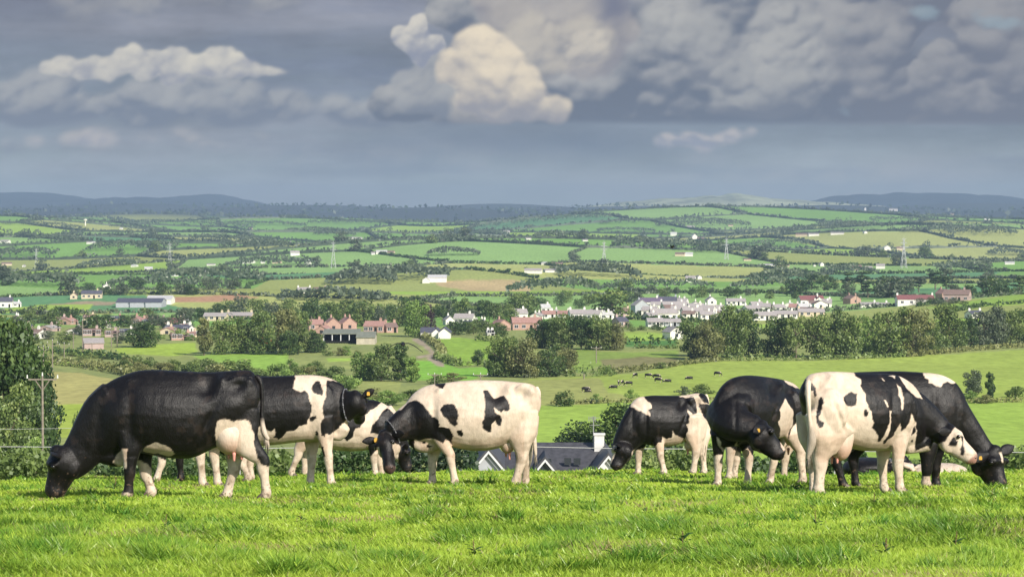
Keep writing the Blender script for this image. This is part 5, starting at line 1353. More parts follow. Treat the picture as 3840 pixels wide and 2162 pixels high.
# hedges just behind the crest of the near pasture
def near_hedge(x0, x1, D, top0, top1, mat, label, seed, w=2.6):
    a = at(x0, 1750, D); b = at(x1, 1750, D); a.z = ground(a.x, a.y); b.z = ground(b.x, b.y)
    rng = np.random.RandomState(seed); W = b.x - a.x; n = int(W * 1300)
    x = a.x + W * rng.rand(n); y = D + (rng.rand(n) - .3) * w
    t = (x - a.x) / W; topz = np.array([at(0, top0, D).z, at(0, top1, D).z]); tz = topz[0] * (1 - t) + topz[1] * t
    tz = tz - .45 * (1 - vnoise2(x * 1.1, y * 0 + seed, seed)) - .5 * vnoise2(x * 3.7, y * 1.5, seed + 2) + .35
    g = zt(x, y); lo = np.maximum(g, tz - 2.2); q = rng.rand(n) ** .6
    P = np.stack([x, y, lo + (tz - lo) * q], 1); Nn = np.tile((0, -.6, .6), (n, 1)) + .5 * rng.normal(size=(n, 3))
    tint = np.clip(.15 + .55 * vnoise2(x * 2.3, P[:, 2] * 2.3, seed + 5) + .12 * rng.normal(size=n), 0, 1)
    me = foliage_mesh('hedge', P, Nn, .075 * rng.uniform(.6, 1.3, n), tint, rng, .5); me.materials.append(GREENS[mat])
    o = link('hedge', me); tag(o, label, 'hedge', 'hedges just beyond the crest of the pasture')
near_hedge(-260, 320, 78, 1690, 1700, 'olive', 'bramble hedge at the far left behind the head of the big black cow', 31)
near_hedge(300, 760, 84, 1715, 1715, 'deep', 'dark hedge seen under the belly of the big black cow', 32)
near_hedge(740, 1180, 80, 1700, 1690, 'olive', 'hedge behind the legs of the second cow', 33)
near_hedge(1160, 1480, 86, 1675, 1660, 'deep', 'dark hedge seen under the second and third cows', 34)
near_hedge(1440, 1790, 90, 1660, 1680, 'dark', 'dark hedge left of the grey gable of the slate roofed house', 35)
near_hedge(2330, 2780, 88, 1690, 1700, 'olive', 'hedge behind the legs of the small cow', 36)
near_hedge(2740, 3250, 90, 1700, 1700, 'deep', 'hedge behind the legs of the stocky black cow', 37)
near_hedge(3200, 3700, 86, 1735, 1720, 'olive', 'hedge behind the far right cows', 38)
near_hedge(3740, 4150, 74, 1690, 1660, 'olive', 'bramble hedge at the right border', 39)

# ---- hedges and hedgerow trees of the far plain
def clip_poly(poly, p, q):
    """keep the side of poly nearer p than q (in the sheared metric of near_seed)"""
    def f(v):
        def d(s):
            dy = (v[1] - s[1]) * .66; dx = v[0] - s[0] + .3 * dy; return dx * dx + dy * dy
        return d(q) - d(p)
    out = []
    for i in range(len(poly)):
        a, b = poly[i], poly[(i + 1) % len(poly)]; fa, fb = f(a), f(b)
        if fa >= 0: out.append(a)
        if (fa >= 0) != (fb >= 0):
            t = fa / (fa - fb); out.append((a[0] + (b[0] - a[0]) * t, a[1] + (b[1] - a[1]) * t))
    return out
edges = {}
for i, p in enumerate(seeds):
    if abs(p[0]) > p[1] * .21 + 150: continue
    r = 700 + p[1] * .09
    poly = [(p[0] - r, p[1] - r), (p[0] + r, p[1] - r), (p[0] + r, p[1] + r), (p[0] - r, p[1] + r)]
    dd = np.hypot(seeds[:, 0] - p[0], seeds[:, 1] - p[1]); near_ = [j for j in np.argsort(dd)[1:36]]
    for j in near_:
        poly = clip_poly(poly, p, seeds[j])
        if len(poly) < 3: break
    for a, b in zip(poly, poly[1:] + poly[:1]):
        if math.hypot(a[0] - b[0], a[1] - b[1]) < 12: continue
        key = (round((a[0] + b[0]) / 16), round((a[1] + b[1]) / 16))
        edges.setdefault(key, (a, b))
edges = sorted(edges.values(), key=lambda e: min(e[0][1], e[1][1]))
hr = np.random.RandomState(77)
mass = {'deep': [], 'grey': [], 'olive': []}
cnt = 0; tcnt = 0
fP, fN, fT, fS = [], [], [], []
RIB = []
for a, b in edges:
    y = (a[1] + b[1]) / 2
    if y < 1150 or y > 9200: continue
    pa, pb = Vector((a[0], a[1], 0)), Vector((b[0], b[1], 0))
    L = (pb - pa).length
    if y < 2600 and hr.rand() < .42: continue
    qx, qy = proj(np.array([a[0], (a[0] + b[0]) / 2, b[0]]), np.array([a[1], y, b[1]]), zt(np.array([a[0], (a[0] + b[0]) / 2, b[0]]), np.array([a[1], y, b[1]])))
    if any(((qx > c0) & (qx < c1) & (qy > c2) & (qy < c3)).any() for c0, c1, c2, c3 in [(1630, 1990, 1045, 1100), (640, 970, 1098, 1140)]): continue
    bend = Vector((hr.uniform(-.05, .05) * L, hr.uniform(-.05, .05) * L, 0)); mid = (pa + pb) / 2 + bend
    pts = [pa, mid, pb]
    if cnt < 90:
        o = link('hedge', hedge_mesh(pts, 1.5 + y * .0004, 3.0, hr, max(2.0, y * .0022), y * .00055, ['deep', 'grey', 'grey'][hr.randint(3)], 24))
        tag(o, 'dark hedge dividing two fields of the plain', 'hedge', 'hedges dividing the fields of the plain'); cnt += 1
    else:
        m = max(3, int(1.7 * L / max(3, y * .0016)))
        t = hr.rand(m); x = np.where(t < .5, pa.x + (mid.x - pa.x) * 2 * t, mid.x + (pb.x - mid.x) * (2 * t - 1)); yy_ = np.where(t < .5, pa.y + (mid.y - pa.y) * 2 * t, mid.y + (pb.y - mid.y) * (2 * t - 1))
        if y < 7500:
            ns_ = max(4, int(L / 14)); ts = np.linspace(0, 1, ns_); hx = np.where(ts < .5, pa.x + (mid.x - pa.x) * 2 * ts, mid.x + (pb.x - mid.x) * (2 * ts - 1)); hy = np.where(ts < .5, pa.y + (mid.y - pa.y) * 2 * ts, mid.y + (pb.y - mid.y) * (2 * ts - 1))
            RIB.append((hx, hy, zt(hx, hy), (1.6 + y * .00035) * (.55 + .9 * hr.rand(ns_)), (pb - pa).normalized()))
        for k in range(4):
            hz_ = hr.rand(m) * (3.4 + y * .0004)
            fP.append(np.stack([x + hr.uniform(-2, 2, m), yy_ + hr.uniform(-2, 2, m), zt(x, yy_) + hz_ * (.6 + .9 * vnoise2(x / 30, yy_ / 30, 4))], 1)); fN.append(np.tile((0, -.5, .8), (m, 1))); fT.append(np.clip(.25 + .12 * hr.normal(size=m), 0, 1)); fS.append(np.full(m, y * .00040 + .5))
    # trees standing in the hedge
    nt_ = hr.poisson(L / ((330 if y < 2600 else 190) + y * .015))
    clump = hr.rand()
    for k in range(nt_):
        t = min(1, max(0, clump + hr.normal() * .12)) if hr.rand() < .7 else hr.rand(); q = pa.lerp(pb, t); q.z = ground(q.x, q.y)
        if abs(q.x) > q.y * .20: continue
        hgt = hr.uniform(8, 17)
        if tcnt < 62:
            tree_at(q, hgt, hgt * hr.uniform(.8, 1.15), 'round', ['grey', 'grey', 'olive'][hr.randint(3)], 'small dark tree growing in a hedge of the plain', 'hedgerow trees of the plain', 700, .05); tcnt += 1
        else:
            fs = (q, hgt); m = int(max(40, 170 - y * .02)); d = hr.normal(size=(m, 3)); d /= np.linalg.norm(d, axis=1)[:, None]
            lump = 1 + .25 * np.sin(d[:, 0] * 4 + k) * np.cos(d[:, 1] * 5)
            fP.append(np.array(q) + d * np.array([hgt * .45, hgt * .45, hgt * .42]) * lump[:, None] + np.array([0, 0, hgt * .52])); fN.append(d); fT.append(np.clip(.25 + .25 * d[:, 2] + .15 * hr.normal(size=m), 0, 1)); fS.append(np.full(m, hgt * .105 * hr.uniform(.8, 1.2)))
# woods of the plain: masses
def wood(px, row, wpx, dpx, h):
    p = hit(px, row); s = p.y / F; W = wpx * s; q = hit(px, row - dpx); Dp = min(max(q.y - p.y, 30), 110)
    m = int(min(4200, W * 3.2 + 400)); h = h * .8
    x = p.x + hr.uniform(-.5, .5, m) * W; y = p.y + hr.rand(m) * Dp
    k = vnoise2(x / 11, y / 25, 5); e = 1 - np.abs((x - p.x) / (W / 2)) ** 3
    z = zt(x, y) + (.35 + .65 * np.sqrt(hr.rand(m))) * h * (.55 + .6 * k) * (.5 + .5 * e)
    fP.append(np.stack([x, y, z], 1)); fN.append(np.tile((0, -.3, .9), (m, 1)) + hr.normal(size=(m, 3)) * .3); fT.append(np.clip(.12 + .45 * k + .1 * hr.normal(size=m), 0, 1)); fS.append(np.full(m, h * .15))
for q in [(60, 965, 260, 14, 15), (480, 940, 340, 12, 15), (860, 905, 300, 26, 15), (940, 930, 260, 14, 14), (380, 1005, 220, 10, 13), (1010, 1000, 360, 10, 14), (760, 1060, 420, 14, 15), (1480, 1055, 400, 22, 16), (1350, 1068, 260, 14, 16),
          (1840, 880, 140, 8, 12), (1180, 870, 240, 12, 13), (2100, 895, 200, 8, 13), (2550, 940, 260, 12, 14), (2400, 930, 200, 10, 14), (2250, 1040, 320, 14, 14), (2640, 850, 360, 12, 15), (3000, 870, 300, 12, 14),
          (3220, 860, 200, 14, 16), (3140, 850, 120, 12, 14), (3700, 885, 260, 22, 16), (3540, 870, 300, 10, 14), (2900, 925, 300, 10, 12), (3200, 1030, 200, 10, 12), (3640, 1015, 180, 10, 12), (2700, 950, 180, 8, 12), (2980, 1060, 260, 10, 14),
          (1640, 910, 220, 8, 12), (1700, 960, 200, 8, 12), (3800, 960, 160, 10, 13), (620, 1085, 500, 10, 13), (120, 1075, 260, 14, 14), (2080, 1100, 360, 14, 14), (2480, 1085, 420, 10, 10), (2900, 1085, 260, 10, 10), (1250, 1130, 420, 12, 12),
          (150, 850, 300, 5, 12), (520, 862, 240, 5, 12), (700, 845, 500, 8, 15), (1400, 842, 500, 7, 14), (2000, 838, 600, 8, 14), (2500, 836, 500, 7, 14), (1000, 846, 300, 6, 14), (3400, 830, 260, 6, 12), (1250, 885, 160, 6, 12), (2350, 870, 220, 6, 12), (200, 905, 200, 8, 12)]:
    wood(*q)
fP = np.concatenate(fP); fN = np.concatenate(fN); fT = np.concatenate(fT); fS = np.concatenate(fS)
me = foliage_mesh('distant_woodland', fP, fN, fS, fT, hr, .55); me.materials.append(GREENS['grey'])
hv, hf = [], []
for hx, hy, hz, hh_, d_ in RIB:
    n0 = len(hv); nx_, ny_ = -d_.y * 1.8, d_.x * 1.8
    for i in range(len(hx)): hv += [(hx[i] - nx_, hy[i] - ny_, hz[i] - .5), (hx[i] - nx_ * .6, hy[i] - ny_ * .6, hz[i] + hh_[i] * .9), (hx[i] + nx_ * .6, hy[i] + ny_ * .6, hz[i] + hh_[i]), (hx[i] + nx_, hy[i] + ny_, hz[i] - .5)]
    for i in range(len(hx) - 1):
        for j in range(3): hf.append((n0 + 4 * i + j, n0 + 4 * i + j + 1, n0 + 4 * i + 5 + j, n0 + 4 * i + 4 + j))
hm = bpy.data.meshes.new('distant_hedges'); hm.from_pydata(hv, [], hf); set_float(hm, 'tint', np.full(len(hv), .12)); hm.materials.append(GREENS['grey'])
tag(link('distant_hedges', hm), 'continuous far hedge banks between the fields of the plain', 'hedges', kind='stuff')
tag(link('distant_woodland', me), 'far hedges, copses and tree clumps across the plain', 'woodland', kind='stuff')
# trees and bushes on the dark ridge
xs = hr.uniform(-2600, 2600, 2600); ys = hr.uniform(9000, 12400, 2600)
kk = vnoise2(xs / 160, ys / 300, 9); P = np.stack([xs, ys, zt(xs, ys) + 4 + 12 * kk * hr.rand(2600)], 1)
me = foliage_mesh('ridge_woodland', P, np.tile((0, -.4, .9), (2600, 1)), np.full(2600, 9.) * hr.uniform(.5, 1.3, 2600), np.clip(kk * .4, 0, 1), hr, .5); me.materials.append(GREENS['dark'])
tag(link('distant_woodland', me), 'dark woodland along the low ridge under the skyline', 'woodland', kind='stuff')
# ---------------------------------------------------------------- buildings
WALLS = {'white': simple('white_render', (.70, .68, .62), .8, .2, .08, .8), 'cream': simple('cream_render', (.55, .46, .33), .8, .2, .08, .8), 'brick': simple('red_brick', (.40, .26, .21), .85, .15, .15, 2),
         'grey': simple('grey_render', (.36, .37, .40), .8, .2, .08, .8), 'pink': simple('pink_grey_render', (.40, .30, .28), .8, .2, .08, .8), 'block': simple('concrete_block', (.42, .38, .30), .9, .1, .12, 1.2)}
ROOFS = {'slate': simple('slate_roof', (.085, .085, .11), .6, .35, .2, 1.5), 'grey': simple('grey_tile_roof', (.33, .30, .29), .8, .2, .15, 1.5), 'brown': simple('brown_tile_roof', (.20, .14, .12), .8, .2, .15, 1.5),
         'red': simple('red_tile_roof', (.34, .20, .17), .8, .2, .15, 1.5), 'maroon': simple('maroon_roof', (.20, .085, .085), .7, .2, .15, 1.5), 'metal': simple('painted_sheet_roof', (.19, .20, .155), .6, .3, .15, 1), 'pale': simple('pale_sheet_roof', (.50, .49, .48), .6, .3, .12, 1),
         'purple': simple('purple_slate_roof', (.13, .10, .15), .7, .25, .15, 1.5)}
M_GLASS = simple('window_glass', (.03, .035, .045), .15, .6, .1)
M_DARK = simple('dark_interior', (.015, .015, .015), .9, .1, .1)
M_TRIM = simple('white_trim', (.60, .60, .60), .6, .3, .04)
def gable_house(loc, w, d, he, hr_, rz, wall, roof, label, group=None, chim=1, wins=2, name='house', gable=False, detail=True, cat='house', over=.3):
    """w = ridge length, d = span across; gable=True turns the gable end to the viewer. he eaves, hr_ ridge height"""
    o = empty(name, loc, rz + (math.pi / 2 if gable else 0)); tag(o, label, cat, group)
    mb = MB(); a, b = w / 2, d / 2; B0 = -1.5
    vs = [(-a, -b, B0), (a, -b, B0), (a, b, B0), (-a, b, B0), (-a, -b, he), (a, -b, he), (a, b, he), (-a, b, he), (-a, 0, hr_), (a, 0, hr_)]
    mb.add(vs, [(0, 1, 5, 4), (2, 3, 7, 6), (1, 2, 6, 9, 5), (3, 0, 4, 8, 7), (3, 2, 1, 0)])
    mb.build('wall', wall, o)
    mb = MB(); t = .18; sl = (hr_ - he) / b; e = over; A_ = a + e * .7
    for s in (-1, 1):
        y0, z0 = s * (b + e), he - sl * e + .03
        q = [(-A_, y0, z0), (A_, y0, z0), (A_, 0, hr_ + .03), (-A_, 0, hr_ + .03)]
        top = [(x, y, z + t) for x, y, z in q]
        f = [(0, 1, 2, 3), (7, 6, 5, 4), (0, 4, 5, 1), (1, 5, 6, 2), (2, 6, 7, 3), (3, 7, 4, 0)]
        mb.add(q + top, f)
    rf = mb.build('roof', roof, o)
    xs = {0: [], 1: [a * .55], 2: [-a + .5, a - .5], 3: [-a + .5, 0, a - .5]}[chim]
    for x in xs:
        m = MB(); m.box((x, 0, hr_ + .35), (.9, .6, 1.5)); m.bar((x - .2, 0, hr_ + 1.1), (x - .2, 0, hr_ + 1.45), .12, n=8); m.bar((x + .2, 0, hr_ + 1.1), (x + .2, 0, hr_ + 1.45), .12, n=8); m.build('chimney', wall, rf)
    if detail:
        fr = -b - .02
        nst = 2 if he > 4.2 else 1
        for st in range(nst):
            zc = 1.5 + st * 2.6
            for k in range(wins):
                x = -a + (k + .5) * w / wins
                if st == 0 and k == wins // 2 and wins > 1:
                    m = MB(); m.box((x, fr, 1.0), (1.0, .08, 2.1)); m.build('door', M_DARK, o); continue
                m = MB(); m.box((x, fr, zc), (1.35, .06, 1.15)); wd = m.build('window', M_GLASS, o)
                m = MB()
                for zz in (zc - .62, zc + .62): m.box((x, fr - .03, zz), (1.6, .1, .1))
                for xx in (x - .72, x + .72, x): m.box((xx, fr - .03, zc), (.08, .09, 1.16))
                m.build('frame', M_TRIM, wd)
        m = MB(); m.box((-a - .02, 0, he * .55), (.06, 1.2, 1.2)); m.build('window', M_GLASS, o)
        m = MB(); m.box((a + .02, 0, he * .55), (.06, 1.2, 1.2)); m.build('window', M_GLASS, o)
    return o
def house(px, base, wpx, hpx, wall, roof, label, gable=False, rz=0., chim=1, wins=3, group='houses of the village', detail=True, dep=7., name='house', cat='house', D=None):
    p = hit(px, base) if D is None else at(px, base, D)
    if D: p.z = ground(p.x, p.y)
    s = p.y / F; w, h = wpx * s, hpx * s
    wx, dd = (w, dep) if not gable else (dep, w)
    hr_ = h; he = h * (.60 if not gable else .58)
    if dd < 2.5: dd = 2.5
    return gable_house(p, wx, dd, he, hr_, rz, WALLS[wall], ROOFS[roof], label, group, chim, wins, name, gable, detail, cat)
V = [ # px, base, w, h, wall, roof, label, gable, rz
 (1947, 1200, 54, 40, 'white', 'grey', 'white house with grey roof left of the red bungalow', False, .2), (2015, 1196, 40, 22, 'white', 'grey', 'tiny white gable beside the red bungalow', True, -.3),
 (2056, 1194, 50, 28, 'white', 'red', 'white house with a pink red roof above the red bungalow', False, .1), (2118, 1192, 50, 26, 'white', 'red', 'second pinkish roofed house left of the grey terrace', False, -.15),
 (2165, 1196, 62, 34, 'white', 'grey', 'left house of the long grey roofed terrace', False, .15), (2222, 1198, 62, 34, 'white', 'grey', 'right house of the long grey roofed terrace', False, -.2),
 (1975, 1236, 112, 44, 'brick', 'red', 'long red roofed brick bungalow left of centre right', False, .1), (2328, 1184, 60, 28, 'cream', 'brown', 'brown roofed bungalow left of the big grey gable', False, .1),
 (2400, 1172, 56, 46, 'grey', 'grey', 'big grey gable at the left end of the white estate', True, .3), (2440, 1152, 86, 34, 'white', 'purple', 'tall white house with a dark purple roof on the estate', False, .1),
 (2500, 1150, 74, 36, 'grey', 'slate', 'navy slate roofed house on the estate', False, -.1), (2530, 1164, 94, 32, 'white', 'grey', 'white house below the navy slate roof', False, .12),
 (2438, 1182, 56, 32, 'white', 'grey', 'white house left in the second row of the estate', False, -.25), (2487, 1197, 100, 38, 'white', 'grey', 'long white bungalow in the front row of the estate', False, .1),
 (2548, 1180, 62, 32, 'white', 'grey', 'white house in the second row, right of the long bungalow', False, -.1), (2594, 1188, 76, 34, 'white', 'grey', 'white house with a broad grey roof in the front row', False, .2),
 (2652, 1186, 58, 40, 'white', 'grey', 'white end house of the front row beside the tall olive tree', False, -.3), (2455, 1224, 60, 30, 'white', 'grey', 'low grey roofed bungalow below the estate, left one', False, .1),
 (2520, 1222, 60, 26, 'grey', 'grey', 'low grey roofed bungalow below the estate, right one', False, .05), (2326, 1226, 40, 36, 'pink', 'slate', 'small slate shed with a reddish base below the estate', False, .4),
 (2523, 1270, 52, 44, 'white', 'grey', 'lone white gable house above the green paddock', True, .35),
 (2758, 1144, 72, 24, 'white', 'grey', 'white bungalow above the tall olive tree', False, .05), (2818, 1172, 56, 26, 'white', 'grey', 'white bungalow right of the tall olive tree', False, .3),
 (2862, 1168, 56, 30, 'white', 'grey', 'white house with a light roof in the right part of the estate', False, -.2), (2862, 1200, 78, 30, 'white', 'grey', 'white front bungalow in the right part of the estate', False, .1),
 (2918, 1168, 44, 26, 'white', 'grey', 'small white house in the right part of the estate', False, .3), (2980, 1168, 40, 28, 'white', 'red', 'white house with an orange roof at the estate', False, -.2),
 (2945, 1194, 88, 28, 'white', 'grey', 'long white bungalow at the foot of the right estate', False, -.05), (3040, 1186, 98, 28, 'cream', 'grey', 'cream bungalow under a long grey roof', False, .05),
 (3040, 1144, 92, 34, 'white', 'maroon', 'white gabled house with a maroon roof', False, .2), (3068, 1144, 34, 30, 'white', 'maroon', 'white projecting gable of the maroon roofed house', True, .1),
 (3195, 1138, 48, 30, 'brick', 'brown', 'small red brick house with a brown roof', True, .5), (3260, 1150, 70, 16, 'white', 'grey', 'low white terrace, left half, near the upper right trees', False, 0), (3310, 1150, 50, 14, 'white', 'grey', 'low white terrace, right half, near the upper right trees', False, 0),
 (3430, 1142, 140, 34, 'white', 'maroon', 'long white building under a long maroon roof', False, .08), (3535, 1122, 34, 36, 'brick', 'red', 'brick house with an orange red end beside the long maroon roof', True, .4),
 (3590, 1128, 96, 40, 'pink', 'brown', 'pinkish gabled house at the end of the sloping field', False, -.35), (3654, 1192, 52, 26, 'white', 'slate', 'cottage with a dark slate roof among trees at the right', False, .3),
 (1182, 1238, 56, 38, 'brick', 'red', 'red brick house at the left of the brick group', False, .2), (1245, 1242, 54, 48, 'brick', 'red', 'red brick house with a tall gable facing the viewer, left one', True, .25),
 (1302, 1238, 54, 46, 'brick', 'red', 'red brick house with a tall gable facing the viewer, right one', True, .35), (1215, 1252, 44, 30, 'brick', 'red', 'low red brick porch house above the dark bush', True, -.2),
 (1408, 1246, 74, 40, 'brick', 'red', 'red brick house right of the barn', False, -.2), (1462, 1246, 44, 34, 'brick', 'brown', 'red brick house behind the barn wall end', False, .3),
 (1742, 1214, 72, 36, 'white', 'grey', 'white two storey house with a grey roof among dark trees', False, -.15), (1683, 1218, 34, 32, 'white', 'grey', 'white gable at the left of the white house group', True, .2), (1812, 1228, 34, 28, 'white', 'slate', 'white gable at the right of the white house group', True, .2), (1770, 1226, 60, 22, 'white', 'slate', 'dark roofed outbuilding of the white house group', False, -.1),
 (1878, 1238, 52, 38, 'brick', 'red', 'single red brick gabled house right of the white group', True, .4), (1838, 1256, 26, 14, 'white', 'pale', 'small pale shed at the lime green hill field', False, .1),
 (25, 1152, 46, 36, 'white', 'slate', 'white two storey house at the left edge', False, .1), (62, 1150, 30, 18, 'white', 'pale', 'white outhouse beside the left edge house', False, .3),
 (277, 1120, 26, 22, 'cream', 'brown', 'cream gable house left of the dark roofed cottage', True, .1), (345, 1118, 76, 28, 'cream', 'slate', 'long cream cottage with a dark slate roof', False, .05), (400, 1084, 30, 20, 'white', 'grey', 'white gable above the dark roofed cottage', True, .2),
 (65, 1208, 34, 24, 'white', 'brown', 'white gable house near the left edge trees', True, .3), (128, 1268, 74, 32, 'white', 'brown', 'row house with a pinkish brown roof and white gable at the left', False, -.4),
 (525, 1216, 60, 22, 'brick', 'red', 'pink roofed house above the twin poles, left half', False, .1), (572, 1214, 50, 20, 'brick', 'red', 'pink roofed house above the twin poles, right half', False, -.1),
 (660, 1228, 60, 34, 'cream', 'maroon', 'house with a maroon roof left of the grey sheds', False, .3), (690, 1224, 46, 38, 'grey', 'grey', 'pale grey gabled house behind the maroon roof', True, .2), (672, 1246, 96, 26, 'white', 'slate', 'long slate roofed building left of the copse', False, -.2), (682, 1274, 84, 24, 'brick', 'brown', 'low red brick house at the left of the copse', False, .2),
 (810, 1202, 84, 28, 'cream', 'grey', 'long grey brown roof left of the copse top, left half', False, -.1), (900, 1198, 96, 26, 'cream', 'grey', 'long grey brown roof left of the copse top, right half', False, -.1), (345, 1258, 66, 24, 'pink', 'brown', 'terrace with many chimneys behind the tall pole', False, .1), (420, 1262, 50, 22, 'pink', 'brown', 'terrace end behind the twin poles', False, .1),
 (1140, 1098, 50, 20, 'white', 'grey', 'grey roofed farmhouse on the slope above the copse', False, .2), (1205, 1096, 56, 18, 'pink', 'brown', 'low brown farm building on the slope above the copse', False, -.1),
]
XR = random.Random(21)
LR = random.Random(33)
for k_ in range(16):
    x_ = 90 + k_ * 42 + LR.uniform(-14, 14)
    house(x_, LR.uniform(1196, 1262), LR.uniform(36, 62), LR.uniform(18, 28), LR.choice(['white', 'cream', 'pink', 'brick']), LR.choice(['brown', 'grey', 'slate', 'red']), 'small village house half hidden among the bushy trees at the left', LR.random() < .3, LR.uniform(-.4, .4), chim=1, wins=2, group='small houses among the left hand trees')
WHERE = [('between the estate and the purple slate roof', 2420, 2700, 1140, 1168), ('in the middle rows of the white estate', 2420, 2700, 1168, 1206), ('in the right hand rows of the white estate', 2800, 3080, 1150, 1200), ('among the roofs of the grey terrace', 1930, 2300, 1168, 1204)]
for k_ in range(34):
    wh = WHERE[[0, 1, 1, 2, 2, 3][k_ % 6]]; x_ = XR.uniform(wh[1], wh[2]); b_ = XR.uniform(wh[3], wh[4])
    if any(abs(x_ - q[0]) < 22 and abs(b_ - q[1]) < 10 for q in V): x_ += 26
    house(x_, b_, XR.uniform(34, 60), XR.uniform(24, 33), 'white', XR.choice(['grey', 'grey', 'brown', 'pale']), 'small white village house ' + wh[0], XR.random() < .35, XR.uniform(-.4, .4), chim=1, wins=2, group='small white houses ' + wh[0])
for i, q in enumerate(V):
    house(q[0], q[1], q[2], q[3] * 1.05, q[4], q[5], q[6], q[7], q[8], chim=[1, 2, 1][i % 3], wins=2 if q[2] < 60 else 4)
# farm buildings
def shed(px, base, w, h, wall, roof, label, **k): return house(px, base, w, h, wall, roof, label, chim=0, wins=0, detail=False, name='farm_building', cat='barn', group='farm buildings', **k)
shed(1640, 1056, 70, 26, 'white', 'pale', 'long white barn at the left end of the ripe field', dep=14)
shed(1598, 1060, 26, 20, 'white', 'pale', 'white gable beside the long white barn', gable=True, dep=10)
shed(603, 1138, 92, 30, 'white', 'pale', 'white sheet roofed hall right of the dark sheds', dep=20)
for x, w in ((475, 60), (530, 66), (585, 60)): shed(x, 1150, w, 32, 'grey', 'slate', {475: 'dark farm shed, left of three', 530: 'dark farm shed, middle of three', 585: 'dark farm shed, right of three'}[x], dep=24)
shed(1605, 1266, 52, 38, 'white', 'slate', 'dark roofed farm wing beside the white gables', dep=9)
shed(1638, 1266, 36, 36, 'white', 'slate', 'left white farm gable above the lime green hill field', gable=True, dep=14)
shed(1668, 1267, 44, 40, 'white', 'slate', 'right white farm gable above the lime green hill field', gable=True, dep=14)
shed(1375, 1288, 68, 44, 'block', 'metal', 'block walled end of the open fronted barn', dep=14)
shed(350, 1306, 72, 38, 'pink', 'grey', 'pinkish field shed beside the tall pole', dep=9, rz=.2)
# open-fronted barn
p = hit(1278, 1286); s = p.y / F
o = empty('open_barn', p); tag(o, 'open fronted barn with a green sheet roof and dark bays', 'barn', 'farm buildings')
W = 128 * s; H = 34 * s
mb = MB(); mb.box((0, 10, H / 2 - 1), (W, .3, H + 2)); mb.box((-W / 2, 5, H / 2 - 1), (.3, 10, H + 2)); mb.box((W / 2, 5, H / 2 - 1), (.3, 10, H + 2)); mb.build('wall', M_DARK, o)
mb = MB(); q = [(-W / 2 - .5, -.6, H), (W / 2 + .5, -.6, H), (W / 2 + .5, 10.6, H * 1.35), (-W / 2 - .5, 10.6, H * 1.35)]
mb.add(q + [(x, y, z + .25) for x, y, z in q], [(3, 2, 1, 0), (4, 5, 6, 7), (0, 1, 5, 4), (1, 2, 6, 5), (2, 3, 7, 6), (3, 0, 4, 7)]); mb.build('roof', ROOFS['metal'], o)
for k in range(5):
    mb = MB(); mb.box((-W / 2 + W * k / 4, -.1, H / 2 - 1), (.3, .3, H + 2)); mb.build('post', M_TRIM, o)
mb = MB()
for k in range(14): mb.bar((-W / 2 + W * (k + .5) / 14, -1.6, .5), (-W / 2 + W * (k + .5) / 14, -1.0, .5), .5, n=8)
mb.build('feed_barrier', M_DARK, o)
# red slurry tanker
p = hit(996, 1300); o = empty('slurry_tanker', p); tag(o, 'red tanker trailer parked under the copse', 'tanker')
M_RED = simple('red_paint', (.50, .06, .035), .4, .5, .08)
mb = MB(); mb.bar((-1.9, 0, 2.0), (1.5, 0, 2.0), 1.15, n=16); mb.bar((-2.3, 0, 2.0), (-1.9, 0, 2.0), .7, 1.15, 16); mb.bar((1.5, 0, 2.0), (1.9, 0, 2.0), 1.15, .7, 16); mb.build('tank', M_RED, o, True)
mb = MB(); mb.box((1.2, 0, .75), (6.4, .5, .3)); mb.build('chassis', M_DARK, o)
for y in (-1.1, 1.1):
    mb = MB(); mb.bar((-.4, y - .2, .6), (-.4, y + .2, .6), .65, n=18); mb.build('wheel', M_DARK, o)
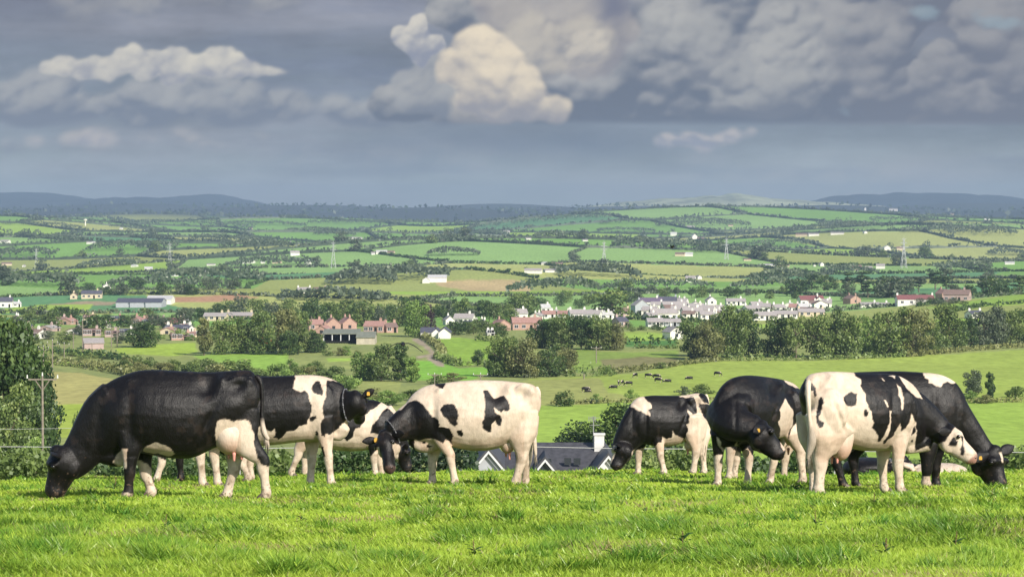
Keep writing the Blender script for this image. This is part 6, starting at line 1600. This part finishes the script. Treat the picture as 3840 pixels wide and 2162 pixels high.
# --- slate-roofed house just below the crest
GH = 205.
def gh(px, py, dy=0): q = at(px, py, GH + dy); return q
p0 = gh(2130, 1900); p0.z = ground(p0.x, p0.y)
o = empty('slate_roofed_house', p0); tag(o, 'white house with a long dark slate roof and gables showing over the crest', 'house')
rel = lambda q: Vector((q.x - p0.x, q.y - p0.y, q.z - p0.z))
base = -1.0
M_SL = simple('blue_black_slate', (.060, .060, .068), .5, .4, .25, 3, bump=.3)
def prism(mbw, mbr, mbt, xl, xr, xa, ze, zr, y0, y1):
    """gable facing the viewer: left x, right x, apex x, eaves z, ridge z, front and back y"""
    mbw.add([(xl, y0, base), (xr, y0, base), (xr, y0, ze), (xa, y0, zr), (xl, y0, ze), (xl, y1, base), (xr, y1, base), (xr, y1, ze), (xa, y1, zr), (xl, y1, ze)],
            [(0, 1, 2, 3, 4), (9, 8, 7, 6, 5), (0, 4, 9, 5), (1, 6, 7, 2)])
    for sx, xe in ((-1, xl), (1, xr)):
        dx, dz = xe - xa, ze - zr; k = 1.12
        q = [(xa, y0 - .35, zr + .12), (xa + dx * k, y0 - .35, zr + dz * k + .12), (xa + dx * k, y1, zr + dz * k + .12), (xa, y1, zr + .12)]
        mbr.add(q + [(x, y, z + .2) for x, y, z in q], [(0, 1, 2, 3), (7, 6, 5, 4), (0, 4, 5, 1), (1, 5, 6, 2), (2, 6, 7, 3), (3, 7, 4, 0)])
        mbt.add([(xa, y0 - .37, zr - .10), (xa + dx * k, y0 - .37, zr + dz * k - .10), (xa + dx * k, y0 - .37, zr + dz * k + .1), (xa, y0 - .37, zr + .1),
                 (xa, y0 - .45, zr - .10), (xa + dx * k, y0 - .45, zr + dz * k - .10), (xa + dx * k, y0 - .45, zr + dz * k + .1), (xa, y0 - .45, zr + .1)], [(0, 1, 2, 3), (7, 6, 5, 4), (0, 4, 5, 1), (1, 5, 6, 2), (2, 6, 7, 3), (3, 7, 4, 0)])
w_, r_, t_ = MB(), MB(), MB()
X_ = lambda px: rel(gh(px, 1700)).x
Zr = lambda py: rel(gh(2130, py)).z
# main body, ridge along the picture
xl, xr, ze, zr = X_(1965), X_(2262), Zr(1790), Zr(1690)
w_.add([(xl, 0, base), (xr, 0, base), (xr, 8, base), (xl, 8, base), (xl, 0, ze), (xr, 0, ze), (xr, 8, ze), (xl, 8, ze), (xl, 4, zr), (xr, 4, zr)], [(0, 1, 5, 4), (2, 3, 7, 6), (1, 2, 6, 9, 5), (3, 0, 4, 8, 7)])
for s_ in (-1, 1):
    y0 = 4 + s_ * 4.5; q = [(xl - .3, y0, ze - .25), (xr, y0, ze - .25), (xr, 4, zr + .1), (xl - .3, 4, zr + .1)]
    r_.add(q + [(x, y, z + .2) for x, y, z in q], [(0, 1, 2, 3), (7, 6, 5, 4), (0, 4, 5, 1), (1, 5, 6, 2), (2, 6, 7, 3), (3, 7, 4, 0)])
prism(w_, r_, t_, X_(2215), X_(2335), X_(2275), Zr(1768), Zr(1694), -3.5, 6)
prism(w_, r_, t_, X_(2005), X_(2082), X_(2043), Zr(1760), Zr(1714), -2.0, 4)
ww = w_.build('wall', simple('white_roughcast', (.58, .58, .58), .85, .2, .08, 2), o); rr_ = r_.build('roof', M_SL, o); t_.build('bargeboard', M_TRIM, o)
m = MB(); c = rel(gh(2252, 1690)); zt_, zb_ = Zr(1642), Zr(1710); m.box((c.x, 3.2, (zt_ + zb_) / 2), (.72, .7, zt_ - zb_)); m.box((c.x, 3.2, zt_ + .05), (.86, .84, .12)); m.build('chimney', simple('chimney_render', (.60, .59, .57), .85, .2, .1, 3), rr_)
m = MB(); a0 = rel(gh(2230, 1640)); m.bar((a0.x, 3.2, zb_ + .2), (a0.x, 3.2, Zr(1572)), .035); 
for k, zz in enumerate((1606, 1578)): m.bar((a0.x - .3, 3.2, Zr(zz)), (a0.x + .45, 3.2, Zr(zz)), .02)
for k in range(6): m.bar((a0.x - .35 + .1 * k, 3.1, Zr(1572)), (a0.x - .35 + .1 * k, 3.1, Zr(1592)), .018)
m.build('aerial', simple('aerial_metal', (.45, .45, .45), .4, .5, .05, metal=.6), o)
for x in (2130, 2165):
    m = MB(); m.box((X_(x), .9, Zr(1733)), (.5, .1, .5)); m.build('skylight', M_GLASS, rr_)
m = MB(); m.box((X_(2043), -2.06, Zr(1735)), (.9, .08, 1.0)); m.build('window', M_GLASS, o)
# grey gable to the left, a separate house
p1 = gh(1832, 1900, -6); p1.z = ground(p1.x, p1.y); o = empty('grey_gabled_house', p1); tag(o, 'pale grey gable with white bargeboards and slate roof seen under the white cow', 'house')
rel = lambda q: Vector((q.x - p1.x, q.y - p1.y, q.z - p1.z)); X_ = lambda px: rel(gh(px, 1700, -6)).x; Zr = lambda py: rel(gh(1832, py, -6)).z
w_, r_, t_ = MB(), MB(), MB(); prism(w_, r_, t_, X_(1778), X_(1886), X_(1832), Zr(1756), Zr(1692), 0, 9)
w_.build('wall', WALLS['grey'], o); r_.build('roof', M_SL, o); t_.build('bargeboard', M_TRIM, o)
p2 = gh(1915, 1900, 4); p2.z = ground(p2.x, p2.y); gable_house(p2, 6.5, 6, at(1900, 1765, GH + 4).z - p2.z, at(1900, 1702, GH + 4).z - p2.z, 0, WALLS['grey'], M_SL, 'slate roofed wing between the grey gable and the long slate roof', None, 0, 2, 'house', False)

# --- far white farmhouses of the plain (too small to show windows)
FAR = [(20,911,34,12),(333,914,16,9),(350,913,14,8),(25,995,38,12),(90,1000,10,8),(361,987,22,14),(557,1016,30,16),(676,1018,40,12),(705,1019,16,8),(620,1040,18,14),(656,1036,16,9),(721,1018,24,8),(792,995,30,7),(933,987,42,10),(986,987,16,8),(1039,987,32,8),(1105,958,34,18),(1072,949,10,8),(1155,992,18,18),(938,860,18,7),
 (1320,896,22,8),(1343,897,30,8),(1431,952,42,14),(1467,952,24,12),(1398,954,14,10),(1900,876,24,12),(2042,992,18,10),(2087,994,46,10),(2000,1024,64,18),(2065,1020,50,12),(2526,884,24,14),(2551,960,36,14),(2193,904,20,6),(2590,856,28,10),(2603,899,20,22),(2628,900,26,10),(2590,1058,36,24),(2620,1046,16,14),(2580,960,36,14),
 (3010,886,50,12),(3050,884,40,10),(3140,879,50,9),(3244,875,12,9),(2802,977,28,8),(2908,980,30,8),(3080,997,14,14),(3055,998,8,6),(3211,1012,40,18),(3255,1010,30,12),(3302,1007,32,18),(3325,938,24,18),(3377,938,30,14),(3350,790,30,9),(3244,789,7,12),(3786,991,36,10),(3569,807,14,8),(3236,1054,20,14),(3200,1056,18,8),(2880,1000,60,10),(2935,1000,50,8),(2843,757,20,8),(3028,906,30,6),(455,860,10,6),(1660,905,24,7),(1745,880,18,6),(3600,855,40,6),(3700,826,20,5),(2740,848,18,6),(1980,898,20,6),(780,1022,30,9),(505,1000,22,8)]
for i, (x, b, w, h) in enumerate(FAR):
    p = hit(x, b)
    if p.y > 12000: continue
    house(x, b, w, max(h, 7), ['white', 'white', 'white', 'cream'][i % 4], ['grey', 'grey', 'pale', 'brown'][i % 4], 'small white farm building far out on the plain', group='farm buildings scattered over the plain', chim=0, wins=0, detail=False, dep=max(8., w * p.y / F * .5), gable=(w < h * 1.4), name='farmhouse', cat='farmhouse', rz=(i * .37) % .6 - .3)
# --- water tower on the left hill
p = hit(320, 846); s = p.y / F; o = empty('water_tower', p); tag(o, 'white water tower on the far left hill', 'water tower')
mb = MB(); mb.bar((0, 0, -2), (0, 0, 18 * s), 3.0 * s, 2.2 * s, 12); mb.build('shaft', WALLS['white'], o); mb = MB(); mb.bar((0, 0, 17 * s), (0, 0, 20 * s), 3 * s, 6.5 * s, 16); mb.bar((0, 0, 20 * s), (0, 0, 25 * s), 6.5 * s, 6.5 * s, 16); mb.build('tank', WALLS['white'], o)
# --- electricity pylons
M_STEEL = simple('galvanised_steel', (.42, .43, .44), .5, .5, .1, 4, metal=.2)
PY = [(136, 1003, 75), (637, 1004, 98), (1250, 1005, 104), (2265, 1002, 102), (2724, 974, 86), (3389, 1006, 122)]
tops = []
for i, (x, b, h) in enumerate(PY):
    p = hit(x, b); s = p.y / F; H = h * s; o = empty('electricity_pylon', p, .15)
    tag(o, ['pylon at the far left of the plain', 'second pylon from the left, above the white barns', 'third pylon from the left, left of centre', 'pylon right of centre above the white barn', 'shorter pylon right of centre', 'rightmost and tallest pylon'][i], 'pylon', 'electricity pylons across the plain')
    mb = MB(); b0, b1 = H * .085, H * .02; r = max(.16, .30 * s); lv = [0, .2, .38, .54, .68, .8, .9]
    cor = lambda t: [Vector((sx * (b0 + (b1 - b0) * min(t / .68, 1)), sy * (b0 + (b1 - b0) * min(t / .68, 1)), H * t)) for sx, sy in ((-1, -1), (1, -1), (1, 1), (-1, 1))]
    for t0, t1 in zip(lv[:-1], lv[1:]):
        A, B_ = cor(t0), cor(t1)
        for k in range(4): mb.bar(A[k], B_[k], r, n=4); mb.bar(A[k], B_[(k + 1) % 4], r * .6, n=4); mb.bar(B_[k], A[(k + 1) % 4], r * .6, n=4)
    mb.bar((0, 0, H * .9), (0, 0, H), r, n=4); mb.build('lattice_mast', M_STEEL, o)
    for t, wd in ((.66, .13), (.78, .11), (.9, .08)):
        m = MB(); m.bar((-H * wd, 0, H * t), (H * wd, 0, H * t), r, n=4); m.bar((-H * wd, 0, H * t), (0, 0, H * (t + .04)), r * .7, n=4); m.bar((H * wd, 0, H * t), (0, 0, H * (t + .04)), r * .7, n=4); m.build('crossarm', M_STEEL, o)
# --- wooden poles
M_WOOD = simple('weathered_pole_wood', (.22, .19, .155), .85, .15, .25, 3)
M_PORC = simple('insulator_porcelain', (.6, .6, .58), .3, .5, .05)
def pole(px, base, top, kind, label, D=None, r=.17):
    p = hit(px, base) if D is None else at(px, base, D)
    if D: p.z = ground(p.x, p.y)
    H = at(px, top, p.y).z - p.z; o = empty('utility_pole', p, 0.0); tag(o, label, 'utility pole', 'utility poles across the fields')
    mb = MB(); mb.bar((0, 0, -.8), (0, 0, H), r * 1.15, r * .85, 8); mb.build('post', M_WOOD, o)
    m = MB(); ins = []
    if kind == 'Y':
        for sx in (-1, 1): m.bar((0, 0, H * .80), (sx * 1.3, 0, H * .86), .08, n=5); m.bar((sx * 1.3, 0, H * .86), (sx * 1.35, 0, H * .93), .07, n=5); ins.append((sx * 1.35, H * .93))
        m.bar((0, 0, H * .8), (0, 0, H * .7), .1, n=5); ins.append((0, H))
    elif kind == 'T':
        m.box((0, 0, H * .97), (2.6, .12, .13)); m.bar((-.7, 0, H * .97), (0, 0, H * .88), .05, n=5); m.bar((.7, 0, H * .97), (0, 0, H * .88), .05, n=5); ins += [(-1.4, H * .98), (0, H), (1.4, H * .98)]
    elif kind == 'H':
        m.box((.6, 0, H * .98), (4.2, .16, .2)); m.bar((1.8, 0, -.8), (1.8, 0, H), r * 1.1, r * .85, 8); m.box((.9, 0, H * .55), (2, .12, .15)); ins += [(-1.2, H), (.9, H), (2.6, H)]
    if m.v: m.build('crossarm', M_WOOD, o)
    for x, z in ins:
        q = MB(); q.bar((x, 0, z), (x, 0, z + .32), .08, .05, 6); q.build('insulator', M_PORC, o)
    return p, H
pole(160, 1655, 1408, 'T', 'near wooden pole with a crossarm in front of the left trees', D=262, r=.11)
pole(163, 1378, 1298, 'Y', 'small pole with upturned arms, leftmost of three', r=.14)
pole(197, 1390, 1275, 'Y', 'middle and tallest of the three poles with upturned arms', r=.14)
pole(241, 1358, 1286, 'Y', 'right of the three poles with upturned arms', r=.13)
pole(275, 1318, 1248, 'T', 'T pole behind the three poles with upturned arms', r=.13)
pole(310, 1320, 1200, 'Y', 'tall pole standing behind the pinkish field shed', r=.16)
pole(345, 1322, 1285, 'N', 'short bare post below the pinkish field shed', r=.12)
pole(418, 1300, 1226, 'H', 'twin legged pole left of the dark round tree', r=.14)
pole(2236, 1360, 1302, 'T', 'T shaped pole below the trees right of centre', r=.15)
pole(1802, 1500, 1402, 'T', 'T pole rising just over the back of the white cow', D=560, r=.12)
pole(1630, 1480, 1402, 'T', 'thin T pole above the withers of the white cow', D=600, r=.10)
pole(1168, 1240, 1185, 'N', 'white pole in front of the brick houses', r=.14)
pole(2190, 1420, 1400, 'N', 'short white post at the end of the hedge', r=.16)
pole(1524, 1440, 1296, 'N', 'pale bare pole inside the clump beside the track', D=900, r=.16)
pole(1970, 1172, 1112, 'N', 'lamp pole above the grey terrace, left one', r=.10)
pole(1985, 1172, 1108, 'N', 'lamp pole above the grey terrace, right one', r=.10)
pole(2502, 1112, 1082, 'N', 'pole above the navy slate roof', r=.12)
pole(3212, 1140, 1100, 'N', 'dark pole right of the small brick house', r=.12)
# overhead wire at the left
# --- electric fence beyond the crest
def fence():
    o = empty('electric_fence', at(1900, 1740, 62)); o.location.z = 0; o.location.x = 0; o.location.y = 0
    tag(o, 'white tape electric fence strung beyond the crest of the pasture', 'fence')
    M_TAPE = simple('white_fence_tape', (.50, .50, .48), .6, .3, .04)
    def line(pts, r, D):
        mb = MB(); q = [at(x, y, D) for x, y in pts]
        for a, b in zip(q[:-1], q[1:]): mb.bar(a, b, r, n=5)
        mb.build('wire', M_TAPE, o)
    line([(-300, 1672), (100, 1674), (900, 1681), (1500, 1672), (2000, 1674), (2290, 1680), (2700, 1683), (3300, 1692), (3840, 1695), (4200, 1697)], .007, 60)
    line([(-300, 1607), (50, 1608), (270, 1604), (700, 1600)], .0038, 66)
    for x in (-380, 900, 1965, 3130, 4100):
        b = at(x, 1750, 60); g = ground(b.x, b.y); t = at(x, 1668, 60).z
        mb = MB(); mb.bar((b.x, 60, g - .2), (b.x, 60, t), .012, .010, 6); mb.build('post', M_TAPE, o)
fence()
# --- bird in flight
p = at(2521, 927, 180); o = empty('bird', p, .3); tag(o, 'small black bird flying over the plain', 'bird')
mb = MB(); v, f = [], []; tube(v, f, [(Vector((-.16, 0, 0)), .015, .03), (Vector((-.05, 0, 0)), .045, .05), (Vector((.08, 0, .01)), .05, .05), (Vector((.17, 0, .02)), .028, .03), (Vector((.22, 0, .02)), .008, .008)])
mb.add(v, f); M_BIRD = simple('black_feathers', (.012, .012, .014), .6, .3, .1); mb.build('body', M_BIRD, o, True)
for s_ in (-1, 1):
    mb = MB(); mb.add([(.06, s_ * .03, .02), (-.08, s_ * .03, .02), (-.1, s_ * .22, .10), (-.04, s_ * .42, .13), (.04, s_ * .22, .11), (.06, s_ * .03, .04), (-.08, s_ * .03, .03), (-.1, s_ * .22, .112), (-.04, s_ * .42, .14), (.04, s_ * .22, .125)],
                      [(0, 1, 2, 4), (4, 2, 3), (9, 7, 6, 5), (8, 7, 9), (0, 5, 6, 1), (1, 6, 7, 2), (2, 7, 8, 3), (3, 8, 9, 4), (4, 9, 5, 0)]); mb.build('wing', M_BIRD, o)
p = at(1511, 1290, 88); o = empty('bird', p, .0); tag(o, 'large dark bird gliding on arched wings in front of the trees by the track', 'bird')
mb = MB(); v, f = [], []; tube(v, f, [(Vector((0, -.2, -.02)), .03, .03), (Vector((0, -.05, 0)), .06, .06), (Vector((0, .15, 0)), .07, .06), (Vector((0, .3, 0)), .03, .04)], Vector((1, 0, 0))); mb.add(v, f); mb.build('body', M_BIRD, o, True)
for s_ in (-1, 1):
    mb = MB(); st = [(.03, .02, .16), (.18, .03, .17), (.34, -.04, .15), (.48, -.14, .10), (.62, -.25, .02)]; v = []
    for x_, z_, c_ in st: v += [(s_ * x_, -c_ * .5, z_ + .012), (s_ * x_, c_ * .5, z_ + .012), (s_ * x_, c_ * .5, z_ - .012), (s_ * x_, -c_ * .5, z_ - .012)]
    f = []
    for k in range(4):
        for j in range(4): f.append((4 * k + j, 4 * k + (j + 1) % 4, 4 * k + 4 + (j + 1) % 4, 4 * k + 4 + j))
    mb.add(v, f + [(3, 2, 1, 0), (16, 17, 18, 19)]); mb.build('wing', M_BIRD, o)
# --- distant cattle in the big field
def far_cow():
    v, f = [], []; Vv = Vector
    tube(v, f, [(Vv((.85, 0, 1.15)), .2, .13), (Vv((.7, 0, 1.08)), .32, .22), (Vv((.2, 0, 1.02)), .38, .32), (Vv((-.3, 0, 1.02)), .38, .32), (Vv((-.7, 0, 1.06)), .33, .24), (Vv((-.9, 0, 1.1)), .2, .14)], n=14)
    tube(v, f, [(Vv((-.75, 0, 1.1)), .28, .18), (Vv((-1.05, 0, .85)), .18, .12), (Vv((-1.25, 0, .5)), .13, .1)], n=12)
    tube(v, f, [(Vv((-1.2, 0, .6)), .12, .1), (Vv((-1.35, 0, .3)), .11, .09), (Vv((-1.45, 0, .05)), .07, .06)], n=10)
    for x, y in ((-.6, -.17), (-.55, .17)): tube(v, f, [(Vv((x, y, .9)), .1, .07), (Vv((x, y, .5)), .06, .05), (Vv((x - .05, y, 0)), .05, .05)], n=8)
    for x, y in ((.65, -.17), (.75, .17)): tube(v, f, [(Vv((x, y, .95)), .17, .08), (Vv((x + .1, y, .5)), .07, .05), (Vv((x + .02, y, 0)), .05, .05)], n=8)
    me = remeshed('far_cow_body', v, f, .05, 3); n = len(me.vertices); co = np.zeros(n * 3, np.float32); me.vertices.foreach_get('co', co); co = co.reshape(-1, 3)
    w_ = sstep(.72, .8, vnoise2(co[:, 0] * 2.1 + 5, co[:, 2] * 2.6, 3)); w_ = np.maximum(w_, 1 - sstep(.15, .3, co[:, 2]))[:, None]
    set_col(me, 'coat', WHITE * w_ + BLACK * (1 - w_)); me.materials.append(M_COAT)
    tl = MB(); tl.bar((.95, 0, 1.25), (1.0, 0, .7), .03, .03); tl.bar((1.0, 0, .7), (.98, 0, .4), .05, .02)
    tm = bpy.data.meshes.new('tail'); tm.from_pydata(tl.v, [], tl.f); set_col(tm, 'coat', np.tile(BLACK, (len(tl.v), 1))); tm.materials.append(M_COAT)
    return me, tm
fc, ft = far_cow()
for i, (x, b, rz, lie, lb) in enumerate([(2320, 1444, 1.5, 0, 'distant black cow seen end on, left of the group of three'), (2334, 1444, 1.2, 0, 'distant black cow seen end on, right of the leftmost one'), (2358, 1448, .15, 0, 'distant cow standing side on, largest of the lower group'),
        (2301, 1455, .1, 1, 'distant cow lying left of the lower group'), (2383, 1416, .9, 0, 'distant cow standing alone above the lower group'), (2431, 1417, 3.2, 0, 'distant cow standing at the top, left of the overlapping pair'),
        (2462, 1420, 3.0, 0, 'upper cow of the distant overlapping pair'), (2468, 1434, 2.9, 0, 'lower cow of the distant overlapping pair'), (2196, 1470, 3.3, 0, 'distant cow nearest the lone small tree'), (2504, 1432, .1, 1, 'distant cow lying right of the overlapping pair'),
        (2585, 1421, .1, 1, 'distant cow lying farther right in the field'), (2690, 1410, 3.0, 0, 'distant cow standing alone at the right of the field'), (2203, 1470, 3.3, 1, 'distant calf lying beside the cow near the lone small tree')]):
    p = hit(x, b); e = empty('distant_cow', p, rz); k = .7 if i == 12 else .88
    e.scale = (k, k, k)
    if lie: e.location.z -= .55 * k
    tag(e, lb, 'cow', 'distant cattle in the big field'); link('body', fc, None, e); link('tail', ft, None, e)
# ---------------------------------------------------------------- near pasture grass
def grass():
    rng = np.random.RandomState(9)
    NB = 620000
    # even cover of the picture: sample the photo row, turn it into a distance
    r = rng.rand(NB); row = 1762 + (2330 - 1762) * r ** 1.25
    y = 8138.0 / (row - 1625); px = rng.uniform(-420, 4260, NB)
    x = (px - 1920) / F * y
    ok = y < 59.5; x = x[ok]; y = y[ok]; n = len(x)
    patch = fbm2(x * .9, y * .55, 4, 3); fine = fbm2(x * 3.1, y * 2.2, 3, 13); big = fbm2(x * .35 + 9, y * .12, 3, 23)
    cl = fbm2(x * 2.6 + 5, y * 2.0, 3, 63); tus = .6 * sstep(.62, .74, patch) * sstep(.3, .6, fine) + .8 * sstep(.66, .76, cl)                     # tussocks of longer, darker grass
    TU = [(150, 2120, 220, 45, 1.), (1500, 2130, 200, 35, .9), (2900, 2060, 200, 35, .8), (2150, 2060, 160, 35, .8), (3150, 2130, 220, 40, 1.), (700, 2020, 150, 30, .8), (3000, 1815, 200, 22, .9), (420, 1845, 110, 18, .9), (1900, 2150, 300, 30, .9), (900, 2150, 300, 30, .8), (2980, 2150, 300, 35, .9), (3250, 2040, 180, 40, .6), (2850, 1905, 200, 20, .6), (2050, 1900, 200, 22, .5), (640, 1960, 220, 28, .6), (2480, 2010, 260, 60, 1.), (3560, 2010, 220, 60, 1.), (2400, 2140, 240, 40, 1.), (200, 2030, 180, 45, .8), (560, 2090, 260, 40, .8), (1200, 2110, 220, 40, .7), (2700, 2130, 260, 30, .8), (3480, 1960, 160, 30, .7), (1150, 1830, 300, 25, .5), (3700, 2120, 200, 40, .6),
          (820, 1900, 260, 30, .6), (1420, 1830, 250, 25, .5), (400, 1835, 160, 25, .7), (100, 1960, 160, 40, .5), (1850, 2040, 200, 40, .45)]
    rw = 1625 + 8138. / y; pxx = 1920 + F * x / y
    for a, b, rx, ry, k in TU:
        tus = np.maximum(tus, k * np.exp(-(((pxx - a) / rx) ** 2 + ((rw - b) / ry) ** 2) * 1.3) * sstep(.35, .62, .5 * fine + .5 * cl) * 1.1)
    tus = np.clip(tus, 0, 1)
    h = (.034 + .034 * rng.rand(n) + .034 * fine) * (1 + 1.15 * tus) * (.8 + .5 * big)
    w = .00046 * y * rng.uniform(.7, 1.35, n) + .0010
    az = rng.uniform(0, 2 * math.pi, n); lean = rng.uniform(.35, 1.15, n)
    wind = fbm2(x * .8 + 30, y * .5, 3, 43) * 6
    az = np.where(rng.rand(n) < .45, wind + rng.normal(size=n) * .5, az)
    dx, dy = np.cos(az), np.sin(az)
    sx, sy = -np.sin(az + rng.normal(size=n) * .8), np.cos(az)
    face = rng.rand(n) < .6; sx = np.where(face, 1., sx); sy = np.where(face, rng.normal(size=n) * .3, sy)
    z0 = zt(x, y) - .01
    P = []
    for t, wk in ((0, 1.), (.5, .85), (1., .0)):
        hh = h * (t * (1 - .35 * lean * t)); off = h * lean * (t ** 1.8) * .85
        cx, cy, cz = x + dx * off, y + dy * off, z0 + hh
        if t < 1:
            P.append(np.stack([cx - sx * w * wk / 2, cy - sy * w * wk / 2, cz], 1)); P.append(np.stack([cx + sx * w * wk / 2, cy + sy * w * wk / 2, cz], 1))
        else: P.append(np.stack([cx, cy, cz], 1))
    V = np.stack(P, 1).reshape(-1, 3); b = np.arange(n)[:, None] * 5
    me = mesh_np('grass', V, [b + np.array([[0, 1, 3, 2]]), b + np.array([[2, 3, 4]])])
    # colour per blade: lime, mid green, straw, deep green in tussocks
    c = rng.rand(n)
    lime = np.array((.38, .50, .055)); mid = np.array((.26, .40, .045)); straw = np.array((.42, .34, .16)); deep = np.array((.070, .20, .022)); yel = np.array((.40, .50, .07))
    k = np.clip(fine * 1.3 - .2 + rng.normal(size=n) * .18, 0, 1)[:, None]
    col = mid * (1 - k) + lime * k
    q = (c < .16)[:, None]; col = np.where(q, yel, col)
    dry = fbm2(x * 1.3 + 70, y * .9, 3, 53); q = (rng.rand(n) < .02 + .32 * sstep(.58, .74, dry))[:, None]; col = np.where(q, straw * rng.uniform(.6, 1., (n, 1)), col)
    tt = (tus * (rng.rand(n) < .9))[:, None]; col = col * (1 - .9 * tt) + deep * .9 * tt
    col = col * rng.uniform(.8, 1.2, (n, 1))
    set_col(me, 'blade', np.repeat(col, 5, 0))
    m, nt = newmat('grass_blades')
    a = N(nt, 'ShaderNodeAttribute', attribute_name='blade'); d = N(nt, 'ShaderNodeBsdfDiffuse'); t = N(nt, 'ShaderNodeBsdfTranslucent'); g = N(nt, 'ShaderNodeBsdfGlossy'); g.inputs['Roughness'].default_value = .35
    g.inputs['Color'].default_value = (1, 1, .85, 1)
    nt.links.new(a.outputs['Color'], d.inputs['Color']); nt.links.new(a.outputs['Color'], t.inputs['Color'])
    mx = N(nt, 'ShaderNodeMixShader'); mx.inputs[0].default_value = .32; mg = N(nt, 'ShaderNodeMixShader'); mg.inputs[0].default_value = .02
    nt.links.new(d.outputs[0], mx.inputs[1]); nt.links.new(t.outputs[0], mx.inputs[2]); nt.links.new(mx.outputs[0], mg.inputs[1]); nt.links.new(g.outputs[0], mg.inputs[2])
    out = N(nt, 'ShaderNodeOutputMaterial'); nt.links.new(mg.outputs[0], out.inputs['Surface'])
    tag(link('grass', me, m), 'lush bright green pasture grass with darker tussocks', 'grass', kind='stuff')
grass()
# --- weeds standing in the grass
M_WEED = leaf_mat('dock_leaves', [(.02, .05, .012), (.04, .10, .02), (.10, .12, .04)], .25, .2)
M_SEED = simple('dry_seed_head', (.20, .14, .07), .9, .1, .3, 30)
def weed_meshes(seed, nl):
    rg = np.random.RandomState(seed); mb = MB()
    for k in range(nl):
        a = k * 2.4 + rg.rand(); L = rg.uniform(.06, .13); w = L * .16; el = rg.uniform(.5, 1.2); ca, sa = math.cos(a), math.sin(a)
        pts = [(0, .0), (.35, 1.), (.7, .8), (1., .0)]; z0 = .02 + .01 * k; v = []
        for t, ww in pts:
            r_ = L * t * math.cos(el * (1 - .5 * t)); z = z0 + L * t * math.sin(el) * (1 - .45 * t * t)
            v += [(ca * r_ - sa * w * ww, sa * r_ + ca * w * ww, z), (ca * r_ + sa * w * ww, sa * r_ - ca * w * ww, z - .008)]
        mb.add(v, [(0, 1, 3, 2), (2, 3, 5, 4), (4, 5, 7, 6)])
    me = bpy.data.meshes.new('leaves'); me.from_pydata(mb.v, [], mb.f); set_float(me, 'tint', rg.uniform(.2, .8, len(mb.v))); me.materials.append(M_WEED)
    s = MB(); H = rg.uniform(.16, .24); s.bar((0, 0, 0), (.02, .01, H), .004, .002, 5)
    for k in range(16):
        t = .5 + .5 * k / 16; a = k * 2.4; c = Vector((.02 * t, .01 * t, H * t)); s.bar(c, c + Vector((math.cos(a) * .010, math.sin(a) * .010, .008)), .004, .002, 4)
    sm = bpy.data.meshes.new('seed_stalk'); sm.from_pydata(s.v, [], s.f); sm.materials.append(M_SEED)
    return me, sm
WM = [weed_meshes(k, 9) for k in range(4)]
WL = [(2980, 1850, 1.3, 'dark dock plant growing left of the tailed rear of the patched cow'), (3280, 1915, 1.0, 'weed below the front legs of the patched cow'), (1540, 1800, .9, 'dock plant near the muzzle of the white cow'), (2170, 1905, .8, 'thin weed right of the white cow'), (2420, 1935, .9, 'weed stalk in open grass at the centre right'),
      (430, 1850, 1.3, 'leafy dark weed behind the head of the big black cow'), (3060, 1990, .9, 'weed in the foreground, right of centre'), (1130, 1960, .8, 'weed in the foreground left of centre'), (2560, 2080, 1.0, 'tall weed near the bottom, right of centre'), (3580, 2060, .9, 'weed near the bottom right'),
      (620, 2010, .8, 'weed in the lower left foreground'), (1780, 2090, .9, 'weed near the bottom centre'), (2300, 2120, 1.0, 'weed at the bottom edge right of centre'), (3720, 1880, .9, 'weed in the grass at the far right'), (1990, 1850, .7, 'small weed right of the hind legs of the white cow'), (3320, 2110, 1.0, 'weed at the bottom right edge')]
for i, (x, r, k, lb) in enumerate(WL):
    D = 8138.0 / (r - 1625); p = at(x, r, D); p.z = ground(p.x, p.y); e = empty('dock_plant', p, i * 1.3); k *= .75; e.scale = (k, k, k)
    tag(e, lb, 'weed', 'weeds in the pasture'); link('leaves', WM[i % 4][0], None, e); link('seed_stalk', WM[i % 4][1], None, e)
